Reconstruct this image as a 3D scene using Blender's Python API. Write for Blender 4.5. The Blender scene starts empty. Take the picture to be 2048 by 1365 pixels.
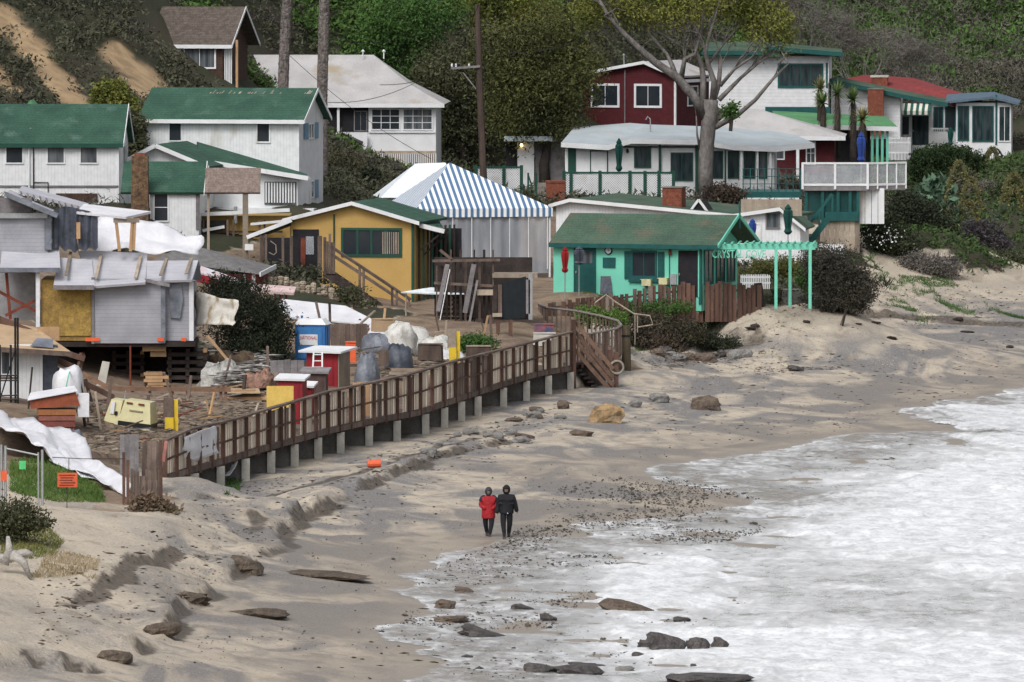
import bpy, math, random
import numpy as np
from mathutils import Vector, Matrix
random.seed(7); RNG = np.random.default_rng(11)
SC = bpy.context.scene; COL = SC.collection
# ---------------------------------------------------------------- camera
F = 17700.0; CH = 21.0; PITCH = math.atan(846.0 / F)
cam = bpy.data.cameras.new('camera'); cam_o = bpy.data.objects.new('camera', cam); COL.objects.link(cam_o)
cam.sensor_width = 36.0; cam.lens = F / 2048.0 * 36.0; cam.clip_start = 1.0; cam.clip_end = 6000.0
cam_o.location = (0, 0, CH); cam_o.rotation_euler = (math.pi / 2 - PITCH, 0, 0)
SC.camera = cam_o
# ---------------------------------------------------------------- sky, sun, exposure
SUN_EL, SUN_ROT = 48.0, 205.0
wd = bpy.data.worlds.new('World'); SC.world = wd; wd.use_nodes = True
nt = wd.node_tree; bg = nt.nodes['Background']
sky = nt.nodes.new('ShaderNodeTexSky'); sky.sky_type = 'NISHITA'; sky.sun_disc = False
sky.sun_elevation = math.radians(SUN_EL); sky.sun_rotation = math.radians(SUN_ROT)
sky.air_density = 1.0; sky.dust_density = 4.0; sky.ozone_density = 1.0
hs = nt.nodes.new('ShaderNodeHueSaturation'); hs.inputs['Saturation'].default_value = 0.22
nt.links.new(sky.outputs[0], hs.inputs['Color']); nt.links.new(hs.outputs[0], bg.inputs['Color'])
bg.inputs['Strength'].default_value = 0.118
sl = bpy.data.lights.new('sun', 'SUN'); sl.energy = 1.1; sl.angle = math.radians(22); sl.color = (1.0, 0.97, 0.93)
so = bpy.data.objects.new('sun', sl); COL.objects.link(so)
_a = math.radians(SUN_ROT); _e = math.radians(SUN_EL)
_d = Vector((math.sin(_a) * math.cos(_e), math.cos(_a) * math.cos(_e), math.sin(_e)))
so.rotation_euler = _d.to_track_quat('Z', 'Y').to_euler(); so.location = (0, 200, 120)
vs = SC.view_settings; vs.view_transform = 'Standard'; vs.look = 'None'; vs.gamma = 1.0; vs.use_curve_mapping = False
vs.exposure = 0.45
SC.cycles.max_bounces = 6; SC.cycles.transparent_max_bounces = 12
# ---------------------------------------------------------------- measuring: where a point seen in the photograph stands, given its distance Y
_cp, _sp = math.cos(PITCH), math.sin(PITCH)
def W(px, py, Y):
    r = (px - 1024.0, F * _cp + (682.5 - py) * _sp, -F * _sp + (682.5 - py) * _cp)
    t = Y / r[1]
    return Vector((r[0] * t, Y, CH + r[2] * t))
def Yz(py, z):                                     # distance at which height z shows on row py
    r1 = F * _cp + (682.5 - py) * _sp; r2 = -F * _sp + (682.5 - py) * _cp
    return (z - CH) * r1 / r2
# ---------------------------------------------------------------- numpy value noise
def _h(ix, iy, s):
    n = (ix * 374761393 + iy * 668265263 + s * 974634777) & 0x7fffffff
    n = ((n ^ (n >> 13)) * 1274126177) & 0x7fffffff
    return ((n ^ (n >> 16)) & 0xffff) / 65535.0
def vn(x, y, s=0):
    x = np.asarray(x, float); y = np.asarray(y, float)
    ix = np.floor(x).astype(np.int64); iy = np.floor(y).astype(np.int64); fx = x - ix; fy = y - iy
    fx = fx * fx * (3 - 2 * fx); fy = fy * fy * (3 - 2 * fy)
    a = _h(ix, iy, s); b = _h(ix + 1, iy, s); c = _h(ix, iy + 1, s); d = _h(ix + 1, iy + 1, s)
    return (a * (1 - fx) + b * fx) * (1 - fy) + (c * (1 - fx) + d * fx) * fy - 0.5
def fbm(x, y, s=0, o=4):
    v = 0; a = 1.0
    for k in range(o):
        v = v + a * vn(x * 2 ** k + 13.7 * k, y * 2 ** k + 7.1 * k, s + k); a *= 0.5
    return v
# ---------------------------------------------------------------- materials
MATS = {}
def M(name, c1, c2=None, rough=0.8, scale=3.0, bump=0.0, bscale=20.0, fine=0.12, stretch=(1, 1, 1), rand=0.0, metal=0.0, spec=0.3, lines=None, trans=0.0, stain=None):
    """procedural material: two-tone noise, fine speckle, bump, optional board/shingle lines, per-island variation, stains"""
    if name in MATS: return MATS[name]
    m = bpy.data.materials.new(name); m.use_nodes = True; t = m.node_tree; N = t.nodes; L = t.links
    b = N['Principled BSDF']; b.inputs['Roughness'].default_value = rough; b.inputs['Metallic'].default_value = metal
    b.inputs['Specular IOR Level'].default_value = spec
    if c2 is None: c2 = tuple(x * 0.78 for x in c1)
    tc = N.new('ShaderNodeTexCoord'); mp = N.new('ShaderNodeMapping'); mp.inputs['Scale'].default_value = stretch
    L.new(tc.outputs['Object'], mp.inputs['Vector'])
    n1 = N.new('ShaderNodeTexNoise'); n1.inputs['Scale'].default_value = scale; n1.inputs['Detail'].default_value = 5
    L.new(mp.outputs[0], n1.inputs['Vector'])
    r = N.new('ShaderNodeMapRange'); r.inputs[1].default_value = 0.35; r.inputs[2].default_value = 0.65; L.new(n1.outputs['Fac'], r.inputs[0])
    mx = N.new('ShaderNodeMix'); mx.data_type = 'RGBA'; mx.inputs[6].default_value = (*c1, 1); mx.inputs[7].default_value = (*c2, 1)
    L.new(r.outputs[0], mx.inputs[0]); out = mx.outputs[2]
    if stain:
        n3 = N.new('ShaderNodeTexNoise'); n3.inputs['Scale'].default_value = stain[2]; n3.inputs['Detail'].default_value = 6
        mp3 = N.new('ShaderNodeMapping'); mp3.inputs['Scale'].default_value = stain[3] if len(stain) > 3 else (1, 1, .4); mp3.inputs['Location'].default_value = (3, 1, 7)
        L.new(tc.outputs['Object'], mp3.inputs['Vector']); L.new(mp3.outputs[0], n3.inputs['Vector'])
        r3 = N.new('ShaderNodeMapRange'); r3.inputs[1].default_value = stain[1]; r3.inputs[2].default_value = stain[1] + .14; L.new(n3.outputs['Fac'], r3.inputs[0])
        m3 = N.new('ShaderNodeMix'); m3.data_type = 'RGBA'; m3.inputs[7].default_value = (*stain[0], 1)
        L.new(r3.outputs[0], m3.inputs[0]); L.new(out, m3.inputs[6]); out = m3.outputs[2]
    if rand:
        g = N.new('ShaderNodeNewGeometry'); oi = N.new('ShaderNodeObjectInfo'); ad = N.new('ShaderNodeMath'); ad.operation = 'ADD'
        L.new(g.outputs['Random Per Island'], ad.inputs[0]); L.new(oi.outputs['Random'], ad.inputs[1])
        fr = N.new('ShaderNodeMath'); fr.operation = 'FRACT'; L.new(ad.outputs[0], fr.inputs[0])
        rr = N.new('ShaderNodeMapRange'); rr.inputs[3].default_value = 1 - rand; rr.inputs[4].default_value = 1 + rand; L.new(fr.outputs[0], rr.inputs[0])
        hv = N.new('ShaderNodeHueSaturation'); L.new(rr.outputs[0], hv.inputs['Value']); L.new(out, hv.inputs['Color']); out = hv.outputs[0]
    if fine:
        n2 = N.new('ShaderNodeTexNoise'); n2.inputs['Scale'].default_value = 14; n2.inputs['Detail'].default_value = 4
        L.new(tc.outputs['Object'], n2.inputs['Vector'])
        r2 = N.new('ShaderNodeMapRange'); r2.inputs[1].default_value = .25; r2.inputs[2].default_value = .75; r2.inputs[3].default_value = 1 - fine; r2.inputs[4].default_value = 1 + fine
        L.new(n2.outputs['Fac'], r2.inputs[0])
        h2 = N.new('ShaderNodeHueSaturation'); L.new(r2.outputs[0], h2.inputs['Value']); L.new(out, h2.inputs['Color']); out = h2.outputs[0]
    hgt = None
    if lines:                                      # (axis, period m, depth, darkening): grooves between boards or shingle courses
        ax, per, dep, dk = lines
        sx = N.new('ShaderNodeSeparateXYZ'); L.new(tc.outputs['Object'], sx.inputs[0])
        dv = N.new('ShaderNodeMath'); dv.operation = 'DIVIDE'; dv.inputs[1].default_value = per; L.new(sx.outputs['XYZ'.index(ax)], dv.inputs[0])
        fr = N.new('ShaderNodeMath'); fr.operation = 'FRACT'; L.new(dv.outputs[0], fr.inputs[0])
        ls = N.new('ShaderNodeMath'); ls.operation = 'LESS_THAN'; ls.inputs[1].default_value = .14; L.new(fr.outputs[0], ls.inputs[0])
        ml = N.new('ShaderNodeMath'); ml.operation = 'MULTIPLY'; ml.inputs[1].default_value = dk; L.new(ls.outputs[0], ml.inputs[0])
        m4 = N.new('ShaderNodeMix'); m4.data_type = 'RGBA'; m4.inputs[7].default_value = tuple(x * .35 for x in c1) + (1,)
        L.new(ml.outputs[0], m4.inputs[0]); L.new(out, m4.inputs[6]); out = m4.outputs[2]
    L.new(out, b.inputs['Base Color'])
    if bump:
        nb = N.new('ShaderNodeTexNoise'); nb.inputs['Scale'].default_value = bscale; nb.inputs['Detail'].default_value = 6
        L.new(mp.outputs[0], nb.inputs['Vector'])
        bp = N.new('ShaderNodeBump'); bp.inputs['Strength'].default_value = min(1, bump); bp.inputs['Distance'].default_value = 0.1 * bump
        L.new(nb.outputs['Fac'], bp.inputs['Height']); L.new(bp.outputs[0], b.inputs['Normal'])
    if trans:
        b.inputs['Alpha'].default_value = 1 - trans
    MATS[name] = m
    return m
def leafmat(name, cols, rough=0.75, patch=0.35):
    """foliage: each leaf its own tone, large soft patches of another tone"""
    if name in MATS: return MATS[name]
    m = bpy.data.materials.new(name); m.use_nodes = True; t = m.node_tree; N = t.nodes; L = t.links
    b = N['Principled BSDF']; b.inputs['Roughness'].default_value = rough; b.inputs['Specular IOR Level'].default_value = .2
    g = N.new('ShaderNodeNewGeometry'); cr = N.new('ShaderNodeValToRGB'); e = cr.color_ramp.elements
    while len(e) < len(cols): e.new(0.5)
    for i, c in enumerate(cols): e[i].position = i / (len(cols) - 1); e[i].color = (*c, 1)
    tc = N.new('ShaderNodeTexCoord'); n = N.new('ShaderNodeTexNoise'); n.inputs['Scale'].default_value = patch; n.inputs['Detail'].default_value = 4
    L.new(tc.outputs['Object'], n.inputs['Vector'])
    rg = N.new('ShaderNodeMapRange'); rg.inputs[1].default_value = .3; rg.inputs[2].default_value = .7; L.new(n.outputs['Fac'], rg.inputs[0])
    mm = N.new('ShaderNodeMix'); mm.inputs[0].default_value = .62; L.new(g.outputs['Random Per Island'], mm.inputs[2]); L.new(rg.outputs[0], mm.inputs[3])
    L.new(mm.outputs[0], cr.inputs[0]); L.new(cr.outputs[0], b.inputs['Base Color'])
    MATS[name] = m
    return m
# ---------------------------------------------------------------- mesh building
class MB:
    def __init__(s): s.v = []; s.f = []
    def add(s, vs, fs):
        o = len(s.v); s.v += [tuple(p) for p in vs]; s.f += [tuple(i + o for i in f) for f in fs]; return s
    def box(s, x0, x1, y0, y1, z0, z1):
        return s.add([(x0, y0, z0), (x1, y0, z0), (x1, y1, z0), (x0, y1, z0), (x0, y0, z1), (x1, y0, z1), (x1, y1, z1), (x0, y1, z1)],
                     [(0, 3, 2, 1), (4, 5, 6, 7), (0, 1, 5, 4), (1, 2, 6, 5), (2, 3, 7, 6), (3, 0, 4, 7)])
    def hexa(s, p):                                # eight corners: bottom ring, top ring
        return s.add(p, [(0, 3, 2, 1), (4, 5, 6, 7), (0, 1, 5, 4), (1, 2, 6, 5), (2, 3, 7, 6), (3, 0, 4, 7)])
    def slab(s, q, t):                             # quad given anticlockwise seen from outside, thickened inwards
        q = [Vector(p) for p in q]; n = (q[1] - q[0]).cross(q[2] - q[0]).normalized() * t
        return s.add([p - n for p in q] + q, [(0, 3, 2, 1), (4, 5, 6, 7), (0, 1, 5, 4), (1, 2, 6, 5), (2, 3, 7, 6), (3, 0, 4, 7)])
    def poly(s, pts, d):                           # polygon thickened by vector d
        n = len(pts); pts = [Vector(p) for p in pts]; d = Vector(d)
        return s.add(pts + [p + d for p in pts], [tuple(range(n - 1, -1, -1)), tuple(range(n, 2 * n))] + [(i, (i + 1) % n, n + (i + 1) % n, n + i) for i in range(n)])
    def beam(s, p, q, w, h=None, up=(0, 0, 1)):
        p = Vector(p); q = Vector(q); h = h or w; d = (q - p).normalized(); up = Vector(up)
        if abs(d.dot(up)) > .98: up = Vector((0, 1, 0))
        x = d.cross(up).normalized() * w / 2; z = x.cross(d).normalized() * h / 2
        return s.hexa([p - x - z, p + x - z, q + x - z, q - x - z, p - x + z, p + x + z, q + x + z, q - x + z])
    def tube(s, pts, r, n=6, cap=True):
        pts = [Vector(p) for p in pts]; k = len(pts); rs = r if hasattr(r, '__len__') else [r] * k
        o = len(s.v); x = None
        for i, p in enumerate(pts):
            d = (pts[min(i + 1, k - 1)] - pts[max(i - 1, 0)]).normalized()
            if x is None:
                x = d.cross(Vector((0, 0, 1)) if abs(d.z) < .9 else Vector((0, 1, 0))).normalized()
            else:
                x = (x - d * x.dot(d)).normalized()
            y = d.cross(x)
            for j in range(n):
                a = 2 * math.pi * j / n; s.v.append(tuple(p + (x * math.cos(a) + y * math.sin(a)) * rs[i]))
        for i in range(k - 1):
            for j in range(n):
                s.f.append((o + i * n + j, o + i * n + (j + 1) % n, o + (i + 1) * n + (j + 1) % n, o + (i + 1) * n + j))
        if cap: s.f.append(tuple(o + j for j in range(n - 1, -1, -1))); s.f.append(tuple(o + (k - 1) * n + j for j in range(n)))
        return s
    def lathe(s, prof, c=(0, 0, 0), n=12):         # (radius, z) profile turned about the vertical through c
        return s.tube2([(c[0], c[1], c[2] + z) for r, z in prof], [max(r, .001) for r, z in prof], n)
    def tube2(s, pts, rs, n):
        o = len(s.v); k = len(pts)
        for p, r in zip(pts, rs):
            for j in range(n):
                a = 2 * math.pi * j / n; s.v.append((p[0] + r * math.cos(a), p[1] + r * math.sin(a), p[2]))
        for i in range(k - 1):
            for j in range(n):
                s.f.append((o + i * n + j, o + i * n + (j + 1) % n, o + (i + 1) * n + (j + 1) % n, o + (i + 1) * n + j))
        s.f.append(tuple(o + j for j in range(n - 1, -1, -1))); s.f.append(tuple(o + (k - 1) * n + j for j in range(n)))
        return s
    def build(s, name, mat, parent=None, smooth=False, kind=None):
        me = bpy.data.meshes.new(name); me.from_pydata(s.v, [], s.f); me.update()
        if smooth: me.shade_smooth()
        return link(name, me, mat, parent, kind)
def link(name, me, mat, parent=None, kind=None):
    o = bpy.data.objects.new(name, me); COL.objects.link(o)
    if isinstance(mat, str): mat = MATS[mat]
    if not len(me.materials): me.materials.append(mat)
    if parent is not None: o.parent = parent
    if kind: o['kind'] = kind
    return o
def npmesh(name, v, f, mat, parent=None, kind=None, smooth=False):
    """mesh from arrays: v (n,3), f (m,k)"""
    me = bpy.data.meshes.new(name); n, k = f.shape
    me.vertices.add(len(v)); me.vertices.foreach_set('co', np.ascontiguousarray(v, dtype=np.float32).ravel())
    me.loops.add(n * k); me.loops.foreach_set('vertex_index', np.ascontiguousarray(f, dtype=np.int32).ravel())
    me.polygons.add(n); me.polygons.foreach_set('loop_start', np.arange(0, n * k, k, dtype=np.int32))
    me.update(calc_edges=True)
    if smooth: me.shade_smooth()
    return link(name, me, mat, parent, kind)
def tag(o, label=None, cat=None, group=None, kind=None):
    if label: o['label'] = label
    if cat: o['category'] = cat
    if group: o['group'] = group
    if kind: o['kind'] = kind
    return o
# ================================================================ the ground: heights measured along the shore, terraces and hill
CP = []                                            # X, Y, z, class (0 sand, 1 yard soil, 2 planted hillside)
def cz(c, *rows):
    for px, py, z in rows:
        p = W(px, py, Yz(py, z)); CP.append((p.x, p.y, z, c))
def cy(c, *rows):
    for px, py, Y in rows:
        p = W(px, py, Y); CP.append((p.x, p.y, p.z, c))
cz(0, (-250,1365,2.3),(0,1365,1.7),(250,1365,1.0),(500,1365,.55),(830,1365,.12),(1200,1365,-.05),(1600,1365,-.25),(2048,1365,-.4),
   (0,1250,2.0),(250,1250,1.1),(500,1240,.6),(760,1250,.15),(1100,1230,0),(1500,1230,-.2),(2048,1230,-.4),
   (0,1150,2.4),(200,1150,1.6),(420,1150,.9),(600,1150,.55),(830,1150,.12),(1200,1130,0),(1600,1130,-.2),(2048,1130,-.4),
   (100,1050,2.5),(300,1060,1.55),(450,1060,.95),(600,1060,.5),(800,1050,.3),(1000,1075,.15),(1300,1040,.05),(1600,1030,-.15),(2048,1030,-.35),
   (340,1005,1.25),(500,980,.9),(700,960,.6),(900,960,.4),(1150,950,.2),(1400,920,.05),(1700,940,-.2),(2048,930,-.3),
   (440,968,1.0),(541,945,.9),(680,905,.8),(850,875,.7),(1006,820,.65),(1142,778,.65),(1230,800,.6),
   (1100,880,.4),(1300,860,.3),(1500,850,.2),(1700,860,.05),(2000,850,-.15),(2048,800,-.05),(1900,800,.08),
   (1400,780,.5),(1600,760,.45),(1800,740,.45),(2048,720,.4),(1500,700,.8),(1700,680,.8),(1900,665,.8),(2048,660,.75),
   (1700,640,1.3),(1900,640,1.1),(2048,640,1.0),(1800,580,2.2),(2048,590,1.7),(1760,530,3.2),(1900,535,2.9),(2048,520,3.0),
   (1260,710,1.0),(1350,720,.9),(1450,660,1.6),(1300,650,2.2),(1400,625,2.6),(1540,612,2.8),(1640,640,1.8),(1560,650,1.8),(1500,650,1.95),(1600,680,1.0),(1420,690,1.2))
cz(1, (1110,592,3.4),(1290,592,3.4),(1470,592,3.4),(1100,560,3.5),(1300,520,3.8),(1180,605,3.2))
cz(0, (1620,602,2.9),(1440,620,2.75),(1500,617,2.8))
cz(2, (1550,520,3.8),(1520,560,3.5),(1600,560,3.4),(1280,640,2.4),(1380,650,1.9),(1330,635,2.5))
cz(2, (1700,505,3.9),(1900,492,4.0),(2000,470,4.2),(1850,400,5.5),(2048,400,5.8),(1950,340,6.8),(2048,330,7.2),(1800,305,6.5),(2030,322,6.3),
   (1130,395,5.6),(1400,390,5.6),(1600,395,5.5),(1250,265,8.3),(1500,245,8.6))
cy(2, (1600,60,565),(1600,-100,575),(1800,200,560),(1800,50,580),(1800,-100,592),(2048,250,555),(2048,100,580),(2048,-80,600),(1250,60,540),(1250,-80,550),
   (1450,60,556),(1450,-100,568),(950,350,505),(950,200,513),(950,50,522),(950,-100,532),(700,340,500),(700,100,510),(700,-60,520),
   (480,190,476),(400,180,474),(400,20,492),(400,-100,500),(200,200,458),(200,50,470),(200,-100,480),(0,200,452),(0,50,463),(0,-100,475),(-300,200,445),(-300,-50,460))
cy(2, (760,345,486),(0,410,428),(240,410,428),(300,420,436),(620,420,436),(320,455,425),(500,730,372),(560,560,408),(600,575,414),(700,625,402))
cy(1, (480,550,420),(430,562,405),(820,615,413),(250,785,362),(400,770,366),(150,900,318),(300,865,325),(450,830,338),(600,760,362),
   (500,860,336),(700,795,354),(850,735,371),(950,715,381),(1050,690,392),(650,690,380),(780,690,386),(900,650,400),(1060,640,405),(900,545,430),(1100,545,432),
   (100,900,310),(0,850,315),(230,985,291),(170,960,298),(60,830,323),(160,815,328))
cy(0, (0,1000,285),(300,1040,286))
for X, Y, z in ((-60,470,30),(-30,510,32),(0,560,36),(30,600,38),(60,640,42),(-90,440,30),(-40,300,5),(-50,240,6),(-45,360,10),(-55,400,18),(-20,200,3),(-80,200,10),(-90,320,24),
                (-60,700,45),(0,760,50),(80,760,50),(-150,600,45),(-150,300,36),(-150,100,30),(45,520,10),(60,560,18),(90,600,24),(120,680,34)):
    CP.append((X, Y, z, 2))
for X, Y, z in ((30,240,-.8),(45,300,-1),(40,370,-.7),(60,430,-.6),(50,470,.8),(80,480,.5),(80,300,-2),(140,400,-3),(140,560,4),(10,180,-.3),(60,150,-2),(0,100,-.2),(140,150,-3),(300,300,-6),(300,600,-4),(300,0,-6),(0,0,.5)):
    CP.append((X, Y, z, 0))
CPA = np.array(CP); KY = 0.6
def _rbf():
    P = CPA[:, :2] * [1, KY]; n = len(P)
    D = np.sqrt(((P[:, None] - P[None]) ** 2).sum(-1) + .25)
    A = np.zeros((n + 3, n + 3)); A[:n, :n] = D - np.eye(n) * .12; A[:n, n] = 1; A[n, :n] = 1
    A[:n, n + 1:] = P; A[n + 1:, :n] = P.T
    return np.linalg.solve(A, np.concatenate([CPA[:, 2], np.zeros(3)])), P
RW, RP = _rbf()
def rbf(X, Y):
    X = np.asarray(X, float).ravel(); Y = np.asarray(Y, float).ravel() * KY; out = np.zeros(len(X)); n = len(RP)
    for i in range(0, len(X), 20000):
        x = X[i:i + 20000, None]; y = Y[i:i + 20000, None]
        d = np.sqrt((x - RP[:, 0]) ** 2 + (y - RP[:, 1]) ** 2 + .25)
        out[i:i + 20000] = d @ RW[:n] + RW[n] + RW[n + 1] * x[:, 0] + RW[n + 2] * y[:, 0]
    return out
def axis(a, b, st, far0, far1):
    mid = np.arange(a, b, st); lo = []; x = a; d = st
    while x > far0: d *= 1.35; x -= d; lo.append(x)
    hi = []; x = mid[-1]; d = st
    while x < far1: d *= 1.35; x += d; hi.append(x)
    return np.array(lo[::-1] + list(mid) + hi)
GX = axis(-34, 36, .30, -150, 160); GY = axis(232, 610, .62, 120, 760)
XX, YY = np.meshgrid(GX, GY); ZZ = rbf(XX, YY).reshape(XX.shape)
def cls(X, Y):
    X = np.asarray(X).ravel(); Y = np.asarray(Y).ravel(); out = np.zeros(len(X), int)
    jx = X + fbm(X * .5, Y * .5, 41) * 1.5; jy = (Y + fbm(X * .5, Y * .5, 47) * 2.5) * KY
    for i in range(0, len(X), 20000):
        d = (jx[i:i + 20000, None] - RP[:, 0]) ** 2 + (jy[i:i + 20000, None] - RP[:, 1]) ** 2
        out[i:i + 20000] = CPA[d.argmin(1), 3].astype(int)
    return out
CC = cls(XX, YY).reshape(XX.shape)
def seg_sd(X, Y, line):
    """signed distance to a polyline (positive on its left side going along it)"""
    best = np.full(X.shape, 1e9); sg = np.zeros(X.shape)
    for (x0, y0), (x1, y1) in zip(line[:-1], line[1:]):
        dx, dy = x1 - x0, y1 - y0; t = np.clip(((X - x0) * dx + (Y - y0) * dy) / (dx * dx + dy * dy), 0, 1)
        d = np.hypot(X - x0 - t * dx, Y - y0 - t * dy); c = dx * (Y - y0) - dy * (X - x0)
        m = d < best; best = np.where(m, d, best); sg = np.where(m, np.sign(c), sg)
    return best * sg
def zline(rows):
    out = []
    for px, py, z in rows:
        p = W(px, py, Yz(py, z)); out.append((p.x, p.y))
    return out
def smooth(a, b, x):
    t = np.clip((x - a) / (b - a), 0, 1); return t * t * (3 - 2 * t)
# small cut banks that the waves left in the sand
SCARPS = [([(60,1330,1.6),(230,1335,1.1),(330,1290,.95),(330,1235,.95),(420,1195,.9),(470,1165,.85),(530,1120,.7),(560,1075,.65),(640,1020,.6),(760,960,.55),(880,915,.5),(1000,880,.5)], .50),
          ([(330,1010,1.2),(480,985,.95),(640,955,.75),(760,925,.65),(900,890,.55),(1040,850,.55)], .38),
          ([(100,1200,2.0),(260,1165,1.5),(420,1110,1.1),(520,1050,.85)], .22),
          ([(1300,722,1.1),(1340,700,1.4),(1400,690,1.5),(1450,680,1.5),(1490,690,1.3)], .9)]
lump = fbm(XX * .35, YY * .2, 5); CUT = np.zeros(XX.shape)
for rows, hgt in SCARPS:
    ln = zline(rows); sd = seg_sd(XX + fbm(XX * .35, YY * .2, 9, 5) * .9, YY + fbm(XX * .35, YY * .2, 19, 5) * 2.0, ln)
    CUT = np.maximum(CUT, np.exp(-((sd + .15) / (1.5 if hgt > .8 else .34)) ** 2) * np.clip(.8 + lump * 2.0, 0, 1))
    ZZ += hgt * np.where(sd > 0, np.exp(-np.clip(sd, 0, 99) / 5.0), 0) * smooth(-.10, .16, sd) * np.clip(.6 + lump * 1.7, 0, 1.3)
amp = np.where(CC == 0, .022, np.where(CC == 1, .09, .30))
ZZ += fbm(XX * .45, YY * .3, 3) * amp * 1.3 + fbm(XX * 1.7, YY * 1.2, 23, 3) * amp * .45
dry = smooth(.25, 1.2, ZZ)
ZZ += np.where(CC == 0, fbm(XX * 2.0, YY * 1.5, 61, 3) * .05 * dry, 0)
# low bank of the creek mouth
cr = zline([(1690,649,1.0),(1800,648,.95),(1950,649,.95),(2100,652,.9)]); sdc = seg_sd(XX, YY, cr)
CUT = np.maximum(CUT, np.exp(-((sdc + .1) / .5) ** 2) * .9)
ZZ += .35 * np.where(sdc > 0, np.exp(-np.clip(sdc, 0, 99) / 3), 0) * smooth(-.05, .2, sdc)
# the boardwalk stands clear of the sand: ground line along it, and the yard bank behind
BX = [330, 379, 461, 520, 587, 654, 756, 833, 910, 1013, 1077, 1143]; BT = [882, 860, 842, 824, 805, 785, 764, 746, 723, 698, 682, 665]; BB = [966, 950, 927, 908, 890, 871, 848, 835, 808, 774, 755, 744]
BY = [312, 315.5, 321, 325, 331, 337, 345.5, 353, 361, 371.5, 378, 384.5]
_bp = [W(x, b, y) for x, b, y in zip(BX, BB, BY)]; _bl = [(q.x, q.y) for q in _bp]
_by = np.array([q.y for q in _bp]); _bz = np.array([q.z for q in _bp]); _sdb = -seg_sd(XX, YY, _bl)
_zb = np.interp(YY, _by, _bz); _in = (YY > 309) & (YY < 389)
_cap = _zb - .78 + np.where(_sdb < 0, np.clip(-_sdb - 1.6, 0, 9) * 1.6, 0) + fbm(XX * .8, YY * .6, 55) * .1
_cap = np.where(_sdb > 0, _zb - .80 + .02 * _sdb + fbm(XX * .8, YY * .6, 55) * .1, _cap)
_w = smooth(306, 312, YY) * smooth(392, 386, YY) * np.where(_sdb > 0, smooth(6, 2.5, _sdb), smooth(-5, -3.5, _sdb))
ZZ = np.where(_w > 0, ZZ * (1 - _w) + np.minimum(ZZ, _cap) * _w, ZZ)
CC = np.where((_sdb > -.4) & (_sdb < 6) & (YY > 306) & (YY < 390), 0, CC)
def gz(X, Y):
    i = int(np.clip(np.searchsorted(GX, X) - 1, 0, len(GX) - 2)); j = int(np.clip(np.searchsorted(GY, Y) - 1, 0, len(GY) - 2))
    fx = (X - GX[i]) / (GX[i + 1] - GX[i]); fy = (Y - GY[j]) / (GY[j + 1] - GY[j])
    return float((ZZ[j, i] * (1 - fx) + ZZ[j, i + 1] * fx) * (1 - fy) + (ZZ[j + 1, i] * (1 - fx) + ZZ[j + 1, i + 1] * fx) * fy)
def gzv(X, Y):
    i = np.clip(np.searchsorted(GX, X) - 1, 0, len(GX) - 2); j = np.clip(np.searchsorted(GY, Y) - 1, 0, len(GY) - 2)
    fx = (X - GX[i]) / (GX[i + 1] - GX[i]); fy = (Y - GY[j]) / (GY[j + 1] - GY[j])
    return (ZZ[j, i] * (1 - fx) + ZZ[j, i + 1] * fx) * (1 - fy) + (ZZ[j + 1, i] * (1 - fx) + ZZ[j + 1, i + 1] * fx) * fy
def G(px, py, y0=236.0, y1=700.0):
    """first point of the ground that the photograph shows at (px, py)"""
    Y = y0
    while Y < y1:
        p = W(px, py, Y)
        if p.z <= gz(p.x, p.y):
            a, b = Y - .5, Y
            for _ in range(8):
                m = (a + b) / 2; q = W(px, py, m)
                if q.z <= gz(q.x, q.y): b = m
                else: a = m
            q = W(px, py, b); q.z = gz(q.x, q.y); return q
        Y += .5
    return W(px, py, 500)
# ---- shoreline traced along the edge of the swash
SH = [(2300,740),(2048,775),(1960,797),(1880,800),(1850,815),(1806,826),(1850,840),(1930,856),(1860,864),(1760,866),(1660,874),(1560,897),(1450,915),(1370,926),(1290,945),(1350,968),(1480,990),
      (1500,1012),(1330,1035),(1145,1050),(1180,1072),(1010,1084),(900,1110),(832,1143),(835,1165),(800,1183),(870,1212),(850,1232),(752,1254),(790,1282),(868,1312),(870,1330),(820,1370),(700,1480),(760,1800)]
SHL = [(lambda p: (p.x, p.y))(G(px, py, 200)) if py < 1366 else (lambda p: (p.x, p.y))(W(px, py, Yz(py, .1))) for px, py in SH]
def inpoly(X, Y, pts):
    r = np.zeros(X.shape, bool); n = len(pts)
    for i in range(n):
        x0, y0 = pts[i]; x1, y1 = pts[(i + 1) % n]
        if y0 == y1: continue
        c = (y0 > Y) != (y1 > Y); r ^= c & (X < (x1 - x0) * (Y - y0) / (y1 - y0) + x0)
    return r
SHP = SHL + [(SHL[-1][0], -2000), (5000, -2000), (5000, SHL[0][1])]
def shore(X, Y):                                   # distance into the water (negative on the sand)
    d = np.abs(seg_sd(X, Y, SHL)); return np.where(inpoly(X, Y, SHP), d, -d)
SHD = shore(XX, YY)
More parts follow.
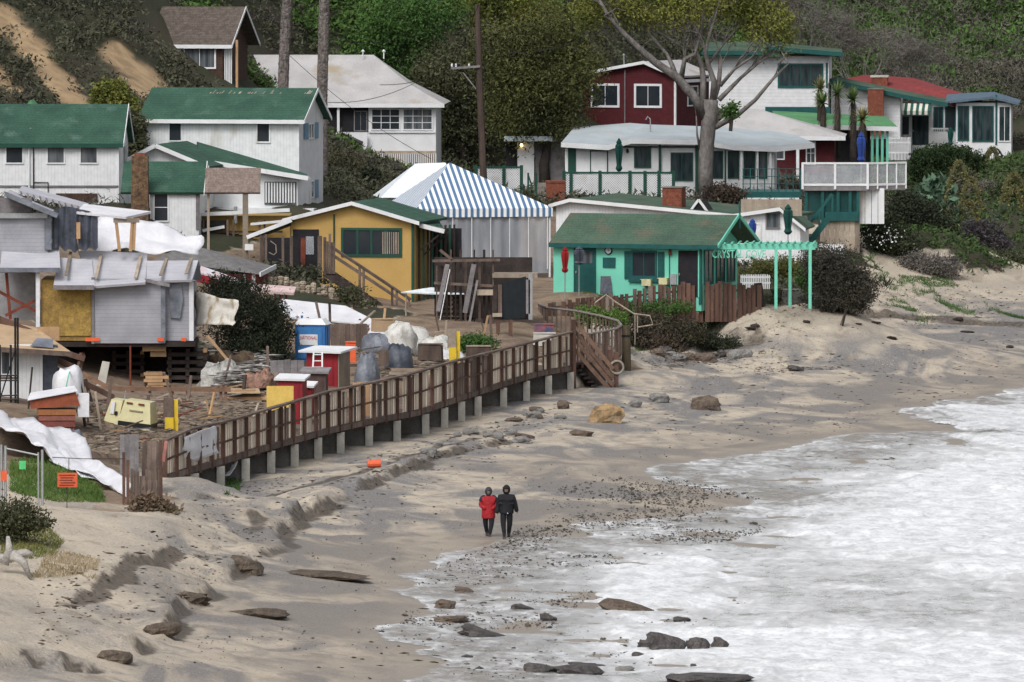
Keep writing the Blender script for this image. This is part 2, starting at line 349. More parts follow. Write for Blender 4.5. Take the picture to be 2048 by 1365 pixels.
# ---- materials of the ground
def ground_mat(name, kind):
    m = bpy.data.materials.new(name); m.use_nodes = True; t = m.node_tree; N = t.nodes; L = t.links; b = N['Principled BSDF']
    b.inputs['Specular IOR Level'].default_value = .25
    tc = N.new('ShaderNodeTexCoord')
    def noise(sc, det=5, st=(1, 1, 1), loc=(0, 0, 0), dist=0.0):
        mp = N.new('ShaderNodeMapping'); mp.inputs['Scale'].default_value = st; mp.inputs['Location'].default_value = loc; L.new(tc.outputs['Object'], mp.inputs[0])
        n = N.new('ShaderNodeTexNoise'); n.inputs['Scale'].default_value = sc; n.inputs['Detail'].default_value = det; n.inputs['Distortion'].default_value = dist; L.new(mp.outputs[0], n.inputs[0]); return n.outputs['Fac']
    def rng(s, a, bb, c=0, d=1):
        r = N.new('ShaderNodeMapRange'); r.inputs[1].default_value = a; r.inputs[2].default_value = bb; r.inputs[3].default_value = c; r.inputs[4].default_value = d; L.new(s, r.inputs[0]); return r.outputs[0]
    def mix(f, a, bb):
        x = N.new('ShaderNodeMix'); x.data_type = 'RGBA'; L.new(f, x.inputs[0])
        for k, v in ((6, a), (7, bb)):
            if isinstance(v, tuple): x.inputs[k].default_value = (*v, 1)
            else: L.new(v, x.inputs[k])
        return x.outputs[2]
    def mul(a, bb):
        x = N.new('ShaderNodeMath'); x.operation = 'MULTIPLY'; L.new(a, x.inputs[0])
        if isinstance(bb, float): x.inputs[1].default_value = bb
        else: L.new(bb, x.inputs[1])
        return x.outputs[0]
    def op2(a1, n1):
        x = N.new('ShaderNodeMath'); x.operation = 'MULTIPLY_ADD'; L.new(n1, x.inputs[0]); x.inputs[1].default_value = .5; x2 = N.new('ShaderNodeMath'); x2.operation = 'SUBTRACT'; L.new(a1, x2.inputs[0]); x2.inputs[1].default_value = .25; L.new(x2.outputs[0], x.inputs[2]); return x.outputs[0]
    def attr(n):
        x = N.new('ShaderNodeAttribute'); x.attribute_name = n; return x.outputs['Fac']
    # sand: tan and grey grains, dark mineral streaks, debris flecks, wet near the water
    c = mix(rng(noise(.35, 6), .35, .65), (.51, .44, .35), (.405, .352, .285))
    mn = attr('mineral')
    c = mix(mul(mul(rng(noise(.42, 8, (.8, .34, 1), (5, 3, 0), .9), .44, .56), mn), .86), c, (.135, .138, .15))
    c = mix(mul(mul(rng(noise(1.5, 7, (.8, .4, 1), (1, 9, 0), .6), .50, .64), mn), .6), c, (.16, .158, .163))
    c = mix(mul(rng(noise(.9, 7, (1, .5, 1), (2, 4, 0), .8), .57, .66), .45), c, (.20, .16, .12))
    c = mix(mul(rng(noise(7, 4), .60, .68), .6), c, (.13, .105, .085))
    c = mix(mul(rng(noise(26, 5), .45, .62), .12), c, (.20, .17, .14)); c = mix(mul(rng(noise(16, 6, (1, .6, 1), (7, 7, 0)), .56, .68), .45), c, (.60, .54, .45))
    wt = attr('wet'); c = mix(mul(wt, .85), c, (.235, .195, .155))
    s2 = mix(rng(noise(.7, 6), .35, .65), (.235, .175, .12), (.14, .10, .075))
    s2 = mix(mul(rng(noise(5, 5), .58, .68), .6), s2, (.33, .27, .21)); s2 = mix(mul(rng(noise(2.2, 5, loc=(4, 4, 4)), .6, .7), .6), s2, (.06, .05, .045))
    h2 = mix(rng(noise(.25, 6), .4, .6), (.05, .045, .03), (.03, .034, .018))
    h2 = mix(attr('bare'), h2, mix(rng(noise(1.2, 6), .35, .65), (.40, .285, .17), (.27, .19, .11)))
    c = mix(rng(op2(attr('soil'), noise(2.5, 6)), .42, .58), c, s2); c = mix(rng(op2(attr('hill'), noise(2.0, 6, loc=(3, 3, 3))), .42, .58), c, h2)
    c = mix(mul(rng(op2(attr('cut'), noise(3, 7)), .35, .6), .85), c, mix(rng(noise(6, 6), .4, .6), (.11, .088, .068), (.05, .042, .036)))
    L.new(rng(wt, 0, 1, .92, .36), b.inputs['Roughness'])
    L.new(c, b.inputs['Base Color'])
    bp = N.new('ShaderNodeBump'); bp.inputs['Strength'].default_value = .7; bp.inputs['Distance'].default_value = .08
    L.new(noise(5, 8), bp.inputs['Height']); L.new(bp.outputs[0], b.inputs['Normal'])
    MATS[name] = m; return m
ground_mat('ground', '')
# bare slips on the hillside: three sandy strips running down the left slope
def hillstrip(rows):
    return [(lambda p: (p.x, p.y))(W(a, b, Y)) for a, b, Y in rows]
BARE = np.zeros(XX.shape)
_sx = 1024 + F * XX / YY; _sy = 682.5 - F * ((ZZ - CH) * _cp + YY * _sp) / (YY * _cp - (ZZ - CH) * _sp)   # only to lay out the slips where the photograph shows them
for (a, b, w) in (((0, 30), (90, 130), 30), ((90, 130), (165, 225), 26), ((225, 105), (310, 178), 30), ((0, 140), (25, 190), 14), ((270, 165), (300, 185), 20)):
    sd = np.abs(seg_sd(_sx + fbm(XX, YY, 71) * 22, _sy, [a, b])); BARE = np.maximum(BARE, 1 - smooth(w * .6, w, sd))
BARE *= (CC == 2) & (YY > 440) & (YY < 520)
_wet = .55 * smooth(-9, -1, SHD + fbm(XX * .3, YY * .2, 35) * 4) + .45 * smooth(-2.4, .3, SHD + fbm(XX * .5, YY * .3, 33) * 1.4)
_min = np.clip(smooth(2.6, .9, ZZ), 0, 1)
_min *= 1 - .55 * smooth(-1.5, 1.0, SHD)
def blur(a, n=3):
    a = a.astype(float)
    for _ in range(n):
        a = (a + np.roll(a, 1, 0) + np.roll(a, -1, 0)) / 3; a = (a + np.roll(a, 1, 1) + np.roll(a, -1, 1)) / 3
    return a
_soil = blur(CC == 1, 4); _hill = blur(CC == 2, 4)
def ground_obj(name, c, mat):
    ny, nx = XX.shape; idx = np.arange(nx * ny).reshape(ny, nx)
    f = np.stack([idx[:-1, :-1], idx[:-1, 1:], idx[1:, 1:], idx[1:, :-1]], -1).reshape(-1, 4)
    f = f[(CC[:-1, :-1].ravel() == c)]
    u, inv = np.unique(f, return_inverse=True)
    v = np.stack([XX.ravel(), YY.ravel(), ZZ.ravel()], -1)[u]
    o = npmesh(name, v, inv.reshape(-1, 4), mat, None, 'structure', True)
    for an, arr in (('wet', _wet), ('mineral', _min), ('bare', BARE), ('soil', _soil), ('hill', _hill), ('cut', np.maximum(CUT, 0))):
        a = o.data.attributes.new(an, 'FLOAT', 'POINT'); a.data.foreach_set('value', np.ascontiguousarray(arr.ravel()[u], dtype=np.float32))
    return o
ground_obj('beach', 0, 'ground'); ground_obj('yard_ground', 1, 'ground'); ground_obj('hillside', 2, 'ground')
# ---------------------------------------------------------------- the sea: thin swash over the sand, foam thick where the waves have broken
SX = axis(-12, 34, .22, -12.5, 2500); SY = axis(236, 440, .5, -1500, 700)
sx, sy = np.meshgrid(SX, SY); sd = shore(sx, sy)
sd = sd + fbm(sx * .9, sy * .45, 83, 4) * 1.1
bed = gzv(np.clip(sx, GX[0], GX[-1]), np.clip(sy, GY[0], GY[-1]))
lvl = np.maximum(bed + .012 + .02 * smooth(0, 2, sd), -.32 + 0 * bed)
lvl = np.maximum(lvl, -.12 + .0 * sd)
FP1 = [(1806,826),(2300,800),(2300,1160),(2048,1150),(1900,1140),(1700,1095),(1540,1058),(1600,1040),(1570,1020),(1700,985),(1830,955),(1990,895),(1930,857)]
FP2 = [(1240,1142),(1340,1120),(1450,1130),(1420,1190),(1300,1240),(1480,1262),(1700,1255),(2300,1285),(2300,1500),(1650,1500),(1500,1320),(1240,1300),(1220,1200)]
dens = np.zeros(sx.shape)
for fp in (FP1, FP2):
    ln = [(lambda p: (p.x, p.y))(W(a, b, Yz(b, -.1))) for a, b in fp]
    e = np.abs(seg_sd(sx, sy, ln + ln[:1])); ins = inpoly(sx, sy, ln); dd = np.where(ins, e, -e) + fbm(sx * .5, sy * .25, 91) * 2.2
    dd = dd + fbm(sx * 1.3, sy * .7, 97, 4) * 1.6; dens = np.maximum(dens, smooth(-2.2, 2.6, dd)); lvl += .10 * smooth(-.2, .5, dd) * np.exp(-np.clip(dd, 0, 99) / 4) * (sd > .3)
lvl += np.where(sd > .5, fbm(sx * .45, sy * .5, 77, 5) * .14 * smooth(.5, 5, sd), 0)
ny, nx = sx.shape; idx = np.arange(nx * ny).reshape(ny, nx)
f = np.stack([idx[:-1, :-1], idx[:-1, 1:], idx[1:, 1:], idx[1:, :-1]], -1).reshape(-1, 4)
f = f[(sd.ravel()[f] > -1.0).any(1)]; u, inv = np.unique(f, return_inverse=True)
def sea_mat():
    m = bpy.data.materials.new('sea_foam_water'); m.use_nodes = True; t = m.node_tree; N = t.nodes; L = t.links; b = N['Principled BSDF']; outn = N['Material Output']
    tc = N.new('ShaderNodeTexCoord')
    def noise(sc, det, st, loc=(0, 0, 0), dist=0.):
        mp = N.new('ShaderNodeMapping'); mp.inputs['Scale'].default_value = st; mp.inputs['Location'].default_value = loc; L.new(tc.outputs['Object'], mp.inputs[0])
        n = N.new('ShaderNodeTexNoise'); n.inputs['Scale'].default_value = sc; n.inputs['Detail'].default_value = det; n.inputs['Distortion'].default_value = dist; n.inputs['Roughness'].default_value = .62; L.new(mp.outputs[0], n.inputs[0]); return n.outputs['Fac']
    def rng(s, a, bb, c=0, d=1):
        r = N.new('ShaderNodeMapRange'); r.inputs[1].default_value = a; r.inputs[2].default_value = bb; r.inputs[3].default_value = c; r.inputs[4].default_value = d; L.new(s, r.inputs[0]); return r.outputs[0]
    def op(o, a, bb):
        x = N.new('ShaderNodeMath'); x.operation = o; x.use_clamp = False
        for k, v in ((0, a), (1, bb)):
            if isinstance(v, (int, float)): x.inputs[k].default_value = v
            else: L.new(v, x.inputs[k])
        return x.outputs[0]
    at = N.new('ShaderNodeAttribute'); at.attribute_name = 'shore'; fo = N.new('ShaderNodeAttribute'); fo.attribute_name = 'foam'
    streak = noise(.9, 8, (1.0, .42, 1), dist=.8); fine = noise(3.4, 7, (1.0, .42, 1), (3, 2, 1), .5); broad = noise(.22, 5, (.8, .45, 1), (8, 8, 0))
    # foam cover: rim at the front edge, lacy sheet behind, dense where the wave has broken
    lace = op('ADD', op('MULTIPLY', streak, .6), op('ADD', op('MULTIPLY', fine, .35), op('MULTIPLY', broad, .5)))
    rim = rng(at.outputs['Fac'], .55, 0.0)
    th = op('SUBTRACT', .74, op('ADD', op('MULTIPLY', fo.outputs['Fac'], .20), op('MULTIPLY', rim, .08)))
    cov = rng(op('SUBTRACT', lace, th), -.13, .14)
    cov2 = op('MULTIPLY', cov, .96)
    mx = N.new('ShaderNodeMix'); mx.data_type = 'RGBA'; L.new(cov2, mx.inputs[0]); mx.inputs[6].default_value = (.41, .405, .395, 1)
    fm = N.new('ShaderNodeMix'); fm.data_type = 'RGBA'; fm.inputs[6].default_value = (.47, .485, .50, 1); fm.inputs[7].default_value = (.82, .83, .85, 1); L.new(rng(op('ADD', op('MULTIPLY', noise(1.6, 9, (1.0, .45, 1), (7, 1, 2), .8), .65), op('MULTIPLY', noise(8, 6, (1, .5, 1)), .35)), .37, .58), fm.inputs[0]); L.new(fm.outputs[2], mx.inputs[7])
    L.new(mx.outputs[2], b.inputs['Base Color']); L.new(rng(cov2, 0, 1, .16, .75), b.inputs['Roughness']); b.inputs['Specular IOR Level'].default_value = .5
    bp = N.new('ShaderNodeBump'); bp.inputs['Strength'].default_value = .5; bp.inputs['Distance'].default_value = .09; L.new(lace, bp.inputs['Height']); L.new(bp.outputs[0], b.inputs['Normal'])
    # the sheet thins out to nothing at its front edge
    edge = op('ADD', at.outputs['Fac'], op('MULTIPLY', op('SUBTRACT', fine, .5), .7))
    al = op('MULTIPLY', rng(edge, -.06, .10), op('MAXIMUM', op('ADD', op('MULTIPLY', cov2, .75), .18), rng(at.outputs['Fac'], .5, 6)))
    tr = N.new('ShaderNodeBsdfTransparent'); ms = N.new('ShaderNodeMixShader'); L.new(al, ms.inputs[0]); L.new(tr.outputs[0], ms.inputs[1]); L.new(b.outputs[0], ms.inputs[2]); L.new(ms.outputs[0], outn.inputs['Surface'])
    MATS['sea'] = m; return m
sea_mat()
sea = npmesh('sea', np.stack([sx.ravel(), sy.ravel(), lvl.ravel()], -1)[u], inv.reshape(-1, 4), 'sea', None, 'structure', True)
for an, arr in (('shore', sd), ('foam', dens)):
    a = sea.data.attributes.new(an, 'FLOAT', 'POINT'); a.data.foreach_set('value', np.ascontiguousarray(arr.ravel()[u], dtype=np.float32))
# ================================================================ palette
WHITE = M('white_paint', (.70, .71, .725), (.61, .62, .635), rough=.6, fine=.05, scale=1.2, stain=((.46, .43, .385), .61, 1.1))
WBOARD = M('white_boards', (.69, .70, .715), (.60, .61, .625), rough=.65, fine=.04, lines=('X', .16, 0, .22), stain=((.44, .42, .38), .60, .9))
WSHING = M('white_shingles', (.70, .71, .73), (.60, .61, .63), rough=.7, fine=.06, lines=('Z', .2, 0, .25))
GREENR = M('green_roof', (.038, .098, .068), (.025, .068, .048), rough=.9, scale=.9, fine=.35, bump=.5, bscale=30, lines=('Z', .11, 0, .42), stain=((.065, .125, .095), .57, .9, (1, 1, 1)))
GREENR2 = M('faded_green_roof', (.068, .118, .082), (.046, .082, .058), rough=.9, scale=.6, fine=.35, bump=.5, bscale=30, lines=('Z', .10, 0, .35), stain=((.10, .105, .075), .54, .9, (1, 1, 1)))
GREENR3 = M('bright_green_roof', (.10, .27, .12), (.075, .20, .095), rough=.9, scale=.7, fine=.2, bump=.4)
TEAL = M('dark_teal_paint', (.010, .085, .08), (.008, .065, .062), rough=.5, fine=.1)
DGREEN = M('dark_green_paint', (.012, .065, .045), (.009, .05, .035), rough=.55, fine=.1)
TURQ = M('turquoise_paint', (.165, .56, .42), (.145, .49, .37), rough=.6, fine=.05, scale=.8, stain=((.11, .40, .29), .66, 1.0))
MAROON = M('maroon_siding', (.085, .012, .016), (.06, .009, .013), rough=.8, fine=.25, lines=('Z', .14, 0, .3))
YELLOW = M('ochre_stucco', (.47, .305, .105), (.42, .27, .09), rough=.85, fine=.08, scale=.7, bump=.3, bscale=40, stain=((.36, .215, .06), .6, .8))
GREYR = M('grey_roof', (.44, .43, .43), (.36, .35, .35), rough=.9, scale=.8, fine=.12, bump=.4, bscale=30, stain=((.33, .28, .21), .6, .5, (1, 1, 1)))
BLUER = M('blue_grey_roof', (.40, .45, .48), (.34, .385, .41), rough=.8, scale=.7, fine=.1, stain=((.45, .40, .33), .62, .8, (1, 1, 1)))
REDR = M('red_roof', (.23, .045, .045), (.17, .033, .033), rough=.85, fine=.18, bump=.3)
STEELR = M('steel_blue_roof', (.10, .15, .20), rough=.7)
SHAKE = M('brown_shakes', (.13, .105, .09), (.08, .065, .055), rough=.95, fine=.4, scale=4, bump=.8, bscale=15, lines=('Z', .13, 0, .4))
SHAKE2 = M('weathered_shakes', (.23, .18, .155), (.16, .125, .11), rough=.95, fine=.35, scale=5, lines=('Z', .11, 0, .35), bump=.5)
BROWNW = M('brown_shingle_wall', (.075, .045, .035), (.05, .03, .024), rough=.95, fine=.3, lines=('Z', .15, 0, .4))
BRICK = M('brick', (.22, .075, .045), (.15, .05, .033), rough=.95, fine=.35, scale=6, lines=('Z', .085, 0, .45), bump=.4)
STONE = M('chimney_stone', (.17, .105, .06), (.07, .045, .03), rough=.95, fine=.4, scale=5, bump=.8, bscale=8)
WOOD = M('weathered_wood', (.155, .115, .095), (.085, .062, .052), rough=.95, fine=.2, scale=3, stretch=(1, 1, .3), bump=.3, rand=.28)
REDWOOD = M('redwood_posts', (.125, .07, .052), (.07, .04, .032), rough=.9, fine=.2, scale=3, stretch=(1, 1, .3), rand=.25)
PALEW = M('pale_planks', (.34, .285, .225), (.24, .195, .155), rough=.95, fine=.15, scale=3, stretch=(1, 1, .25), rand=.3)
DARKW = M('dark_timber', (.045, .035, .032), (.028, .022, .02), rough=.95, fine=.25, rand=.35)
LUMBER = M('fresh_lumber', (.42, .27, .15), (.34, .21, .115), rough=.85, fine=.1, stretch=(1, 1, .3), rand=.18)
PLY = M('plywood', (.46, .33, .21), (.38, .265, .16), rough=.85, scale=2, stretch=(1, 1, .3), fine=.1)
GREYW = M('grey_board', (.21, .195, .20), (.15, .14, .145), rough=.95, fine=.2, rand=.2)
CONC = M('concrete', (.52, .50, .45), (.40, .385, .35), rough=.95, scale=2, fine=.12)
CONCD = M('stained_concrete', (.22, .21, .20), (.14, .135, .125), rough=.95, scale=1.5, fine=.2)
CREAM = M('cream_metal', (.56, .52, .30), (.50, .46, .265), rough=.5, fine=.06, stain=((.33, .28, .17), .63, 2))
BLUEP = M('blue_plastic', (.035, .155, .40), (.03, .13, .34), rough=.45, fine=.06)
REDP = M('red_panel', (.24, .014, .022), (.19, .011, .018), rough=.6, fine=.1, stain=((.13, .02, .02), .62, 2))
YELP = M('yellow_paint', (.66, .47, .035), (.58, .40, .03), rough=.55, fine=.06)
YELB = M('yellow_plywood', (.60, .42, .11), (.52, .355, .085), rough=.8, fine=.08, stain=((.42, .28, .07), .62, 1.5))
TARPW = M('white_tarp', (.70, .70, .73), (.58, .58, .62), rough=.55, scale=1.2, fine=.05, bump=.5, bscale=6)
TARPD = M('dark_tarp', (.075, .085, .11), (.04, .046, .062), rough=.45, scale=2, fine=.15, bump=.6, bscale=6)
TARPG = M('grey_tarp', (.20, .215, .25), (.11, .12, .145), rough=.45, scale=2, fine=.15, bump=.6, bscale=6)
BLACKM = M('black_mesh', (.012, .018, .022), (.008, .012, .015), rough=.8)
WRAP = M('house_wrap', (.33, .335, .365), (.265, .27, .30), rough=.7, scale=1.2, fine=.08, lines=('Z', .16, 0, .28), stain=((.22, .22, .24), .6, .8))
WRAPR = M('roof_wrap', (.46, .46, .50), (.38, .38, .42), rough=.7, scale=1.0, fine=.06, lines=('Y', .3, 0, .15))
OSB = M('osb_sheathing', (.30, .195, .055), (.19, .12, .045), rough=.9, fine=.3, scale=4)
METAL = M('galvanised_metal', (.40, .41, .42), (.32, .33, .34), rough=.45, metal=.6)
BLACK = M('black_paint', (.012, .012, .014), rough=.5)
GLASS = M('window_glass', (.018, .024, .032), (.03, .036, .042), rough=.08, scale=.8, fine=0, spec=.5)
GLASSC = M('curtained_glass', (.13, .14, .15), (.045, .055, .065), rough=.12, scale=1.6, fine=0, spec=.5, stretch=(3, 3, .4))
GLASST = M('teal_dark_glass', (.010, .022, .027), (.045, .06, .065), rough=.1, scale=1.6, fine=0, spec=.5, stretch=(3, 3, .5))
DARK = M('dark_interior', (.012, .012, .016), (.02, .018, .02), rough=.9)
ORANGE = M('orange_plastic', (.72, .13, .05), (.62, .10, .04), rough=.5)
BLUEF = M('blue_fabric', (.02, .055, .25), (.016, .04, .18), rough=.85, bump=.4, bscale=9)
GREENF = M('green_fabric', (.008, .06, .05), (.006, .042, .036), rough=.85, bump=.4, bscale=9)
REDF = M('red_fabric', (.26, .012, .014), (.18, .008, .01), rough=.85, bump=.4, bscale=9)
RUST = M('rust_red', (.19, .05, .03), (.12, .03, .02), rough=.9, fine=.3)
PLASTIC = M('clear_sheeting', (.42, .44, .48), (.30, .32, .36), rough=.3, scale=1.2, fine=.05, trans=.35, stretch=(2, 2, .4))
PANELG = M('screen_panel', (.66, .68, .72), (.50, .53, .58), rough=.25, scale=2, fine=.05, trans=.7)
def stripes(name, ax, per, c1, c2):
    m = bpy.data.materials.new(name); m.use_nodes = True; t = m.node_tree; N = t.nodes; L = t.links; b = N['Principled BSDF']; b.inputs['Roughness'].default_value = .7
    tc = N.new('ShaderNodeTexCoord'); sx = N.new('ShaderNodeSeparateXYZ'); L.new(tc.outputs['Object'], sx.inputs[0])
    d = N.new('ShaderNodeMath'); d.operation = 'DIVIDE'; d.inputs[1].default_value = per; L.new(sx.outputs['XYZ'.index(ax)], d.inputs[0])
    f = N.new('ShaderNodeMath'); f.operation = 'FRACT'; L.new(d.outputs[0], f.inputs[0]); l = N.new('ShaderNodeMath'); l.operation = 'LESS_THAN'; l.inputs[1].default_value = .5; L.new(f.outputs[0], l.inputs[0])
    n = N.new('ShaderNodeTexNoise'); n.inputs['Scale'].default_value = 1.5; L.new(tc.outputs['Object'], n.inputs[0])
    x = N.new('ShaderNodeMix'); x.data_type = 'RGBA'; x.inputs[6].default_value = (*c1, 1); x.inputs[7].default_value = (*c2, 1); L.new(l.outputs[0], x.inputs[0])
    h = N.new('ShaderNodeHueSaturation'); r = N.new('ShaderNodeMapRange'); r.inputs[3].default_value = .85; r.inputs[4].default_value = 1.08; L.new(n.outputs['Fac'], r.inputs[0]); L.new(r.outputs[0], h.inputs['Value']); L.new(x.outputs[2], h.inputs['Color'])
    L.new(h.outputs[0], b.inputs['Base Color']); MATS[name] = m; return m
BLUE_S = (.075, .16, .29)
STRX = stripes('blue_stripe_front', 'X', .30, (.78, .79, .80), BLUE_S); STRY = stripes('blue_stripe_side', 'Y', .30, (.78, .79, .80), BLUE_S); AWN = stripes('green_stripe', 'X', .36, (.68, .66, .56), (.02, .09, .075))
# ================================================================ a thing: an Empty at its base, parts in metres in its own frame (x along the front, y away, z up)
class T:
    def __init__(s, name, label, cat, px, py, Y=None, yaw=0.0, group=None, at=None):
        p = at if at is not None else (G(px, py) if Y is None else W(px, py, Y))
        s.o = bpy.data.objects.new(name, None); COL.objects.link(s.o); s.o.location = p; s.o.rotation_euler = (0, 0, math.radians(yaw)); s.o.empty_display_size = .3
        tag(s.o, label, cat, group); s.p = p; s.px = px; s.py = py; s.s = F / p.y; s.c = math.cos(math.radians(yaw)); s.n = math.sin(math.radians(yaw))
    def u(s, px, y=0.0): return ((px - s.px) / s.s + s.n * y) / s.c
    def v(s, py, y=0.0): return W(s.px, py, s.p.y + y * s.c).z - s.p.z
    def part(s, name, mb, mat, parent=None, smooth=False, kind=None): return mb.build(name, mat, parent or s.o, smooth, kind)
    def box(s, name, x0, x1, y0, y1, z0, z1, mat, parent=None): return s.part(name, MB().box(x0, x1, y0, y1, z0, z1), mat, parent)
    def pb(s, name, a, t, b, d, y0, y1, mat, parent=None):       # box measured on the front: left, top, right, bottom
        return s.box(name, s.u(a, y0), s.u(b, y0), y0, y1, s.v(d, y0), s.v(t, y0), mat, parent)
    def win(s, a, t, b, d, nx=1, ny=1, fr=None, gl=None, fw=.07, y=0.0, name='window', parent=None, bars=.035):
        """window on the front: casing proud of the wall, glass set back in it, one pane per light"""
        fr = fr or WHITE; gl = gl or GLASS; x0, x1, z0, z1 = s.u(a, y), s.u(b, y), s.v(d, y), s.v(t, y)
        m = MB(); m.box(x0, x1, y - .06, y + .01, z0, z0 + fw).box(x0, x1, y - .06, y + .01, z1 - fw, z1)
        m.box(x0, x0 + fw, y - .058, y + .01, z0 + fw, z1 - fw).box(x1 - fw, x1, y - .058, y + .01, z0 + fw, z1 - fw)
        xs = np.linspace(x0 + fw, x1 - fw, nx + 1); zs = np.linspace(z0 + fw, z1 - fw, ny + 1)
        for x in xs[1:-1]: m.box(x - bars / 2, x + bars / 2, y - .05, y + .01, z0 + fw, z1 - fw)
        for z in zs[1:-1]: m.box(x0 + fw, x1 - fw, y - .047, y + .008, z - bars / 2, z + bars / 2)
        w = s.part(name, m, fr, parent)
        if parent is None:
            for i in range(nx):
                for j in range(ny): s.box('pane', xs[i], xs[i + 1], y - .02, y + .012, zs[j], zs[j + 1], gl, w)
        return w
    def winr(s, X, y0, z0, y1, z1, n=1, fr=None, gl=None, fw=.07, name='window'):          # the same on the right-hand side wall x = X
        fr = fr or WHITE; gl = gl or GLASS; m = MB()
        m.box(X - .01, X + .06, y0, y1, z0, z0 + fw).box(X - .01, X + .06, y0, y1, z1 - fw, z1).box(X - .01, X + .058, y0, y0 + fw, z0 + fw, z1 - fw).box(X - .01, X + .058, y1 - fw, y1, z0 + fw, z1 - fw)
        ys = np.linspace(y0 + fw, y1 - fw, n + 1)
        for y in ys[1:-1]: m.box(X - .01, X + .05, y - .02, y + .02, z0 + fw, z1 - fw)
        w = s.part(name, m, fr)
        for i in range(n): s.box('pane', X - .012, X + .02, ys[i], ys[i + 1], z0 + fw, z1 - fw, gl, w)
        return w
    def gable_x(s, x0, x1, D, ze, zr, wall, roof, ov=.3, t=.12, y0=0.0, fascia=None, rake=None, zb=-.6, ovl=None, ovr=None):
        """walls with the ridge along x; roof of two slopes, eaves board, rake boards"""
        ovl = ov if ovl is None else ovl; ovr = ov if ovr is None else ovr; ym = y0 + D / 2; k = (zr - ze) / (D / 2)
        s.part('wall', MB().poly([(x0, y0, zb), (x0, y0 + D, zb), (x0, y0 + D, ze), (x0, ym, zr - .02), (x0, y0, ze)], (x1 - x0, 0, 0)), wall)
        a, b = x0 - ovl, x1 + ovr; yf, yk = y0 - ov, y0 + D + ov; zf = ze - k * ov + t
        r = MB(); r.slab([(a, yf, zf), (b, yf, zf), (b, ym, zr + t), (a, ym, zr + t)], t); r.slab([(a, ym, zr + t), (b, ym, zr + t), (b, yk, zf), (a, yk, zf)], t)
        ro = s.part('roof', r, roof)
        if fascia: s.box('fascia', a, b, yf - .035, yf - .003, zf - .20, zf + .0, fascia)
        if rake:
            for X, sg in ((b + .003, 1), (a - .038, 0)):
                if sg == 0 and rake != 2: continue
                m = MB(); e = .035; h = .16
                m.hexa([(X, yf, zf - h), (X + e, yf, zf - h), (X + e, ym, zr + t - h), (X, ym, zr + t - h), (X, yf, zf + .02), (X + e, yf, zf + .02), (X + e, ym, zr + t + .02), (X, ym, zr + t + .02)])
                m.hexa([(X, ym, zr + t - h), (X + e, ym, zr + t - h), (X + e, yk, zf - h), (X, yk, zf - h), (X, ym, zr + t + .02), (X + e, ym, zr + t + .02), (X + e, yk, zf + .02), (X, yk, zf + .02)])
                s.part('rake_board', m, WHITE)
        return ro
    def gable_y(s, x0, x1, xa, D, zl, zr_, za, wall, roof, ov=.3, t=.12, y0=0.0, trim=None, zb=-.6, ox=.3):
        """gable end towards the front: left eave zl, right eave zr_, apex za above xa"""
        s.part('wall', MB().poly([(x0, y0, zb), (x1, y0, zb), (x1, y0, zr_), (xa, y0, za - .02), (x0, y0, zl)], (0, D, 0)), wall)
        kl = (za - zl) / (xa - x0); kr = (za - zr_) / (x1 - xa); a, b = x0 - ox, x1 + ox; A = (a, zl - kl * ox); B = (b, zr_ - kr * ox); yf, yk = y0 - ov, y0 + D + ov
        r = MB(); r.slab([(a, yf, A[1] + t), (xa, yf, za + t), (xa, yk, za + t), (a, yk, A[1] + t)], t); r.slab([(xa, yf, za + t), (b, yf, B[1] + t), (b, yk, B[1] + t), (xa, yk, za + t)], t)
        ro = s.part('roof', r, roof)
        if trim:
            h = .16
            for (p, q) in ((A, (xa, za)), ((xa, za), B)):
                s.part('rake_board', MB().hexa([(p[0], yf - .04, p[1] + t - h), (q[0], yf - .04, q[1] + t - h), (q[0], yf - .003, q[1] + t - h), (p[0], yf - .003, p[1] + t - h),
                                                (p[0], yf - .04, p[1] + t + .02), (q[0], yf - .04, q[1] + t + .02), (q[0], yf - .003, q[1] + t + .02), (p[0], yf - .003, p[1] + t + .02)]), trim)
        return ro
    def door(s, a, t, b, d, mat, y=0.0, glass=None, fr=None):
        x0, x1, z0, z1 = s.u(a, y), s.u(b, y), s.v(d, y), s.v(t, y)
        do = s.box('door', x0 + .06, x1 - .06, y - .03, y + .01, z0, z1 - .06, mat)
        s.part('door_frame', MB().box(x0, x0 + .06, y - .06, y + .01, z0, z1 - .06).box(x1 - .06, x1, y - .06, y + .01, z0, z1 - .06).box(x0, x1, y - .063, y + .01, z1 - .06, z1), fr or mat, do)
        s.part('handle', MB().box(x0 + .1, x0 + .14, y - .09, y - .03, z0 + (z1 - z0) * .45, z0 + (z1 - z0) * .5), METAL, do)
        if glass: s.box('pane', s.u(glass[0], y), s.u(glass[2], y), y - .045, y - .02, s.v(glass[3], y), s.v(glass[1], y), GLASSC, do)
        return do
def text(body, size, mat, parent, loc, rot=(math.pi / 2, 0, 0), ext=.02, name='lettering', align='LEFT', sx=1.0):
    c = bpy.data.curves.new(name, 'FONT'); c.body = body; c.size = size; c.extrude = ext; c.align_x = align; c.resolution_u = 2; c.offset = .012 * size
    t = bpy.data.objects.new(name, c); COL.objects.link(t); dg = bpy.context.evaluated_depsgraph_get(); me = bpy.data.meshes.new_from_object(t.evaluated_get(dg))
    bpy.data.objects.remove(t); me.materials.clear(); o = link(name, me, mat, parent); o.location = loc; o.rotation_euler = rot; o.scale = (sx, 1, 1); return o
def solo(mb, name, mat, label, cat, loc=None, group=None, smooth=False):
    o = mb.build(name, mat, None, smooth); tag(o, label, cat, group)
    if loc is not None: o.location = loc
    return o
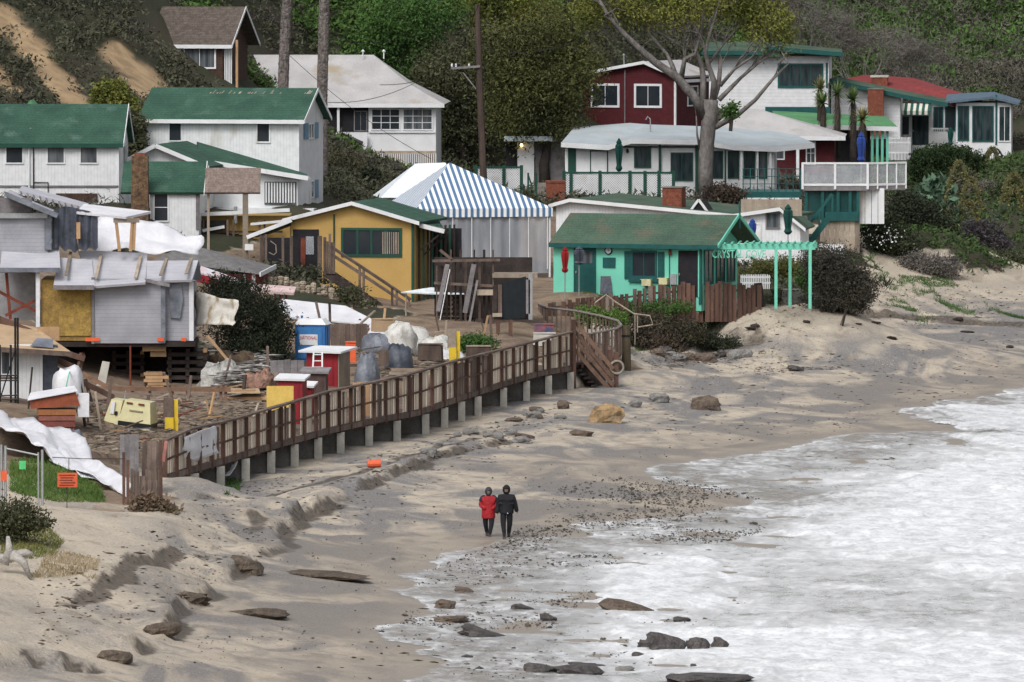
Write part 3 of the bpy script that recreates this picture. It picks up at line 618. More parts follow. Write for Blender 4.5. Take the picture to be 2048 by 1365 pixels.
# ================================================================ turquoise cottage with its pergola
h = T('cottage', 'turquoise beach cottage with dark green roof and teal trim', 'house', 1107, 592, 412, -21)
x1 = h.u(1400); ze = h.v(484); zr = h.v(431, 2.6); D = 5.0
h.gable_x(0, x1, D, ze, zr, TURQ, GREENR2, ov=.35, fascia=TEAL, ovl=.1, ovr=.95)
h.part('gable_trim', MB().beam((x1 + .98, -.4, ze - .1), (x1 + .98, D / 2, zr + .1), .06, .16).beam((x1 + .98, D / 2, zr + .1), (x1 + .98, D + .4, ze - .1), .06, .16), TURQ)
h.part('finial', MB().beam((x1 + 1.0, D / 2, zr - .5), (x1 + 1.0, D / 2, zr + .75), .07), TEAL)
h.box('corner_board', x1 - .1, x1 + .03, -.04, .08, -.3, ze - .05, TEAL)
h.door(1148, 495, 1192, 588, TEAL, glass=(1166, 503, 1185, 526))
c = h.part('clock', MB().add(*(lambda n, R: ([(R * math.cos(6.2832 * i / n), 0, R * math.sin(6.2832 * i / n)) for i in range(n)] + [(R * math.cos(6.2832 * i / n), -.06, R * math.sin(6.2832 * i / n)) for i in range(n)], [tuple(range(n, 2 * n))] + [(i, (i + 1) % n, n + (i + 1) % n, n + i) for i in range(n)]))(20, .19)), BLACK); c.location = (h.u(1217), -.003, h.v(500))
h.part('clock_face', MB().add([(.14 * math.cos(.3142 * i), -.065, .14 * math.sin(.3142 * i)) for i in range(20)], [tuple(range(20))]), WHITE, c)
h.part('clock_hand', MB().box(-.008, .008, -.075, -.068, -.02, .12).box(-.01, .085, -.075, -.068, -.01, .008), BLACK, c)
h.pb('notice_board', 1205, 514, 1230, 534, -.05, -.003, TEAL)
h.win(1262, 499, 1313, 553, 2, 1, TEAL, GLASS, .09)
for a, b in ((1248, 1261), (1314, 1327)):
    sh = h.pb('shutter', a, 501, b, 556, -.05, -.003, TEAL); m = MB()
    for k in range(9): m.box(h.u(a) + .04, h.u(b) - .04, -.065, -.05, h.v(554) + k * .14 + .03, h.v(554) + k * .14 + .1)
    h.part('louvre', m, TEAL, sh)
h.pb('sill', 1256, 552, 1320, 562, -.12, -.003, TEAL)
h.door(1353, 495, 1397, 590, DARK, fr=TURQ)
for k, (a, t, b, d) in enumerate(((1282, 556, 1300, 569), (1316, 553, 1332, 566))):
    o = h.pb('wall_basin', a, t, b, d, -.35, -.003, CREAM); h.box('bowl', h.u(a) + .04, h.u(b) - .04, -.31, -.06, h.v(t) - .02, h.v(t) + .012, CONC, o); h.box('pipe', h.u((a + b) / 2) - .03, h.u((a + b) / 2) + .03, -.14, -.06, 0, h.v(d), METAL, o)
o = h.pb('meter_box', 1338, 545, 1351, 566, -.14, -.003, METAL); h.part('conduit', MB().tube([(h.u(1338), -.05, h.v(487)), (h.u(1338), -.05, h.v(588))], .02, 5), TEAL, o)
h.part('wall_lamp', MB().lathe([(.02, .2), (.07, .12), (.09, -.05), (.04, -.1)], (h.u(1340), -.1, h.v(503)), 8), RUST)
zb0, zb1 = h.v(566), h.v(497)
for k, (y0, y1) in enumerate(((.35, 1.6), (2.0, 3.2), (3.5, 4.6))): h.winr(x1, y0, zb0, y1, zb1, 2, TEAL, GLASSC if k != 1 else GLASST)
s_ = T('sandwich_board', 'dark folding menu board leaning against the turquoise cottage wall', 'sign', 1200, 588, 411)
for q in (-.12, .12): s_.part('board', MB().slab([(.0, q * 1.8, 0), (.55, q * 1.8, 0), (.52, 0, .82), (.03, 0, .82)][:: 1 if q < 0 else -1], .03), GREYW if q > 0 else TARPD)
# pergola: posts, beams, slats, hanging letters
g = T('pergola', 'turquoise slatted pergola on slim posts beside the cottage', 'pergola', 1552, 596, 409, -4)
zt = g.v(497)
px0 = g.u(1432); px1 = g.u(1622)
for xx, yy in ((g.u(1552), 0), (g.u(1583, 2.2), 2.2), (g.u(1620), 0)): g.part('post', MB().beam((xx, yy, -.5), (xx, yy, zt), .14), TURQ)
for yy in (0, 2.2): g.part('beam', MB().box(px0 + (1.4 if yy else 0), px1 + .2, yy - .05, yy + .05, zt - .06, zt + .2), TURQ)
for k in range(15):
    xx = px0 + .1 + k * (px1 - px0) / 14
    g.part('slat', MB().box(xx - .04, xx + .04, -.25, 2.5, zt + .203, zt + .26), TURQ)
text('CRYSTAL COVE', .52, TURQ, g.o, (g.u(1424), -.12, zt - .44), ext=.04, sx=.68)
# folded umbrellas
def umbrella(label, px, pt, pb, pg, mat, Y=None, group=None, wide=.17, pole=METAL):
    p = G(px, pg) if Y is None else W(px, pg, Y)
    t = T('folded_umbrella', label, 'umbrella', px, pg, at=p, group=group); z1 = t.v(pt); z0 = t.v(pb)
    t.part('pole', MB().tube([(0, 0, 0), (0, 0, z1)], .028, 6), pole); n = 12; H = z1 - z0
    prof = [(.02, 0), (.10, .02), (.9 * wide, .1), (wide * .62, .2), (wide * .8, .4), (wide, .62), (wide * .95, .78), (wide * .6, .84), (wide * .75, .87), (.03, 1.0)]
    m = MB(); o = 0
    for r, z in prof:
        for j in range(n): a = 6.2832 * j / n; rr = r * (1 + (.22 if j % 2 else -.12)); m.v.append((rr * math.cos(a), rr * math.sin(a), z0 + z * H))
    for i in range(len(prof) - 1):
        for j in range(n): m.f.append((i * n + j, i * n + (j + 1) % n, (i + 1) * n + (j + 1) % n, (i + 1) * n + j))
    t.part('canopy', m, mat); return t
umbrella('dark red folded umbrella in front of the turquoise cottage', 1130, 494, 546, 612, REDF, 409.5)
umbrella('black folded umbrella beside the teal cottage door', 1158, 494, 530, 606, TARPD, 410.2, wide=.24)
umbrella('dark green folded umbrella on the terrace behind lattice panels', 1238, 277, 344, 380, GREENF, 487, wide=.2)
umbrella('bright blue folded umbrella on the white railed deck', 1722, 264, 326, 372, BLUEF, 456, wide=.21)
umbrella('dark green folded umbrella outside the low white cottage', 1576, 409, 470, 497, GREENF, 437, wide=.22)
umbrella('blue folded umbrella half hidden behind the turquoise gable', 1505, 438, 482, 500, BLUEF, 430, wide=.18)
umbrella('small dark green folded umbrella by the striped awning porch', 1901, 255, 291, 300, GREENF, 533, wide=.17)
# low green-roofed house behind the turquoise cottage
h = T('low_house', 'low white house with faded green roof behind the turquoise cottage', 'house', 1112, 520, 445, -15)
za = h.v(402); xr = h.u(1530)
h.gable_y(0, xr, h.u(1143), 9.0, h.v(411), h.v(436), za, WBOARD, GREENR2, ov=.35, trim=WHITE)
cx = h.u(1348, 2.0); ch = h.box('chimney', cx - .5, cx + .5, 1.6, 2.5, h.v(440, 2), h.v(374, 2), BRICK); h.box('chimney_cap', cx - .55, cx + .55, 1.55, 2.55, h.v(374, 2), h.v(374, 2) + .06, CONCD, ch)
dx = h.u(1397, .8); zd = h.v(428, .8); zp = h.v(399, .8)
h.part('dormer', MB().poly([(dx - .5, .8, zd), (dx + .5, .8, zd), (dx, .8, zp)], (0, 1.6, 0)), DARK)
h.part('dormer_trim', MB().beam((dx - .58, .75, zd), (dx, .75, zp + .04), .08, .12).beam((dx, .75, zp + .04), (dx + .58, .75, zd), .08, .12), WHITE)
h = T('shed_cottage', 'small white cottage with tan siding band below the timber deck', 'house', 1480, 512, 440, -8)
h.gable_y(0, h.u(1600), h.u(1560), 4.0, h.v(432), h.v(452), h.v(420), WBOARD, GREENR2, ov=.3, trim=WHITE)
h.pb('siding_band', 1482, 399, 1603, 432, .3, .5, PALEW); h.win(1531, 425, 1560, 458, 1, 1, GREYW, GLASSC); h.door(1497, 447, 1522, 512, WHITE)
# brick chimney stub by the tent
t = T('brick_pier', 'square red brick pier with whitewash marks beside the steps', 'pier', 1111, 402, 470)
t.box('shaft', -.5, .5, 0, .9, -.4, t.v(366), BRICK); t.box('cap', -.54, .54, -.04, .94, t.v(366), t.v(362), BRICK)
# white house with flat blue-grey roof
h = T('flat_roof_house', 'long white bungalow with blue grey flat roof and dark green trim', 'house', 1130, 392, 490, -3)
xr = h.u(1548); D = 6.5
h.box('wall', 0, xr, 0, D, -.5, h.v(296), WHITE)
e = [(1122, 291), (1215, 297), (1262, 284), (1395, 286), (1470, 297), (1550, 300), (1628, 292)]; k = [(1150, 255), (1262, 246), (1300, 249), (1395, 252), (1470, 256), (1550, 262), (1600, 270)]
m = MB(); n = len(e); fr = [(h.u(a, -.6), -.6, h.v(b - 5, -.6)) for a, b in e]; bk = [(h.u(a, D), D, h.v(b, D)) for a, b in k]
m.v = fr + bk + [(x, y, z - .14) for x, y, z in fr + bk]
for i in range(n - 1): m.f += [(i, i + 1, n + i + 1, n + i), (2 * n + i, 3 * n + i, 3 * n + i + 1, 2 * n + i + 1), (i, 2 * n + i, 2 * n + i + 1, i + 1), (n + i, n + i + 1, 3 * n + i + 1, 3 * n + i)]
m.f += [(0, n, 3 * n, 2 * n), (n - 1, 3 * n - 1, 4 * n - 1, 2 * n - 1)]
h.part('roof', m, BLUER)
m = MB()
for i in range(n - 1):
    p, q = fr[i], fr[i + 1]; m.hexa([(p[0], -.66, p[2] - .24), (q[0], -.66, q[2] - .24), (q[0], -.604, q[2] - .24), (p[0], -.604, p[2] - .24), (p[0], -.66, p[2] + .03), (q[0], -.66, q[2] + .03), (q[0], -.604, q[2] + .03), (p[0], -.604, p[2] + .03)])
h.part('fascia', m, WHITE)
h.door(1180, 301, 1216, 382, WHITE, fr=DGREEN); h.win(1187, 307, 1210, 345, 2, 2, WHITE, GLASS, .05)
h.pb('wall_panel', 1136, 295, 1152, 385, -.03, -.003, DGREEN)
h.win(1268, 294, 1302, 336, 1, 1, DGREEN, GLASST); h.win(1341, 305, 1386, 362, 2, 1, DGREEN, GLASST)
h.pb('post', 1317, 290, 1322, 385, -.14, -.02, DGREEN); h.pb('post', 1390, 288, 1397, 390, -.14, -.02, DGREEN)
for a, b in ((1424, 1446), (1455, 1478), (1487, 1510), (1516, 1534)): h.win(a, 302, b, 357, 1, 1, DGREEN, GLASST if a != 1516 else GLASSC, .06)
for a in (1450, 1482, 1514, 1540): h.pb('post', a - 2, 300, a + 2, 384, -.5, -.42, WHITE if a != 1450 else DGREEN)
h.part('vent_pipe', MB().tube([(h.u(1303, 3), 3, h.v(280, 3)), (h.u(1302, 3), 3, h.v(238, 3)), (h.u(1297, 3), 3, h.v(233, 3)), (h.u(1293, 3), 3, h.v(240, 3))], .035, 6), METAL)
h.part('wall_lamp', MB().lathe([(.02, .1), (.07, .05), (.08, -.1), (.02, -.14)], (h.u(1255), -.12, h.v(301)), 8), BLACK)
# left porch with a lit lamp
h = T('entry_porch', 'small white entry porch with a lit lamp under the dark tree', 'porch', 1010, 385, 497)
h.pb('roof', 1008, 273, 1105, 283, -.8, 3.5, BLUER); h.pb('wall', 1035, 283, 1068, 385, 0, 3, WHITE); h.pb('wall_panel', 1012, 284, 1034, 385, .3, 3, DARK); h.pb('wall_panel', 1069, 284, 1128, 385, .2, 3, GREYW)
lampm = bpy.data.materials.new('lit_bulb'); lampm.use_nodes = True; lampm.node_tree.nodes['Principled BSDF'].inputs['Emission Color'].default_value = (1, .6, .22, 1); lampm.node_tree.nodes['Principled BSDF'].inputs['Emission Strength'].default_value = 4; lampm.node_tree.nodes['Principled BSDF'].inputs['Base Color'].default_value = (.8, .5, .2, 1); MATS['lit_bulb'] = lampm
l_ = h.part('lamp', MB().lathe([(.01, -.09), (.075, -.05), (.085, .02), (.04, .1)], (h.u(1043), -.12, h.v(291)), 8), lampm); h.part('lamp_bracket', MB().beam((h.u(1043), -.12, h.v(286)), (h.u(1043), .0, h.v(285)), .03), BLACK, l_)
# lattice fences
def lattice(label, xs, top, bot, Y, rail=DGREEN, yaw=0, dens=.13, name='lattice_fence', pickets=False):
    t = T(name, label, 'fence', xs[0], bot, Y, yaw); z1 = t.v(top); X = [t.u(x) for x in xs]
    for x in X: t.box('post', x - .09, x + .09, -.06, .06, -.5, z1 + .06, rail)
    for a, b in zip(X[:-1], X[1:]):
        a += .09; b -= .09; t.box('top_rail', a, b, -.045, .045, z1 - .1, z1, rail)
        m = MB(); w = b - a; hh = z1 - .1; n = int((w + hh) / dens)
        for k in range(n + 1):
            q = k * dens
            if not pickets:
                p0 = (a + min(q, w), max(0, q - w)); p1 = (a + max(0, q - hh), min(q, hh)); m.beam((p0[0], .0, p0[1]), (p1[0], .0, p1[1]), .02, .05, up=(0, 1, 0) if False else (0, 0, 1))
                m.beam((b - (p0[0] - a), .022, p0[1]), (b - (p1[0] - a), .022, p1[1]), .02, .05)
            elif q < w: m.box(a + q, a + q + dens * .68, -.01, .012, -.1, hh + (.06 if k % 2 else .05))
        t.part('lattice_panel', m, WHITE, kind='stuff')
        if not pickets: t.box('lattice_backing_or_shade', a, b, .10, .12, -.3, hh - .02, M('lattice_shade_grey', (.16, .165, .16), (.11, .115, .11)))  # added dark sheet: shade behind the lattice put in as colour
    return t
lattice('white lattice fence with dark green posts fronting the bungalow terrace', [1128, 1142, 1200, 1260, 1290, 1318, 1347], 344, 396, 482)
lattice('white lattice fence panel with green posts behind the striped tent', [952, 1008, 1043], 333, 400, 480)
t = T('garden_steps', 'dark steps with green handrail beside the brick pier', 'steps', 1075, 402, 474)
for k in range(6): t.box('tread', .0, .75, k * .3, k * .3 + .32, k * .18 - .3, k * .18 + .02 - .0, PALEW if k % 2 else GREYW)
for xx in (-.5, -.06): t.part('post', MB().beam((xx, 0, -.3), (xx, 0, 1.5), .1), DGREEN)
t.part('handrail', MB().beam((-.5, -.05, 1.4), (.0, -.05, -.1), .08), DGREEN)
# maroon house
h = T('maroon_house', 'maroon cottage with white trimmed gable and grey roof above the bungalow', 'house', 1165, 264, 522, -22)
x1 = h.u(1350); ap = h.u(1290); h.gable_y(0, x1, ap, 5.5, h.v(150), h.v(152), h.v(126), MAROON, GREYR, ov=.3, trim=WHITE, ox=.25)
h.win(1182, 167, 1239, 215, 2, 1, WHITE, GLASS, .13); h.win(1268, 167, 1323, 215, 2, 1, WHITE, GLASS, .13)
h.box('corner_board', x1 - .1, x1 + .02, -.03, .1, -.3, h.v(156), WHITE); h.part('downspout', MB().tube([(h.u(1250), -.06, h.v(140)), (h.u(1250), -.06, -.2)], .04, 6), GREYW)
h.winr(x1, 1.9, h.v(213), 3.6, h.v(172), 2); h.box('side_fascia', x1 + .26, x1 + .3, -.3, 5.8, h.v(158) - .2, h.v(158) - .02, WHITE)
h.part('vent_pipe', MB().tube([(h.u(1249, 2), 2, h.v(150, 2)), (h.u(1248, 2), 2, h.v(110, 2))], .04, 6).lathe([(.02, -.08), (.09, 0), (.02, .08)], (h.u(1248, 2), 2, h.v(110, 2)), 8), METAL)
# white shingled house with flat green roof
h = T('shingled_house', 'white shingled two storey house with flat green roof edge', 'house', 1418, 246, 538, -4)
x1 = h.u(1655); h.box('wall', 0, x1, 0, 7, -.6, h.v(112), WSHING)
h.part('roof', MB().slab([(-.4, -.8, h.v(104, -.8)), (h.u(1560), -.8, h.v(104, -.8)), (h.u(1560), 7.4, h.v(84, 7.4)), (-.4, 7.4, h.v(84, 7.4))], .3), GREENR2)
h.part('roof', MB().slab([(h.u(1530), -.82, h.v(95, -.8)), (x1 + .9, -.82, h.v(106, -.8)), (x1 + .6, 7.4, h.v(98, 7.4)), (h.u(1530), 7.4, h.v(84, 7.4))], .25), GREENR2)
h.part('fascia', MB().beam((h.u(1535), -.87, h.v(97, -.8)), (x1 + .92, -.87, h.v(109, -.8)), .06, .26).box(-.4, h.u(1534), -.86, -.8, h.v(106, -.8) - .13, h.v(106, -.8) + .12), TEAL)
h.win(1555, 127, 1646, 176, 4, 1, TEAL, GLASST, .12); h.pb('wall_panel', 1651, 126, 1655, 176, -.03, -.003, TEAL)
h.part('downspout', MB().tube([(x1 + .04, -.08, h.v(112)), (x1 + .04, -.08, h.v(165))], .04, 6), WHITE)
h.pb('wall_panel', 1530, 214, 1660, 226, -.04, -.003, TEAL)
h2 = T('side_wing', 'white shingled wing with sloping green roof next to the flat roofed house', 'house', 1662, 262, 540, -4)
xe = h2.u(1800); h2.part('wall', MB().poly([(0, 0, -.5), (xe, 0, -.5), (xe, 0, h2.v(194)), (0, 0, h2.v(162))], (0, 5, 0)), WSHING)
q = [(h2.u(1660), -.6, h2.v(158, -.6)), (h2.u(1800), -.6, h2.v(188, -.6)), (h2.u(1895), -.6, h2.v(206, -.6))]; bk = [(a + .3, 2.2, z + .12) for a, y, z in q]
m = MB()
for i in range(2): m.slab([q[i], q[i + 1], bk[i + 1], bk[i]], .16)
h2.part('roof', m, GREENR3 if False else GREENR2); m = MB()
for i in range(2): m.beam((q[i][0], -.64, q[i][2] - .12), (q[i + 1][0], -.64, q[i + 1][2] - .12), .06, .24)
h2.part('fascia', m, TEAL)
cx = h2.u(1750, -.9); ch = h2.box('chimney', cx - .48, cx + .48, -1.4, -.65, -.3, h2.v(179, -1), BRICK); h2.box('chimney_cap', cx - .52, cx + .52, -1.44, -.63, h2.v(179, -1), h2.v(177, -1), CONCD, ch)
# red-roofed house with striped awning
h = T('red_roof_house', 'white house with red roof, striped awning and glazed porch', 'house', 1775, 291, 545, -6)
x1 = h.u(1945); h.box('wall', 0, x1, 0, 6, -.5, h.v(208), WHITE)
rp = [(1688, 158, 3), (1740, 150, 6), (1835, 156, 6), (1962, 198, 0), (1905, 208, -.5), (1790, 186, 0)]; pts = [(h.u(a, y), y, h.v(b, y)) for a, b, y in rp]
m = MB(); c0 = (h.u(1810, 3), 3, h.v(166, 3)); m.v = pts + [c0] + [(x, y, z - .15) for x, y, z in pts]; m.f = [(i, (i + 1) % 6, 6)[::-1] for i in range(6)] + [(i, 7 + i, 7 + (i + 1) % 6, (i + 1) % 6) for i in range(6)] + [tuple(range(7, 13))]
h.part('roof', m, REDR)
cx = h.u(1762, 2); ch = h.box('chimney', cx - .5, cx + .5, 1.6, 2.5, h.v(190, 2), h.v(155, 2), BRICK); h.box('chimney_cap', cx - .56, cx + .56, 1.55, 2.55, h.v(155, 2), h.v(151, 2), CONC, ch)
h.part('awning', MB().slab([(h.u(1774), -1.1, h.v(222, -1.1)), (h.u(1862), -1.1, h.v(222, -1.1)), (h.u(1862), -.02, h.v(207)), (h.u(1774), -.02, h.v(207))], .02).box(h.u(1774), h.u(1862), -1.12, -1.09, h.v(230, -1.1), h.v(222, -1.1)), AWN)
h.win(1779, 231, 1820, 272, 2, 1, WHITE, GLASST); h.door(1822, 230, 1859, 290, GLASST, fr=WHITE)
h.win(1866, 214, 1886, 262, 2, 1, TEAL, GLASS); h.win(1889, 214, 1910, 262, 1, 1, TEAL, GLASS)
r = h.box('porch_rail', h.u(1862), h.u(1898), -1.12, -1.05, h.v(259, -1), h.v(256, -1), WHITE)
for k in range(9): xx = h.u(1863) + k * .13; h.box('baluster', xx, xx + .045, -1.1, -1.06, h.v(291, -1), h.v(259, -1), WHITE, r)
h = T('blue_roof_house', 'white house with steel blue roof edge and tall dark windows', 'house', 1912, 318, 540, -4)
x1 = h.u(2022); h.box('wall', 0, x1, 0, 6, -.5, h.v(206), WHITE)
h.part('roof', MB().slab([(h.u(1890), -.5, h.v(203)), (h.u(1985), -.5, h.v(193)), (h.u(1985), 6, h.v(184, 6)), (h.u(1890), 6, h.v(188, 6))], .14).slab([(h.u(1985), -.5, h.v(193)), (h.u(2038), -.5, h.v(206)), (h.u(2038), 6, h.v(200, 6)), (h.u(1985), 6, h.v(184, 6))], .14), STEELR)
h.win(1915, 212, 1938, 282, 2, 1, TEAL, GLASST); h.win(1944, 212, 1987, 284, 2, 1, TEAL, GLASST); h.win(1996, 212, 2021, 284, 2, 1, WHITE, GLASST); h.pb('corner_board', 1990, 190, 1994, 290, -.05, -.003, TEAL)
# grey hipped roof and turquoise porch behind the deck
h = T('hip_roof_house', 'low house with pale grey hipped roof and maroon wall', 'house', 1455, 330, 505, -3)
x1 = h.u(1668); h.box('wall', 0, x1, .6, 6, -.5, h.v(277), MAROON); zf = h.v(274, -.3)
a, b = h.u(1400), h.u(1690); P = [(a, -.3, zf), (b, -.3, zf), (b, 7, zf), (a, 7, zf), (h.u(1475, 3.3), 3.3, h.v(217, 3.3)), (h.u(1515, 3.3), 3.3, h.v(217, 3.3))]
h.part('roof', MB().add(P, [(0, 1, 5, 4), (1, 2, 5), (2, 3, 4, 5), (3, 0, 4), (3, 2, 1, 0)]), GREYR); h.box('fascia', h.u(1560), b + .02, -.34, -.302, zf - .2, zf + .03, WHITE)
h.win(1551, 283, 1570, 320, 1, 1, WHITE, GLASSC, y=.6); h.win(1612, 283, 1632, 330, 2, 2, WHITE, GLASSC, y=.6); h.pb('post', 1592, 278, 1598, 380, -.1, .05, WHITE)
h = T('green_roof_porch', 'turquoise porch under a bright green low roof behind the yuccas', 'porch', 1590, 330, 515, -3)
h.part('roof', MB().slab([(h.u(1560), -.4, h.v(250)), (h.u(1797), -.4, h.v(256)), (h.u(1770), 5, h.v(233, 5)), (h.u(1540), 5, h.v(222, 5))], .15), GREENR3); h.part('fascia', MB().beam((h.u(1600), -.45, h.v(253)), (h.u(1797), -.45, h.v(258)), .06, .26), WHITE)
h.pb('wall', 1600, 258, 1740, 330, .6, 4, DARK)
for x in (1744, 1754, 1764, 1774): h.pb('post', x - 2.5, 259, x + 2.5, 330, -.1, .05, TURQ)
# raised white deck with teal stair
g = T('raised_deck', 'raised timber deck with white railing and glass panels over teal lattice', 'deck', 1605, 505, 455, -2)
zd = g.v(372); xa, xb, xc = g.u(1605), g.u(1735), g.u(1812)
g.part('deck_floor', MB().poly([(xa, 0, zd - .25), (xb, 0, zd - .25), (xc, 1.6, zd - .25), (xc, 4.5, zd - .25), (xa, 4.5, zd - .25)], (0, 0, .22)), GREYW)
zr0, zr1 = g.v(372) + .02, g.v(327)
def seg(p, q, n):
    d = Vector(q) - Vector(p)
    g.part('rail', MB().beam(Vector(p) + Vector((0, 0, zr1)), Vector(q) + Vector((0, 0, zr1)), .08, .1), WHITE); g.part('rail', MB().beam(Vector(p) + Vector((0, 0, zr0 + .04)), Vector(q) + Vector((0, 0, zr0 + .04)), .06, .12), WHITE)
    for k in range(n + 1):
        a = Vector(p) + d * (k / n); g.part('post', MB().beam(a + Vector((0, 0, zr0 - .2)), a + Vector((0, 0, zr1 + .04)), .12 if n < 4 else .07), WHITE)
        if k < n:
            b2 = Vector(p) + d * ((k + 1) / n); g.part('glass_panel', MB().poly([(a.x, a.y, zr0 + .12), (b2.x, b2.y, zr0 + .12), (b2.x, b2.y, zr1 - .06), (a.x, a.y, zr1 - .06)], (0, .015, 0)), PANELG)
seg((xa, 0, 0), (xb, 0, 0), 2); seg((xb + .02, 0.01, 0), (xc, 1.6, 0), 4)
for x in (1612, 1645, 1676, 1700, 1716): g.pb('lattice_post', x - 3, 376, x + 3, 442, .1, .25, TEAL)
m = MB()
for k in range(26):
    z = g.v(440) + k * (g.v(378) - g.v(440)) / 25; m.box(g.u(1610), g.u(1716), .26, .29, z, z + .035)
for k in range(36):
    xx = g.u(1610) + k * .075; m.box(xx, xx + .03, .295, .32, g.v(440), g.v(377))
g.part('lattice', m, TEAL, kind='stuff'); g.pb('lattice_backing_or_shade', 1612, 376, 1716, 440, .9, 1.0, GREYW)
for k in range(8):
    a = 1640 + k * 10; g.pb('plank', a, 441 + random.uniform(-2, 2), a + 9.4, 506, .12, .2, PALEW)
for k in range(4): g.pb('wall_board', 1718 + k * 13, 377, 1730 + k * 13, 448, .5, .55, WHITE)
g.part('kickboard', MB().box(g.u(1650), g.u(1717), -.05, .1, g.v(442), g.v(424)), TEAL)
t = T('deck_stair', 'teal painted stair with sloping handrail below the white deck', 'stair', 1612, 490, 452)
tx = t.u(1664); zt = t.v(388)
for yy in (-.5, .5): t.part('stringer', MB().beam((0, yy, -.1), (tx, yy, zt - 1.0), .06, .28), TEAL); t.part('handrail', MB().beam((0, yy, .85), (tx, yy, zt), .07, .1), TEAL)
for k in range(8):
    f_ = k / 7.5; t.part('tread', MB().box(f_ * tx - .12, f_ * tx + .12, -.47, .47, f_ * (zt - 1.0) - .02, f_ * (zt - 1) + .03), TEAL)
for k in range(3): f_ = k / 2; t.part('post', MB().beam((f_ * tx, -.5, f_ * (zt - 1) - .3), (f_ * tx, -.5, f_ * (zt - .85) + .85), .1), TEAL)
g = T('terrace_deck', 'dark green terrace deck with thin wire railing in front of bungalow windows', 'deck', 1484, 398, 478)
g.pb('deck_floor', 1484, 384, 1602, 396, -.3, 4, TEAL); g.pb('fascia', 1486, 396, 1598, 400, -.35, -.31, WHITE)
for k in range(9): a = 1486 + k * 14.3; g.pb('post', a - 1, 338, a + 1, 384, -.25, -.2, TEAL)
for z in (338, 353, 368): g.part('wire', MB().tube([(g.u(1484), -.22, g.v(z)), (g.u(1602), -.22, g.v(z))], .018, 5), TEAL)
# white picket fences right of the pergola
def pickets(label, a, b, top, bot, Y, n, mat=WHITE, name='picket_fence', yaw=0, w=.6, pt=True):
    t = T(name, label, 'fence', a, bot, Y, yaw); x1 = t.u(b); z1 = t.v(top); st = x1 / n
    for zz in (z1 * .25, z1 * .75): t.box('rail', 0, x1, .022, .06, zz - .04, zz + .04, mat)
    m = MB()
    for k in range(n):
        x = k * st; ww = st * w; zz = z1 + random.uniform(-.02, .02)
        m.poly([(x, 0, -.15), (x + ww, 0, -.15), (x + ww, 0, zz - ww * .6), (x + ww / 2, 0, zz), (x, 0, zz - ww * .6)] if pt else [(x, 0, -.15), (x + ww, 0, -.15), (x + ww, 0, zz), (x, 0, zz)], (0, .02, 0))
    t.part('pickets', m, mat, kind='stuff'); return t
pickets('long white picket fence behind the pergola posts', 1480, 1606, 502, 534, 436, 46)
pickets('short white picket fence beside the turquoise cottage corner', 1481, 1541, 549, 572, 417.5, 17)
pickets('white picket tops poking over the bushes by the pale plank wall', 1636, 1690, 488, 512, 440, 16)
pickets('row of tiny white pickets at the foot of the pergola', 1622, 1645, 584, 600, 414, 8)
pickets('white slatted garden gate under an arch beside the round hedge', 1972, 1999, 308, 376, 520, 7, name='garden_gate', w=.62, pt=False)
pickets('white slatted porch skirt below the striped awning', 1776, 1822, 275, 316, 537, 16, name='slatted_skirt', pt=False)
t = T('garden_landing', 'small white landing with railing among the foxtail agaves', 'landing', 1965, 402, 500)
t.pb('floor', 1963, 376, 1992, 392, 0, 1.2, WHITE); [t.pb('post', x - 1.5, 345, x + 1.5, 415, -.05, .05, WHITE) for x in (1965, 1989)]
t = T('garden_stair', 'white handrail of a stair descending through the right hand garden', 'handrail', 2000, 398, 492)
t.part('rail', MB().beam((0, 0, t.v(398)), (t.u(2046), 0, t.v(425)), .09, .12), WHITE); t.part('post', MB().beam((t.u(2046), 0, t.v(480)), (t.u(2046), 0, t.v(420)), .12), WHITE)
t.part('post', MB().beam((0, 0, -1), (0, 0, .1), .1), WHITE)
t = T('garden_arch', 'dark arched trellis over the white garden gate', 'arch', 1970, 360, 519)
t.part('hoop', MB().tube([(t.u(1970 + 17 + 17 * math.cos(a)), 0, t.v(318 - 22 * math.sin(a))) for a in np.linspace(math.pi, 0, 12)] + [(t.u(2004), 0, -.1)], .05, 6), DARKW)
# ================================================================ left: white house with green roof
h = T('white_house', 'white house with broad green roof and three square windows in a row', 'house', -160, 410, 430, -2)
x1 = h.u(238); zr = h.v(213, 3); h.gable_x(0, x1, 6, h.v(286), zr, WBOARD, GREENR, ov=.25, rake=1, fascia=DGREEN)
for a in (11, 94, 160): h.win(a, 288, a + 37, 328, 1, 1, WHITE, GLASSC if a > 20 else GLASS, .06)
h.box('base_board', 0, x1, -.05, -.003, h.v(375), h.v(371), GREYW); h.box('corner_board', x1 - .1, x1 + .02, -.03, .05, 0, h.v(290), WHITE)
h.part('downspout', MB().tube([(h.u(59), -.07, h.v(290)), (h.u(59), -.07, h.v(405))], .05, 6), WHITE); h.part('drain_pipe', MB().tube([(h.u(68), -.06, h.v(290)), (h.u(68), -.06, h.v(400))], .03, 6).tube([(h.u(68), -.06, h.v(365)), (h.u(97), -.06, h.v(365)), (h.u(97), -.06, h.v(400))], .03, 6), BLACK)
b_ = h.pb('timber_panel', 113, 387, 195, 403, -.12, -.003, BROWNW); h.part('vent_pipe', MB().tube([(h.u(60, 1), 1, h.v(275, 1)), (h.u(60, 1), 1, h.v(256, 1))], .05, 6), METAL)
h.part('flue', MB().tube([(x1 + .25, 1, h.v(330)), (x1 + .25, 1, h.v(292))], .09, 8), METAL)
xx = h.u(52, 5); h.part('rear_gable', MB().poly([(xx - .65, 4.5, zr - .5), (xx + .65, 4.5, zr - .5), (xx, 4.5, zr + .28)], (0, 2, 0)), GREENR3)
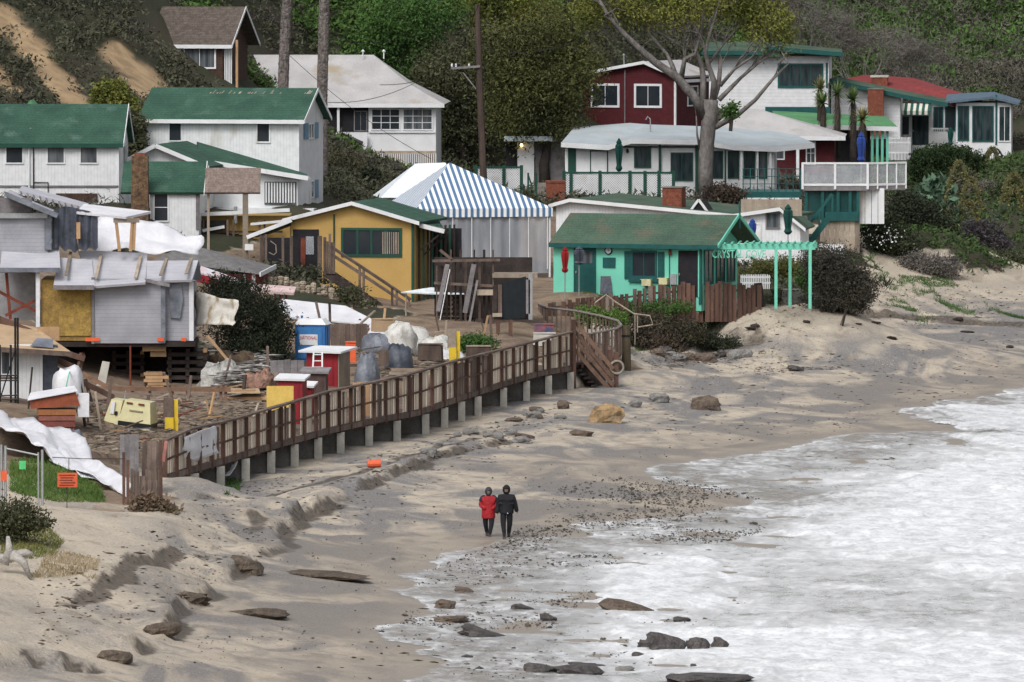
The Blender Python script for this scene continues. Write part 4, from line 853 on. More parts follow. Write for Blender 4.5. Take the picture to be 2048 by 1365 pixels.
# two-storey white house
h = T('two_storey_house', 'white two storey house with dark green roof and blue shutters', 'house', 292, 420, 441, -12)
x1 = h.u(600); D = 5.2; h.gable_x(0, x1, D, h.v(236), h.v(180, 2.6), WBOARD, GREENR, ov=.35, fascia=WHITE, rake=1)
h.win(338, 240, 365, 283, 1, 1, WHITE, GLASS, .05); h.win(514, 240, 543, 285, 1, 1, WHITE, GLASS, .07)
z0, z1 = h.v(279), h.v(247); w = h.winr(x1, 1.9, z0, 3.1, z1, 2, WHITE, GLASSC)
BLUSH = M('blue_shutter', (.13, .24, .34), rough=.6)
for a, b in ((.95, 1.85), (3.15, 4.0)): h.box('shutter', x1 - .01, x1 + .06, a, b, z0, z1, BLUSH)
w = h.winr(x1, 1.9, h.v(398), 3.1, h.v(362), 2, WHITE, GLASSC); h.box('shutter', x1 - .01, x1 + .06, 3.15, 4.0, h.v(398), h.v(362), BLUSH)
h.part('roof_scuffs', MB().add(*(lambda L: ([p for q in L for p in q], [(4 * i, 4 * i + 1, 4 * i + 2, 4 * i + 3) for i in range(len(L))]))([[(x, 2.05 + d, h.v(180, 2.6) + .122 + (2.05 + d - 2.6) * .0 - (2.6 - 2.05 - d) * (h.v(180, 2.6) - h.v(236)) / 2.6) for x, d in ((a, 0), (a + .05, 0), (a + .05 + l * .3, l), (a + l * .3, l))] for a, l in [(random.uniform(h.u(400), h.u(630)), random.uniform(.1, .35)) for _ in range(26)]])), PALEW, kind='stuff')
# its low wings
h.part('wing_wall', MB().poly([(h.u(254, -6), -6, -.5), (h.u(410, -6), -6, -.5), (h.u(410, -6), -6, h.v(328, -6)), (h.u(322, -6), -6, h.v(293, -6)), (h.u(254, -6), -6, h.v(324, -6))], (0, 6, 0)), WBOARD)
A, P, B = (h.u(246, -6.4), h.v(327, -6.4)), (h.u(322, -6.4), h.v(288, -6.4)), (h.u(428, -6.4), h.v(332, -6.4))
h.part('wing_roof', MB().slab([(A[0], -6.4, A[1]), (P[0], -6.4, P[1]), (P[0], -.02, P[1]), (A[0], -.02, A[1])], .1).slab([(P[0], -6.4, P[1]), (B[0], -6.4, B[1]), (B[0], -.02, B[1]), (P[0], -.02, P[1])], .1), GREENR)
for p, q in ((A, P), (P, B)): h.part('rake_board', MB().beam((p[0], -6.44, p[1] - .08), (q[0], -6.44, q[1] - .08), .06, .2), WHITE)
h.part('porch_wall', MB().poly([(h.u(412, -3), -3, -.5), (h.u(600, -3), -3, -.5), (h.u(600, -3), -3, h.v(358, -3)), (h.u(412, -3), -3, h.v(325, -3))], (0, 2.95, 0)), WHITE)
h.part('porch_roof', MB().slab([(h.u(405, -3.4), -3.4, h.v(318, -3.4)), (h.u(622, -3.4), -3.4, h.v(352, -3.4)), (h.u(615, -.02), -.02, h.v(346)), (h.u(395, -.02), -.02, h.v(283))], .12), GREENR)
h.part('porch_fascia', MB().beam((h.u(405, -3.4), -3.44, h.v(321, -3.4)), (h.u(622, -3.4), -3.44, h.v(355, -3.4)), .06, .22), WHITE)
r = h.pb('porch_screen', 534, 362, 597, 408, -3.06, -3.01, GLASSC)
for k in range(11): a = 536 + k * 5.6; h.pb('baluster', a, 364, a + 2.6, 404, -3.1, -3.065, WHITE, r)
h.pb('porch_shelf', 400, 415, 632, 421, -3.5, -2.9, WHITE)
# annex with stone chimney
h = T('annex_cottage', 'small white annex with steep green roof beside a stone chimney', 'house', 243, 462, 426, -2)
h.gable_x(h.u(300), h.u(398), 4, h.v(383), h.v(328, 2), WBOARD, GREENR, ov=.25, rake=1, ovl=1.4); h.win(307, 386, 338, 444, 1, 2, WHITE, GLASS, .06)
cx = h.u(282, -.5); c_ = h.part('chimney', MB().hexa([(cx - .45, -.9, -1.2), (cx + .42, -.9, -1.2), (cx + .42, -.2, -1.2), (cx - .45, -.2, -1.2), (cx - .40, -.85, h.v(312)), (cx + .38, -.85, h.v(312)), (cx + .38, -.25, h.v(312)), (cx - .40, -.25, h.v(312))]), STONE)
h.box('chimney_cap', cx - .28, cx + .26, -.75, -.35, h.v(312), h.v(306), BRICK, c_); h.pb('corner_board', 392, 386, 400, 460, -.04, -.003, GREYW)
t = T('shake_awning', 'weathered shake roof panel on a tall white post', 'awning', 491, 522, 421)
t.part('panel', MB().slab([(t.u(410), -.2, t.v(385)), (t.u(521), -.2, t.v(385)), (t.u(521), .8, t.v(336, .8)), (t.u(410), .8, t.v(336, .8))], .12), SHAKE2); t.part('post', MB().box(-.13, .13, -.1, .12, -.6, t.v(384)), PALEW); t.part('post', MB().box(t.u(414), t.u(419), .1, .2, -.6, t.v(380)), PALEW)
t.pb('meter_box', 490, 489, 507, 501, -.3, -.1, WHITE)
# brown shingled house on the slope
h = T('shingle_house', 'brown shingled cabin with white framed window high on the slope', 'house', 352, 180, 478, -14)
x1 = h.u(446); h.gable_x(-1.2, x1, 5, h.v(86), h.v(18, 2.5), BROWNW, SHAKE, ov=.3, rake=1, fascia=WHITE, ovr=.6, zb=-2)
h.win(367, 87, 433, 138, 2, 1, WHITE, GLASSC, .09)
for k in range(5): h.box('porch_board', x1 + .05 + k * .09, x1 + .11 + k * .09, .15, .22, h.v(168), h.v(88), WHITE)
h.part('porch_post', MB().beam((x1 + .75, .2, h.v(175)), (x1 + .75, .2, h.v(80)), .12), LUMBER)
# house with boat and letters
h = T('boat_house', 'white house with grey hipped roof, gridded windows and a boat on its porch', 'house', 640, 345, 491, -2)
x1 = h.u(872); D = 7; zf = h.v(209, -.5)
h.box('wall', -4.5, x1, .0, D, -.6, zf - .05, WHITE)
a, b = h.u(470), h.u(889, -.5); yr = 4.0; zr = h.v(110, yr); xr = h.u(745, yr); xm = h.u(815, 1.7); zm = h.v(166, 1.7)
P = [(a, -.5, zf), (b, -.5, zf), (b, D + 1, zf), (a, D + 1, zf), (a, yr, zr), (xr, yr, zr), (xm, 1.55, zm), (xm, 6.1, zm), (a, 1.55, zm), (a, 6.1, zm)]
h.part('roof', MB().add(P, [(0, 1, 6, 8), (8, 6, 5, 4), (1, 2, 7, 6), (6, 7, 5), (2, 3, 9, 7), (7, 9, 4, 5), (3, 2, 1, 0)]), GREYR)
h.box('fascia', h.u(600), b, -.54, -.503, zf - .18, zf + .03, WHITE)
h.win(742, 217, 801, 261, 3, 3, WHITE, GLASS, .07); h.win(805, 217, 866, 261, 3, 3, WHITE, GLASSC, .07)
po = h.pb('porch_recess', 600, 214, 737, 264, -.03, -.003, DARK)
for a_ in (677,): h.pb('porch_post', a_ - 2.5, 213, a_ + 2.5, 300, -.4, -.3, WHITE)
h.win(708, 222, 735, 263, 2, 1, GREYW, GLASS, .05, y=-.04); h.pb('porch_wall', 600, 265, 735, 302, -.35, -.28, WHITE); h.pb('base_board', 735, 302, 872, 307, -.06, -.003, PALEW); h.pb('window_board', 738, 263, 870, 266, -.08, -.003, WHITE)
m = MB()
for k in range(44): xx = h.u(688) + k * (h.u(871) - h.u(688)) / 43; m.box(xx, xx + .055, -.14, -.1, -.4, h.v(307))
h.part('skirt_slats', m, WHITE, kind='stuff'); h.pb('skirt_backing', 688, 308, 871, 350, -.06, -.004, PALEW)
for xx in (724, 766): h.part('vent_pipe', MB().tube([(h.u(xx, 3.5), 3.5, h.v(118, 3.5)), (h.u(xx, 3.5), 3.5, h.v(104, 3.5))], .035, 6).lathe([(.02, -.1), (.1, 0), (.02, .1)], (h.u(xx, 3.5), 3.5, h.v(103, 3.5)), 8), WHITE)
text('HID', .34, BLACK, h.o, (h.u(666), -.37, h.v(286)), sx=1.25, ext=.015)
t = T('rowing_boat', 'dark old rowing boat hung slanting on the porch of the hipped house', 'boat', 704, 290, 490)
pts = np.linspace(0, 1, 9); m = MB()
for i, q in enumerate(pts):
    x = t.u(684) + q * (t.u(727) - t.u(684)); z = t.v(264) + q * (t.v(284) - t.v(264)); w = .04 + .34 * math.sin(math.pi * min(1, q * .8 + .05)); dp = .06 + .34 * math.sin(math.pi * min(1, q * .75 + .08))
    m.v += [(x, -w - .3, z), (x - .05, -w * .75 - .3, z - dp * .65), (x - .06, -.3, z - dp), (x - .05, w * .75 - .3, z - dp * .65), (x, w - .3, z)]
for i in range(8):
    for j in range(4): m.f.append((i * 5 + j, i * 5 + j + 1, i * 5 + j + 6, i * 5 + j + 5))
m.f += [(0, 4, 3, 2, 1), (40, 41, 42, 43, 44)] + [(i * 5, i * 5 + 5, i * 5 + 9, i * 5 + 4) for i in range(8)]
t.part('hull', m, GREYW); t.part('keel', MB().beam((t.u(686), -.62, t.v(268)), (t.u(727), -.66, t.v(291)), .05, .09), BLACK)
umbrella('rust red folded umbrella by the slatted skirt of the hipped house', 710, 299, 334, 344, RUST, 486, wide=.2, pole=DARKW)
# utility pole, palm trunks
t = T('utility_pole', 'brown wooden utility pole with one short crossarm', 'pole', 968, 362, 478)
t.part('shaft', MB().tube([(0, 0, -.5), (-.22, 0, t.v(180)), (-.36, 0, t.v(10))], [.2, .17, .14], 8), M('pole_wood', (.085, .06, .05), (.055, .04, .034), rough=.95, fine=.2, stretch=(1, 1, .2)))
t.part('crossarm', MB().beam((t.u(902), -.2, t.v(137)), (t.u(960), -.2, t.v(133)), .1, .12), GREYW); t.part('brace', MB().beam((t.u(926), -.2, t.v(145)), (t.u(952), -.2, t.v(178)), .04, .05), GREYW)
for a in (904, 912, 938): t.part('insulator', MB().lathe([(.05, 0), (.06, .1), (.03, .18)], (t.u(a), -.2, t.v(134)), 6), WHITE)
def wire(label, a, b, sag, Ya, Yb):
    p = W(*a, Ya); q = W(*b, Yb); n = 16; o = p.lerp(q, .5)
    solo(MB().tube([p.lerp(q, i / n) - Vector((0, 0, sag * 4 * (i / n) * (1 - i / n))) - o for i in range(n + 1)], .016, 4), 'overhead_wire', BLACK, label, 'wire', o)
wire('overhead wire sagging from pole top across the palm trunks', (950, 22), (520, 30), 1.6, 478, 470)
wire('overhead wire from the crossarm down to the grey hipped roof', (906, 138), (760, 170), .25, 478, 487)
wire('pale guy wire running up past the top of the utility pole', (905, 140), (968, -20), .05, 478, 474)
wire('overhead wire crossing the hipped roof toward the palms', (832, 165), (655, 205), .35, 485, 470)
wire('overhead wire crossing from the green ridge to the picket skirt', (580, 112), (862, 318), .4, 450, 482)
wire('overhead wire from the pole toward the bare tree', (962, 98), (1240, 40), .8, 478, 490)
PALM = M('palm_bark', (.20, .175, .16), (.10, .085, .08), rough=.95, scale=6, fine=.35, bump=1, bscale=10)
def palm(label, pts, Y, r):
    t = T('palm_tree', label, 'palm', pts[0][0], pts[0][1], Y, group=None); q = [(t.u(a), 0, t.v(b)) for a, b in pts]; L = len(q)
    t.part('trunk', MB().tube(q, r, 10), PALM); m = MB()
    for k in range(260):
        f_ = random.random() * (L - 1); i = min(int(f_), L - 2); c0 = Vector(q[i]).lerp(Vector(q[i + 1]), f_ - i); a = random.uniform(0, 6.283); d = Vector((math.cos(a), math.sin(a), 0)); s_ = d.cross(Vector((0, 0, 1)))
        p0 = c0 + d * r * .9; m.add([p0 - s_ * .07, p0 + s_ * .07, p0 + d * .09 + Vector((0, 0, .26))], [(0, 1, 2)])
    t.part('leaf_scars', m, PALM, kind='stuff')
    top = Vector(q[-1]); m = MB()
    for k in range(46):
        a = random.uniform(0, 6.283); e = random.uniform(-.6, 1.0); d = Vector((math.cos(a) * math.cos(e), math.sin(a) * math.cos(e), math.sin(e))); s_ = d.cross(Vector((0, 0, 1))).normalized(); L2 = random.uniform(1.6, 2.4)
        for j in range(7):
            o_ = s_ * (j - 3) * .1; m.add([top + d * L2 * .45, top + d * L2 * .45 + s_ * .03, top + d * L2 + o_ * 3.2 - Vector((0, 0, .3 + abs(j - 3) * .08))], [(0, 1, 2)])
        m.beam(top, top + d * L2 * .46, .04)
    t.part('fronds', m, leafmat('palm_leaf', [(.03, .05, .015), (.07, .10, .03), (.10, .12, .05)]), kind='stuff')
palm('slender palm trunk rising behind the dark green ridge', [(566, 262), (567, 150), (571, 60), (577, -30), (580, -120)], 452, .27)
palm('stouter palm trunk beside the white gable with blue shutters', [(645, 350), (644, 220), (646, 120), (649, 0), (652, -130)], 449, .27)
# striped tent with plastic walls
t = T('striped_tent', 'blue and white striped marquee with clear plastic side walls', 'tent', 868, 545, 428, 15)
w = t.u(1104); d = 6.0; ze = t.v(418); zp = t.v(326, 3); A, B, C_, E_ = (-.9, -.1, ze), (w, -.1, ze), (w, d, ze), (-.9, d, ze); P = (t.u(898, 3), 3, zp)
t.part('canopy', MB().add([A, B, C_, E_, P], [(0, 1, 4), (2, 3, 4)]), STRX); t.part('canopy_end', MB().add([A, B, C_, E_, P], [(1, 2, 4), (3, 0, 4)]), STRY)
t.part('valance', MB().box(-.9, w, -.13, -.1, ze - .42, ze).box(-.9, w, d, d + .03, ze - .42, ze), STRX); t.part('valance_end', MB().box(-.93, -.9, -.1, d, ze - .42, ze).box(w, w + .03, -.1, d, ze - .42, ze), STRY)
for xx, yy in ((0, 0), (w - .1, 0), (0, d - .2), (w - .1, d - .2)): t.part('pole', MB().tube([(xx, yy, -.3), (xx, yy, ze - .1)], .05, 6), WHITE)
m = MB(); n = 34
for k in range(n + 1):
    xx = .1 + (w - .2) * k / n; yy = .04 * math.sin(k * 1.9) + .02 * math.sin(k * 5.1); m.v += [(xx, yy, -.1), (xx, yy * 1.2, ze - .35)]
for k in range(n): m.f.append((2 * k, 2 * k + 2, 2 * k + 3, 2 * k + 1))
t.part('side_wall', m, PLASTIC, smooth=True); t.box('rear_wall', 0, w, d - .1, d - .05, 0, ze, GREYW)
for k in range(6): t.box('wall_seam', .9 + k * .95, .94 + k * .95, -.09, -.06, .1, ze - .4, WHITE)
t2 = T('white_marquee', 'plain white marquee roof behind the striped tent', 'tent', 760, 500, 446, 6)
w = t2.u(905); ze = t2.v(396); t2.part('canopy', MB().add([(0, 0, ze), (w + 1, 0, ze), (w + 1, 4, ze), (0, 4, ze), (t2.u(830, 2), 2, t2.v(328, 2)), (t2.u(890, 2), 2, t2.v(326, 2))], [(0, 1, 5, 4), (1, 2, 5), (2, 3, 4, 5), (3, 0, 4)]), M('tent_white', (.74, .79, .84), (.68, .73, .78), rough=.6, fine=.03))
for xx in (.1, w + .8): t2.part('pole', MB().tube([(xx, .1, -1), (xx, .1, ze)], .05, 6), WHITE)
t2.box('side_wall', .02, w + .9, .15, .2, -.8, ze - .05, GREYW)
# ochre house
h = T('ochre_house', 'ochre stucco house with green framed window and green roof', 'house', 582, 618, 416, -11)
x1 = h.u(828); h.gable_y(0, x1, h.u(707), 6, h.v(440), h.v(443), h.v(408), YELLOW, GREENR, ov=.35, trim=WHITE, ox=.35)
h.win(683, 455, 805, 513, 4, 1, DGREEN, GLASS, .12, bars=.1)
m = MB()
for k in range(8): xx = h.u(766) + k * .105; m.box(xx, xx + .045, -.055, -.02, h.v(507), h.v(463))
h.part('louvres', m, PALEW); h.part('downspout', MB().tube([(h.u(669), -.06, h.v(428)), (h.u(669), -.06, h.v(500))], .04, 6), DGREEN); h.box('corner_board', x1 - .1, x1 + .02, -.03, .06, 0, h.v(446), DGREEN)
h.pb('doorway', 586, 459, 638, 545, -.04, -.003, DARK); h.pb('notice', 612, 473, 628, 509, -.07, -.041, PANELG); h.pb('shutter', 594, 476, 611, 540, -.08, -.042, RUST); h.pb('foundation', 640, 610, 830, 630, -.06, -.003, GREYW); h.pb('hatch', 735, 594, 762, 622, -.05, -.003, GREYW)
h.part('side_porch_roof', MB().slab([(x1 + .2, .5, h.v(447)), (h.u(886), .5, h.v(458)), (h.u(880, 5), 5, h.v(445, 5)), (x1 + .2, 5, h.v(436, 5))], .12), GREENR)
h.part('side_porch_beam', MB().beam((x1 + .2, .42, h.v(450)), (h.u(886), .42, h.v(462)), .08, .2), WHITE)
for k in range(9): h.part('porch_post', MB().beam((x1 + .12 + k * .15, .7 + k * .3, -.2), (x1 + .12 + k * .15, .7 + k * .3, h.v(452)), .09), DGREEN if k % 2 else DARKW)
h.part('porch_strut', MB().beam((x1 + .2, .6, h.v(500)), (h.u(882), .6, h.v(462)), .08).beam((x1 + .2, 1.2, h.v(512)), (h.u(888), 1.2, h.v(464)), .08), DARKW)
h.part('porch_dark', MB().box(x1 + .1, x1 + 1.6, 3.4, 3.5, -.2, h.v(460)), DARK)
h.part('carport_roof', MB().slab([(h.u(500), -.45, h.v(472)), (h.u(588), -.45, h.v(438)), (h.u(588), 3, h.v(434, 3)), (h.u(500), 3, h.v(468, 3))], .12), GREENR); h.part('carport_fascia', MB().beam((h.u(498), -.5, h.v(475)), (h.u(588), -.5, h.v(440)), .06, .18), WHITE)
# carport clutter: posts and dark interior
h = T('carport', 'dark open carport of timber posts joined to the ochre house', 'carport', 500, 560, 413)
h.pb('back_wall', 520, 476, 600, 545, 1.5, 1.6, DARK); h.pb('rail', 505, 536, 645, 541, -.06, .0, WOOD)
for a, w_ in ((524, 8), (532, 5), (566, 5), (583, 6), (640, 9), (650, 6), (660, 5)): h.pb('post', a - w_ / 2, 468 + random.uniform(0, 8), a + w_ / 2, 566, -.15 - .02 * (a % 3), .0, WOOD)
h.part('hoop', MB().tube([(h.u(541), -.2, h.v(482)), (h.u(552), -.2, h.v(490)), (h.u(553), -.2, h.v(505)), (h.u(548), -.2, h.v(510)), (h.u(538), -.2, h.v(505))], .025, 5), PALEW)
h.part('low_wall', MB().box(h.u(520), h.u(640), .1, .3, -.2, h.v(541)), DARKW)
h = T('ochre_lodge', 'long ochre building with dark timber rail behind the white post', 'house', 402, 560, 428)
h.box('wall', 0, h.u(580), 0, 4, -.5, h.v(432), M('dull_ochre', (.34, .225, .075), (.27, .18, .06), rough=.9, fine=.1)); h.part('eave', MB().beam((-.1, -.3, h.v(429)), (h.u(580), -.3, h.v(420)), .5, .16), WHITE)
h.pb('window', 436, 468, 478, 488, -.05, -.003, GLASS); h.pb('window_band', 404, 442, 452, 456, -.4, -.003, DARK)
h.pb('rail', 404, 462, 566, 466, -.5, -.4, DARKW); h.pb('rail', 404, 487, 520, 492, -.5, -.4, WOOD); h.pb('deck_edge', 402, 505, 520, 514, -.6, -.3, WOOD); h.pb('skirt', 402, 514, 520, 550, -.4, -.02, DARKW)
for a in (408, 456, 468, 520, 530): h.pb('post', a - 2, 440, a + 2, 540, -.55, -.45, WOOD)
h.part('pale_beam', MB().beam((h.u(406), -.6, h.v(461)), (h.u(450), -.6, h.v(453)), .1, .14), WHITE); h.part('pale_beam', MB().beam((h.u(502), -.62, h.v(448)), (h.u(566), -.62, h.v(442)), .1, .12), WHITE); h.part('flue', MB().tube([(h.u(472), -.45, h.v(446)), (h.u(472), -.45, h.v(413))], .09, 8), METAL)
# little red hut with grey roof
h = T('red_hut', 'small red hut with grey hipped roof and white corner boards', 'hut', 318, 562, 404, -10)
x1 = h.u(512); zf = h.v(548, -.3); h.box('wall', .4, x1, 0, 3, -.5, zf, REDP)
P = [(-.2, -.3, h.v(520, -.3)), (x1 + .25, -.3, zf), (x1 + .25, 3.3, h.v(532, 3.3)), (-.2, 3.3, h.v(520, -.3) + .05), (h.u(372, 1.6), 1.6, h.v(488, 1.6)), (h.u(420, 1.6), 1.6, h.v(504, 1.6))]
h.part('roof', MB().add(P, [(0, 1, 5, 4), (1, 2, 5), (2, 3, 4, 5), (3, 0, 4), (3, 2, 1, 0)]), M('hut_roof', (.17, .165, .165), (.12, .115, .115), rough=.9, fine=.2)); h.pb('corner_board', 505, 548, 512, 564, -.04, -.003, WHITE); h.pb('corner_board', 488, 548, 492, 564, -.04, -.003, WHITE); h.part('rake_board', MB().beam((x1 + .28, -.3, zf), (x1 + .28, 3.3, h.v(532, 3.3)), .06, .2), WHITE)
# ================================================================ boardwalk along the beach
def bw(x): return W(x, np.interp(x, BX, BT), np.interp(x, BX, BY)), W(x, np.interp(x, BX, BB), np.interp(x, BX, BY))
o0 = bw(330)[1]; t = T('boardwalk', 'long weathered boardwalk on concrete bents with dark posts and plank infill', 'boardwalk', 330, 966, at=Vector((o0.x, o0.y, o0.z)))
org = t.p; xs = np.linspace(330, 1143, 36); prev = None; IN = Vector((-2.3, .5, 0))
for i, x in enumerate(xs):
    a, b = bw(x); a -= org; b -= org
    t.part('post', MB().beam(b + Vector((0, -.02, -.02)), a + Vector((0, -.02, .0)), .15), REDWOOD)
    if prev is not None:
        pa, pb = prev; d = (a - pa)
        t.part('top_rail', MB().beam(pa + Vector((0, 0, .02)), a + Vector((0, 0, .02)), .22, .07), WOOD)
        for fz in (.55,): t.part('rail', MB().beam(pb.lerp(pa, fz) + Vector((.07, 0, 0)), b.lerp(a, fz) + Vector((.0, 0, 0)), .05, .07), REDWOOD)
        t.part('fascia', MB().beam(pb + Vector((.0, 0, .14)), b + Vector((.0, 0, .14)), .06, .2), WOOD)
        t.part('deck', MB().poly([pb + Vector((0, 0, .2)), b + Vector((0, 0, .2)), b + Vector((0, 0, .2)) + IN, pb + Vector((0, 0, .2)) + IN], (0, 0, .08)), WOOD)
        n = 5
        for k in range(n):
            if random.random() < .12: continue
            f0 = (k + .10) / n; f1 = (k + random.uniform(.78, .97)) / n; q0, q1 = pb.lerp(b, f0), pb.lerp(b, f1); u0, u1 = pa.lerp(a, f0), pa.lerp(a, f1); lo = random.uniform(.06, .14); hi = random.uniform(.90, .97)
            A = [q0.lerp(u0, lo), q1.lerp(u1, lo), q1.lerp(u1, hi), q0.lerp(u0, hi)]
            t.part('plank', MB().poly([p + Vector((-.045, 0, 0)) for p in A], (-.028, .0, 0)), (WOOD if (random.random() < .22 or 930 < x < 1000) else M('bleached_planks', (.52, .45, .37), (.40, .34, .275), rough=.95, fine=.12, scale=3, stretch=(1, 1, .25), rand=.22)))
    prev = (a, b)
for x in (340, 388, 440, 490, 541, 588, 635, 680, 737, 793, 850, 888, 922, 955, 1006, 1052, 1096, 1140):
    a, b = bw(x); b -= org; p = b + org; g0 = gz(p.x, p.y) - org.z - .4
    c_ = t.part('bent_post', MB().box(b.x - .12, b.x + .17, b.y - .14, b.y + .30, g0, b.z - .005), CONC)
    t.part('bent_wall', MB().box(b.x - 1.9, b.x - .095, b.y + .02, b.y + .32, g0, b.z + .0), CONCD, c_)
# plastic sheet caught on the rail
def sheet(name, label, P, nx, ny, amp, mat, seed=0, cat='tarp', thick=.02, lift=None, sag=0.0):
    """crumpled sheet over a quad of world points P (bl, br, tr, tl)"""
    P = [Vector(p) for p in P]; o = sum(P, Vector()) / 4; m = MB(); nrm = (P[1] - P[0]).cross(P[3] - P[0]).normalized()
    for j in range(ny + 1):
        for i in range(nx + 1):
            u, v = i / nx, j / ny; p = P[0].lerp(P[1], u).lerp(P[3].lerp(P[2], u), v)
            e = float(fbm(np.array([u * nx * .16 + v * 1.2 + seed]), np.array([v * ny * .22 + seed * 3]), seed, 3)[0]); ed = float(fbm(np.array([u * 3 + seed * 2.]), np.array([v * 3.]), seed + 5, 3)[0])
            p = p + nrm * (e * amp - sag * 4 * u * (1 - u)) + (P[1] - P[0]) * ed * .06 + (P[3] - P[0]) * ed * .08
            if lift is not None: p.z = max(gz(p.x, p.y) + lift, p.z)
            m.v.append(tuple(p - o))
    for j in range(ny):
        for i in range(nx): k = j * (nx + 1) + i; m.f.append((k, k + 1, k + nx + 2, k + nx + 1))
    ob = solo(m, name, mat, label, cat, o, smooth=True)
    md = ob.modifiers.new('thickness', 'SOLIDIFY'); md.thickness = thick; md.offset = 0
    return ob
sheet('plastic_sheet', 'white plastic sheet draped on the near end of the boardwalk rail', [W(352, 935, 314.6), W(440, 905, 319), W(430, 852, 318.5), W(372, 870, 314.6)], 12, 8, .25, TARPW, 3)
sheet('plastic_sheet', 'torn strip of white plastic hanging under the boardwalk', [W(448, 955, 321.5), W(460, 950, 321.5), W(475, 925, 322), W(462, 928, 322)], 4, 6, .1, TARPW, 9)
# stair from the boardwalk to the sand
t = T('beach_stair', 'brown timber stair dropping from the boardwalk end to the sand', 'stair', 1218, 806, 385.5)
for k, (za, zb) in enumerate(((660, 756), (676, 770), (697, 787), (640, 738))):
    t.part('side_board', MB().beam((t.u(1147), -.02 * k, t.v(za)), (t.u(1226), -.02 * k - .3, t.v(zb)), .05, .17), M('stair_wood', (.17, .105, .075), (.11, .07, .052), rough=.95, fine=.2, rand=.2))
for k in range(9): f_ = k / 8.5; zz = t.v(735) * (1 - f_) + t.v(800) * f_; t.box('tread', t.u(1150 + 66 * f_) - .14, t.u(1150 + 66 * f_) + .14, .1, 1.5, zz - .02, zz + .04, DARKW)
for a, z0, z1 in ((1147, 640, 780), (1220, 700, 812), (1232, 705, 778)): t.pb('newel_post', a - 5, z0, a + 5, z1, -.25 + .001 * (a % 7), .0, REDWOOD)
t.box('under_panel', t.u(1150), t.u(1212), 1.4, 1.5, -.4, t.v(735), DARKW)
t = T('timber_pile', 'stout dark timber pile standing in the sand beside the stair', 'post', 1252, 780, 391)
t.part('shaft', MB().tube([(0, 0, -.5), (.02, 0, 1.2), (.0, 0, t.v(652))], [.21, .2, .19], 10), M('pile_wood', (.10, .08, .05), (.055, .045, .032), rough=.95, fine=.25, stretch=(1, 1, .2))); t.part('iron_band', MB().tube([(0, 0, t.v(670)), (0, 0, t.v(674))], .215, 10), BLACK)
o = solo(MB().tube([(.28 * math.cos(a), 0, .28 * math.sin(a)) for a in np.linspace(0, 6.283, 17)], .05, 6), 'rope_ring', M('old_rope', (.30, .27, .22)), 'pale rope ring hanging by the foot of the beach stair', 'ring', W(1234, 735, 385.2))
# looped railing of the viewing ramp
t = T('ramp_railing', 'curved grey ramp railing with close balusters looping out over the beach', 'railing', 1143, 745, 385)
R = [(1143, 668, 386), (1180, 668, 387), (1232, 658, 389), (1243, 651, 391), (1236, 642, 393), (1200, 632, 396), (1150, 622, 400), (1095, 616, 404), (1074, 606, 408)]
pts = []
for (a, b) in zip(R[:-1], R[1:]):
    for k in range(6): f_ = k / 6; pts.append(W(*[a[i] + (b[i] - a[i]) * f_ for i in range(3)]) - t.p)
t.part('handrail', MB().tube(pts, .055, 6), M('grey_rail', (.24, .215, .20), (.17, .15, .14), rough=.9)); t.part('bottom_rail', MB().tube([p - Vector((0, 0, 1.25)) for p in pts], .05, 5), WOOD)
for i, p in enumerate(pts): t.part('baluster', MB().beam(p - Vector((0, 0, 1.3)), p, .07), WOOD)
for k in range(len(pts) - 1):
    if k % 3 == 0 and (k < 14): t.part('baluster', MB().beam(pts[k].lerp(pts[k + 1], .5) - Vector((0, 0, 1.5)), pts[k].lerp(pts[k + 1], .5), .1), REDWOOD)
m = MB(); fl = [p - Vector((0, 0, 1.35)) for p in pts]; m.poly([fl[0] + Vector((-1.2, 0, 0))] + fl + [fl[-1] + Vector((-1.5, 0, 0))], (0, 0, .1)); t.part('deck', m, WOOD)
# palings in front of the turquoise cottage
t = T('paling_fence', 'uneven dark paling fence along the bluff below the turquoise cottage', 'fence', 1150, 612, 407)
for k in range(46):
    x = 1085 + k * 9.6 + random.uniform(-2.5, 2.5); left = x < 1330
    if left and random.random() < .22: continue
    top = np.interp(x, [1085, 1150, 1230, 1290, 1340, 1400, 1470, 1525], [612, 600, 590, 578, 570, 566, 568, 575]) + random.uniform(-5, 5); bot = np.interp(x, [1085, 1300, 1420, 1525], [640, 622, 612, 612])
    y_ = np.interp(x, [1085, 1525], [-1, 4.0]); w_ = random.uniform(7, 10) if left else 9.3
    t.pb('paling', x, top, x + w_, bot + 32, y_, y_ + .07, REDWOOD if (not left or random.random() < .4) else WOOD)
t.part('rail', MB().beam((t.u(1090), -.9, t.v(616)), (t.u(1330), 1.9, t.v(588)), .06, .09), WOOD); t.part('rail', MB().beam((t.u(1330), 1.9, t.v(588)), (t.u(1525), 4.1, t.v(588)), .06, .09), WOOD)
t = T('tree_stump', 'weathered dark stump at the end of the paling fence', 'stump', 1518, 618, 412); t.part('trunk', MB().tube([(0, 0, -.3), (.02, 0, .5), (-.05, 0, 1.2)], [.32, .22, .2], 9), DARKW)
t = T('concrete_planter', 'grey stained concrete block beside the pergola posts', 'block', 1562, 608, None, -8); t.part('block', MB().hexa([(0, 0, -.1), (1.0, 0, -.1), (1.05, .7, -.1), (0, .7, -.1), (.05, .05, .62), (.98, .03, .66), (1.0, .66, .66), (.05, .66, .62)]), CONCD); t.part('rim', MB().box(.1, .93, .1, .6, .655, .7), CONC)
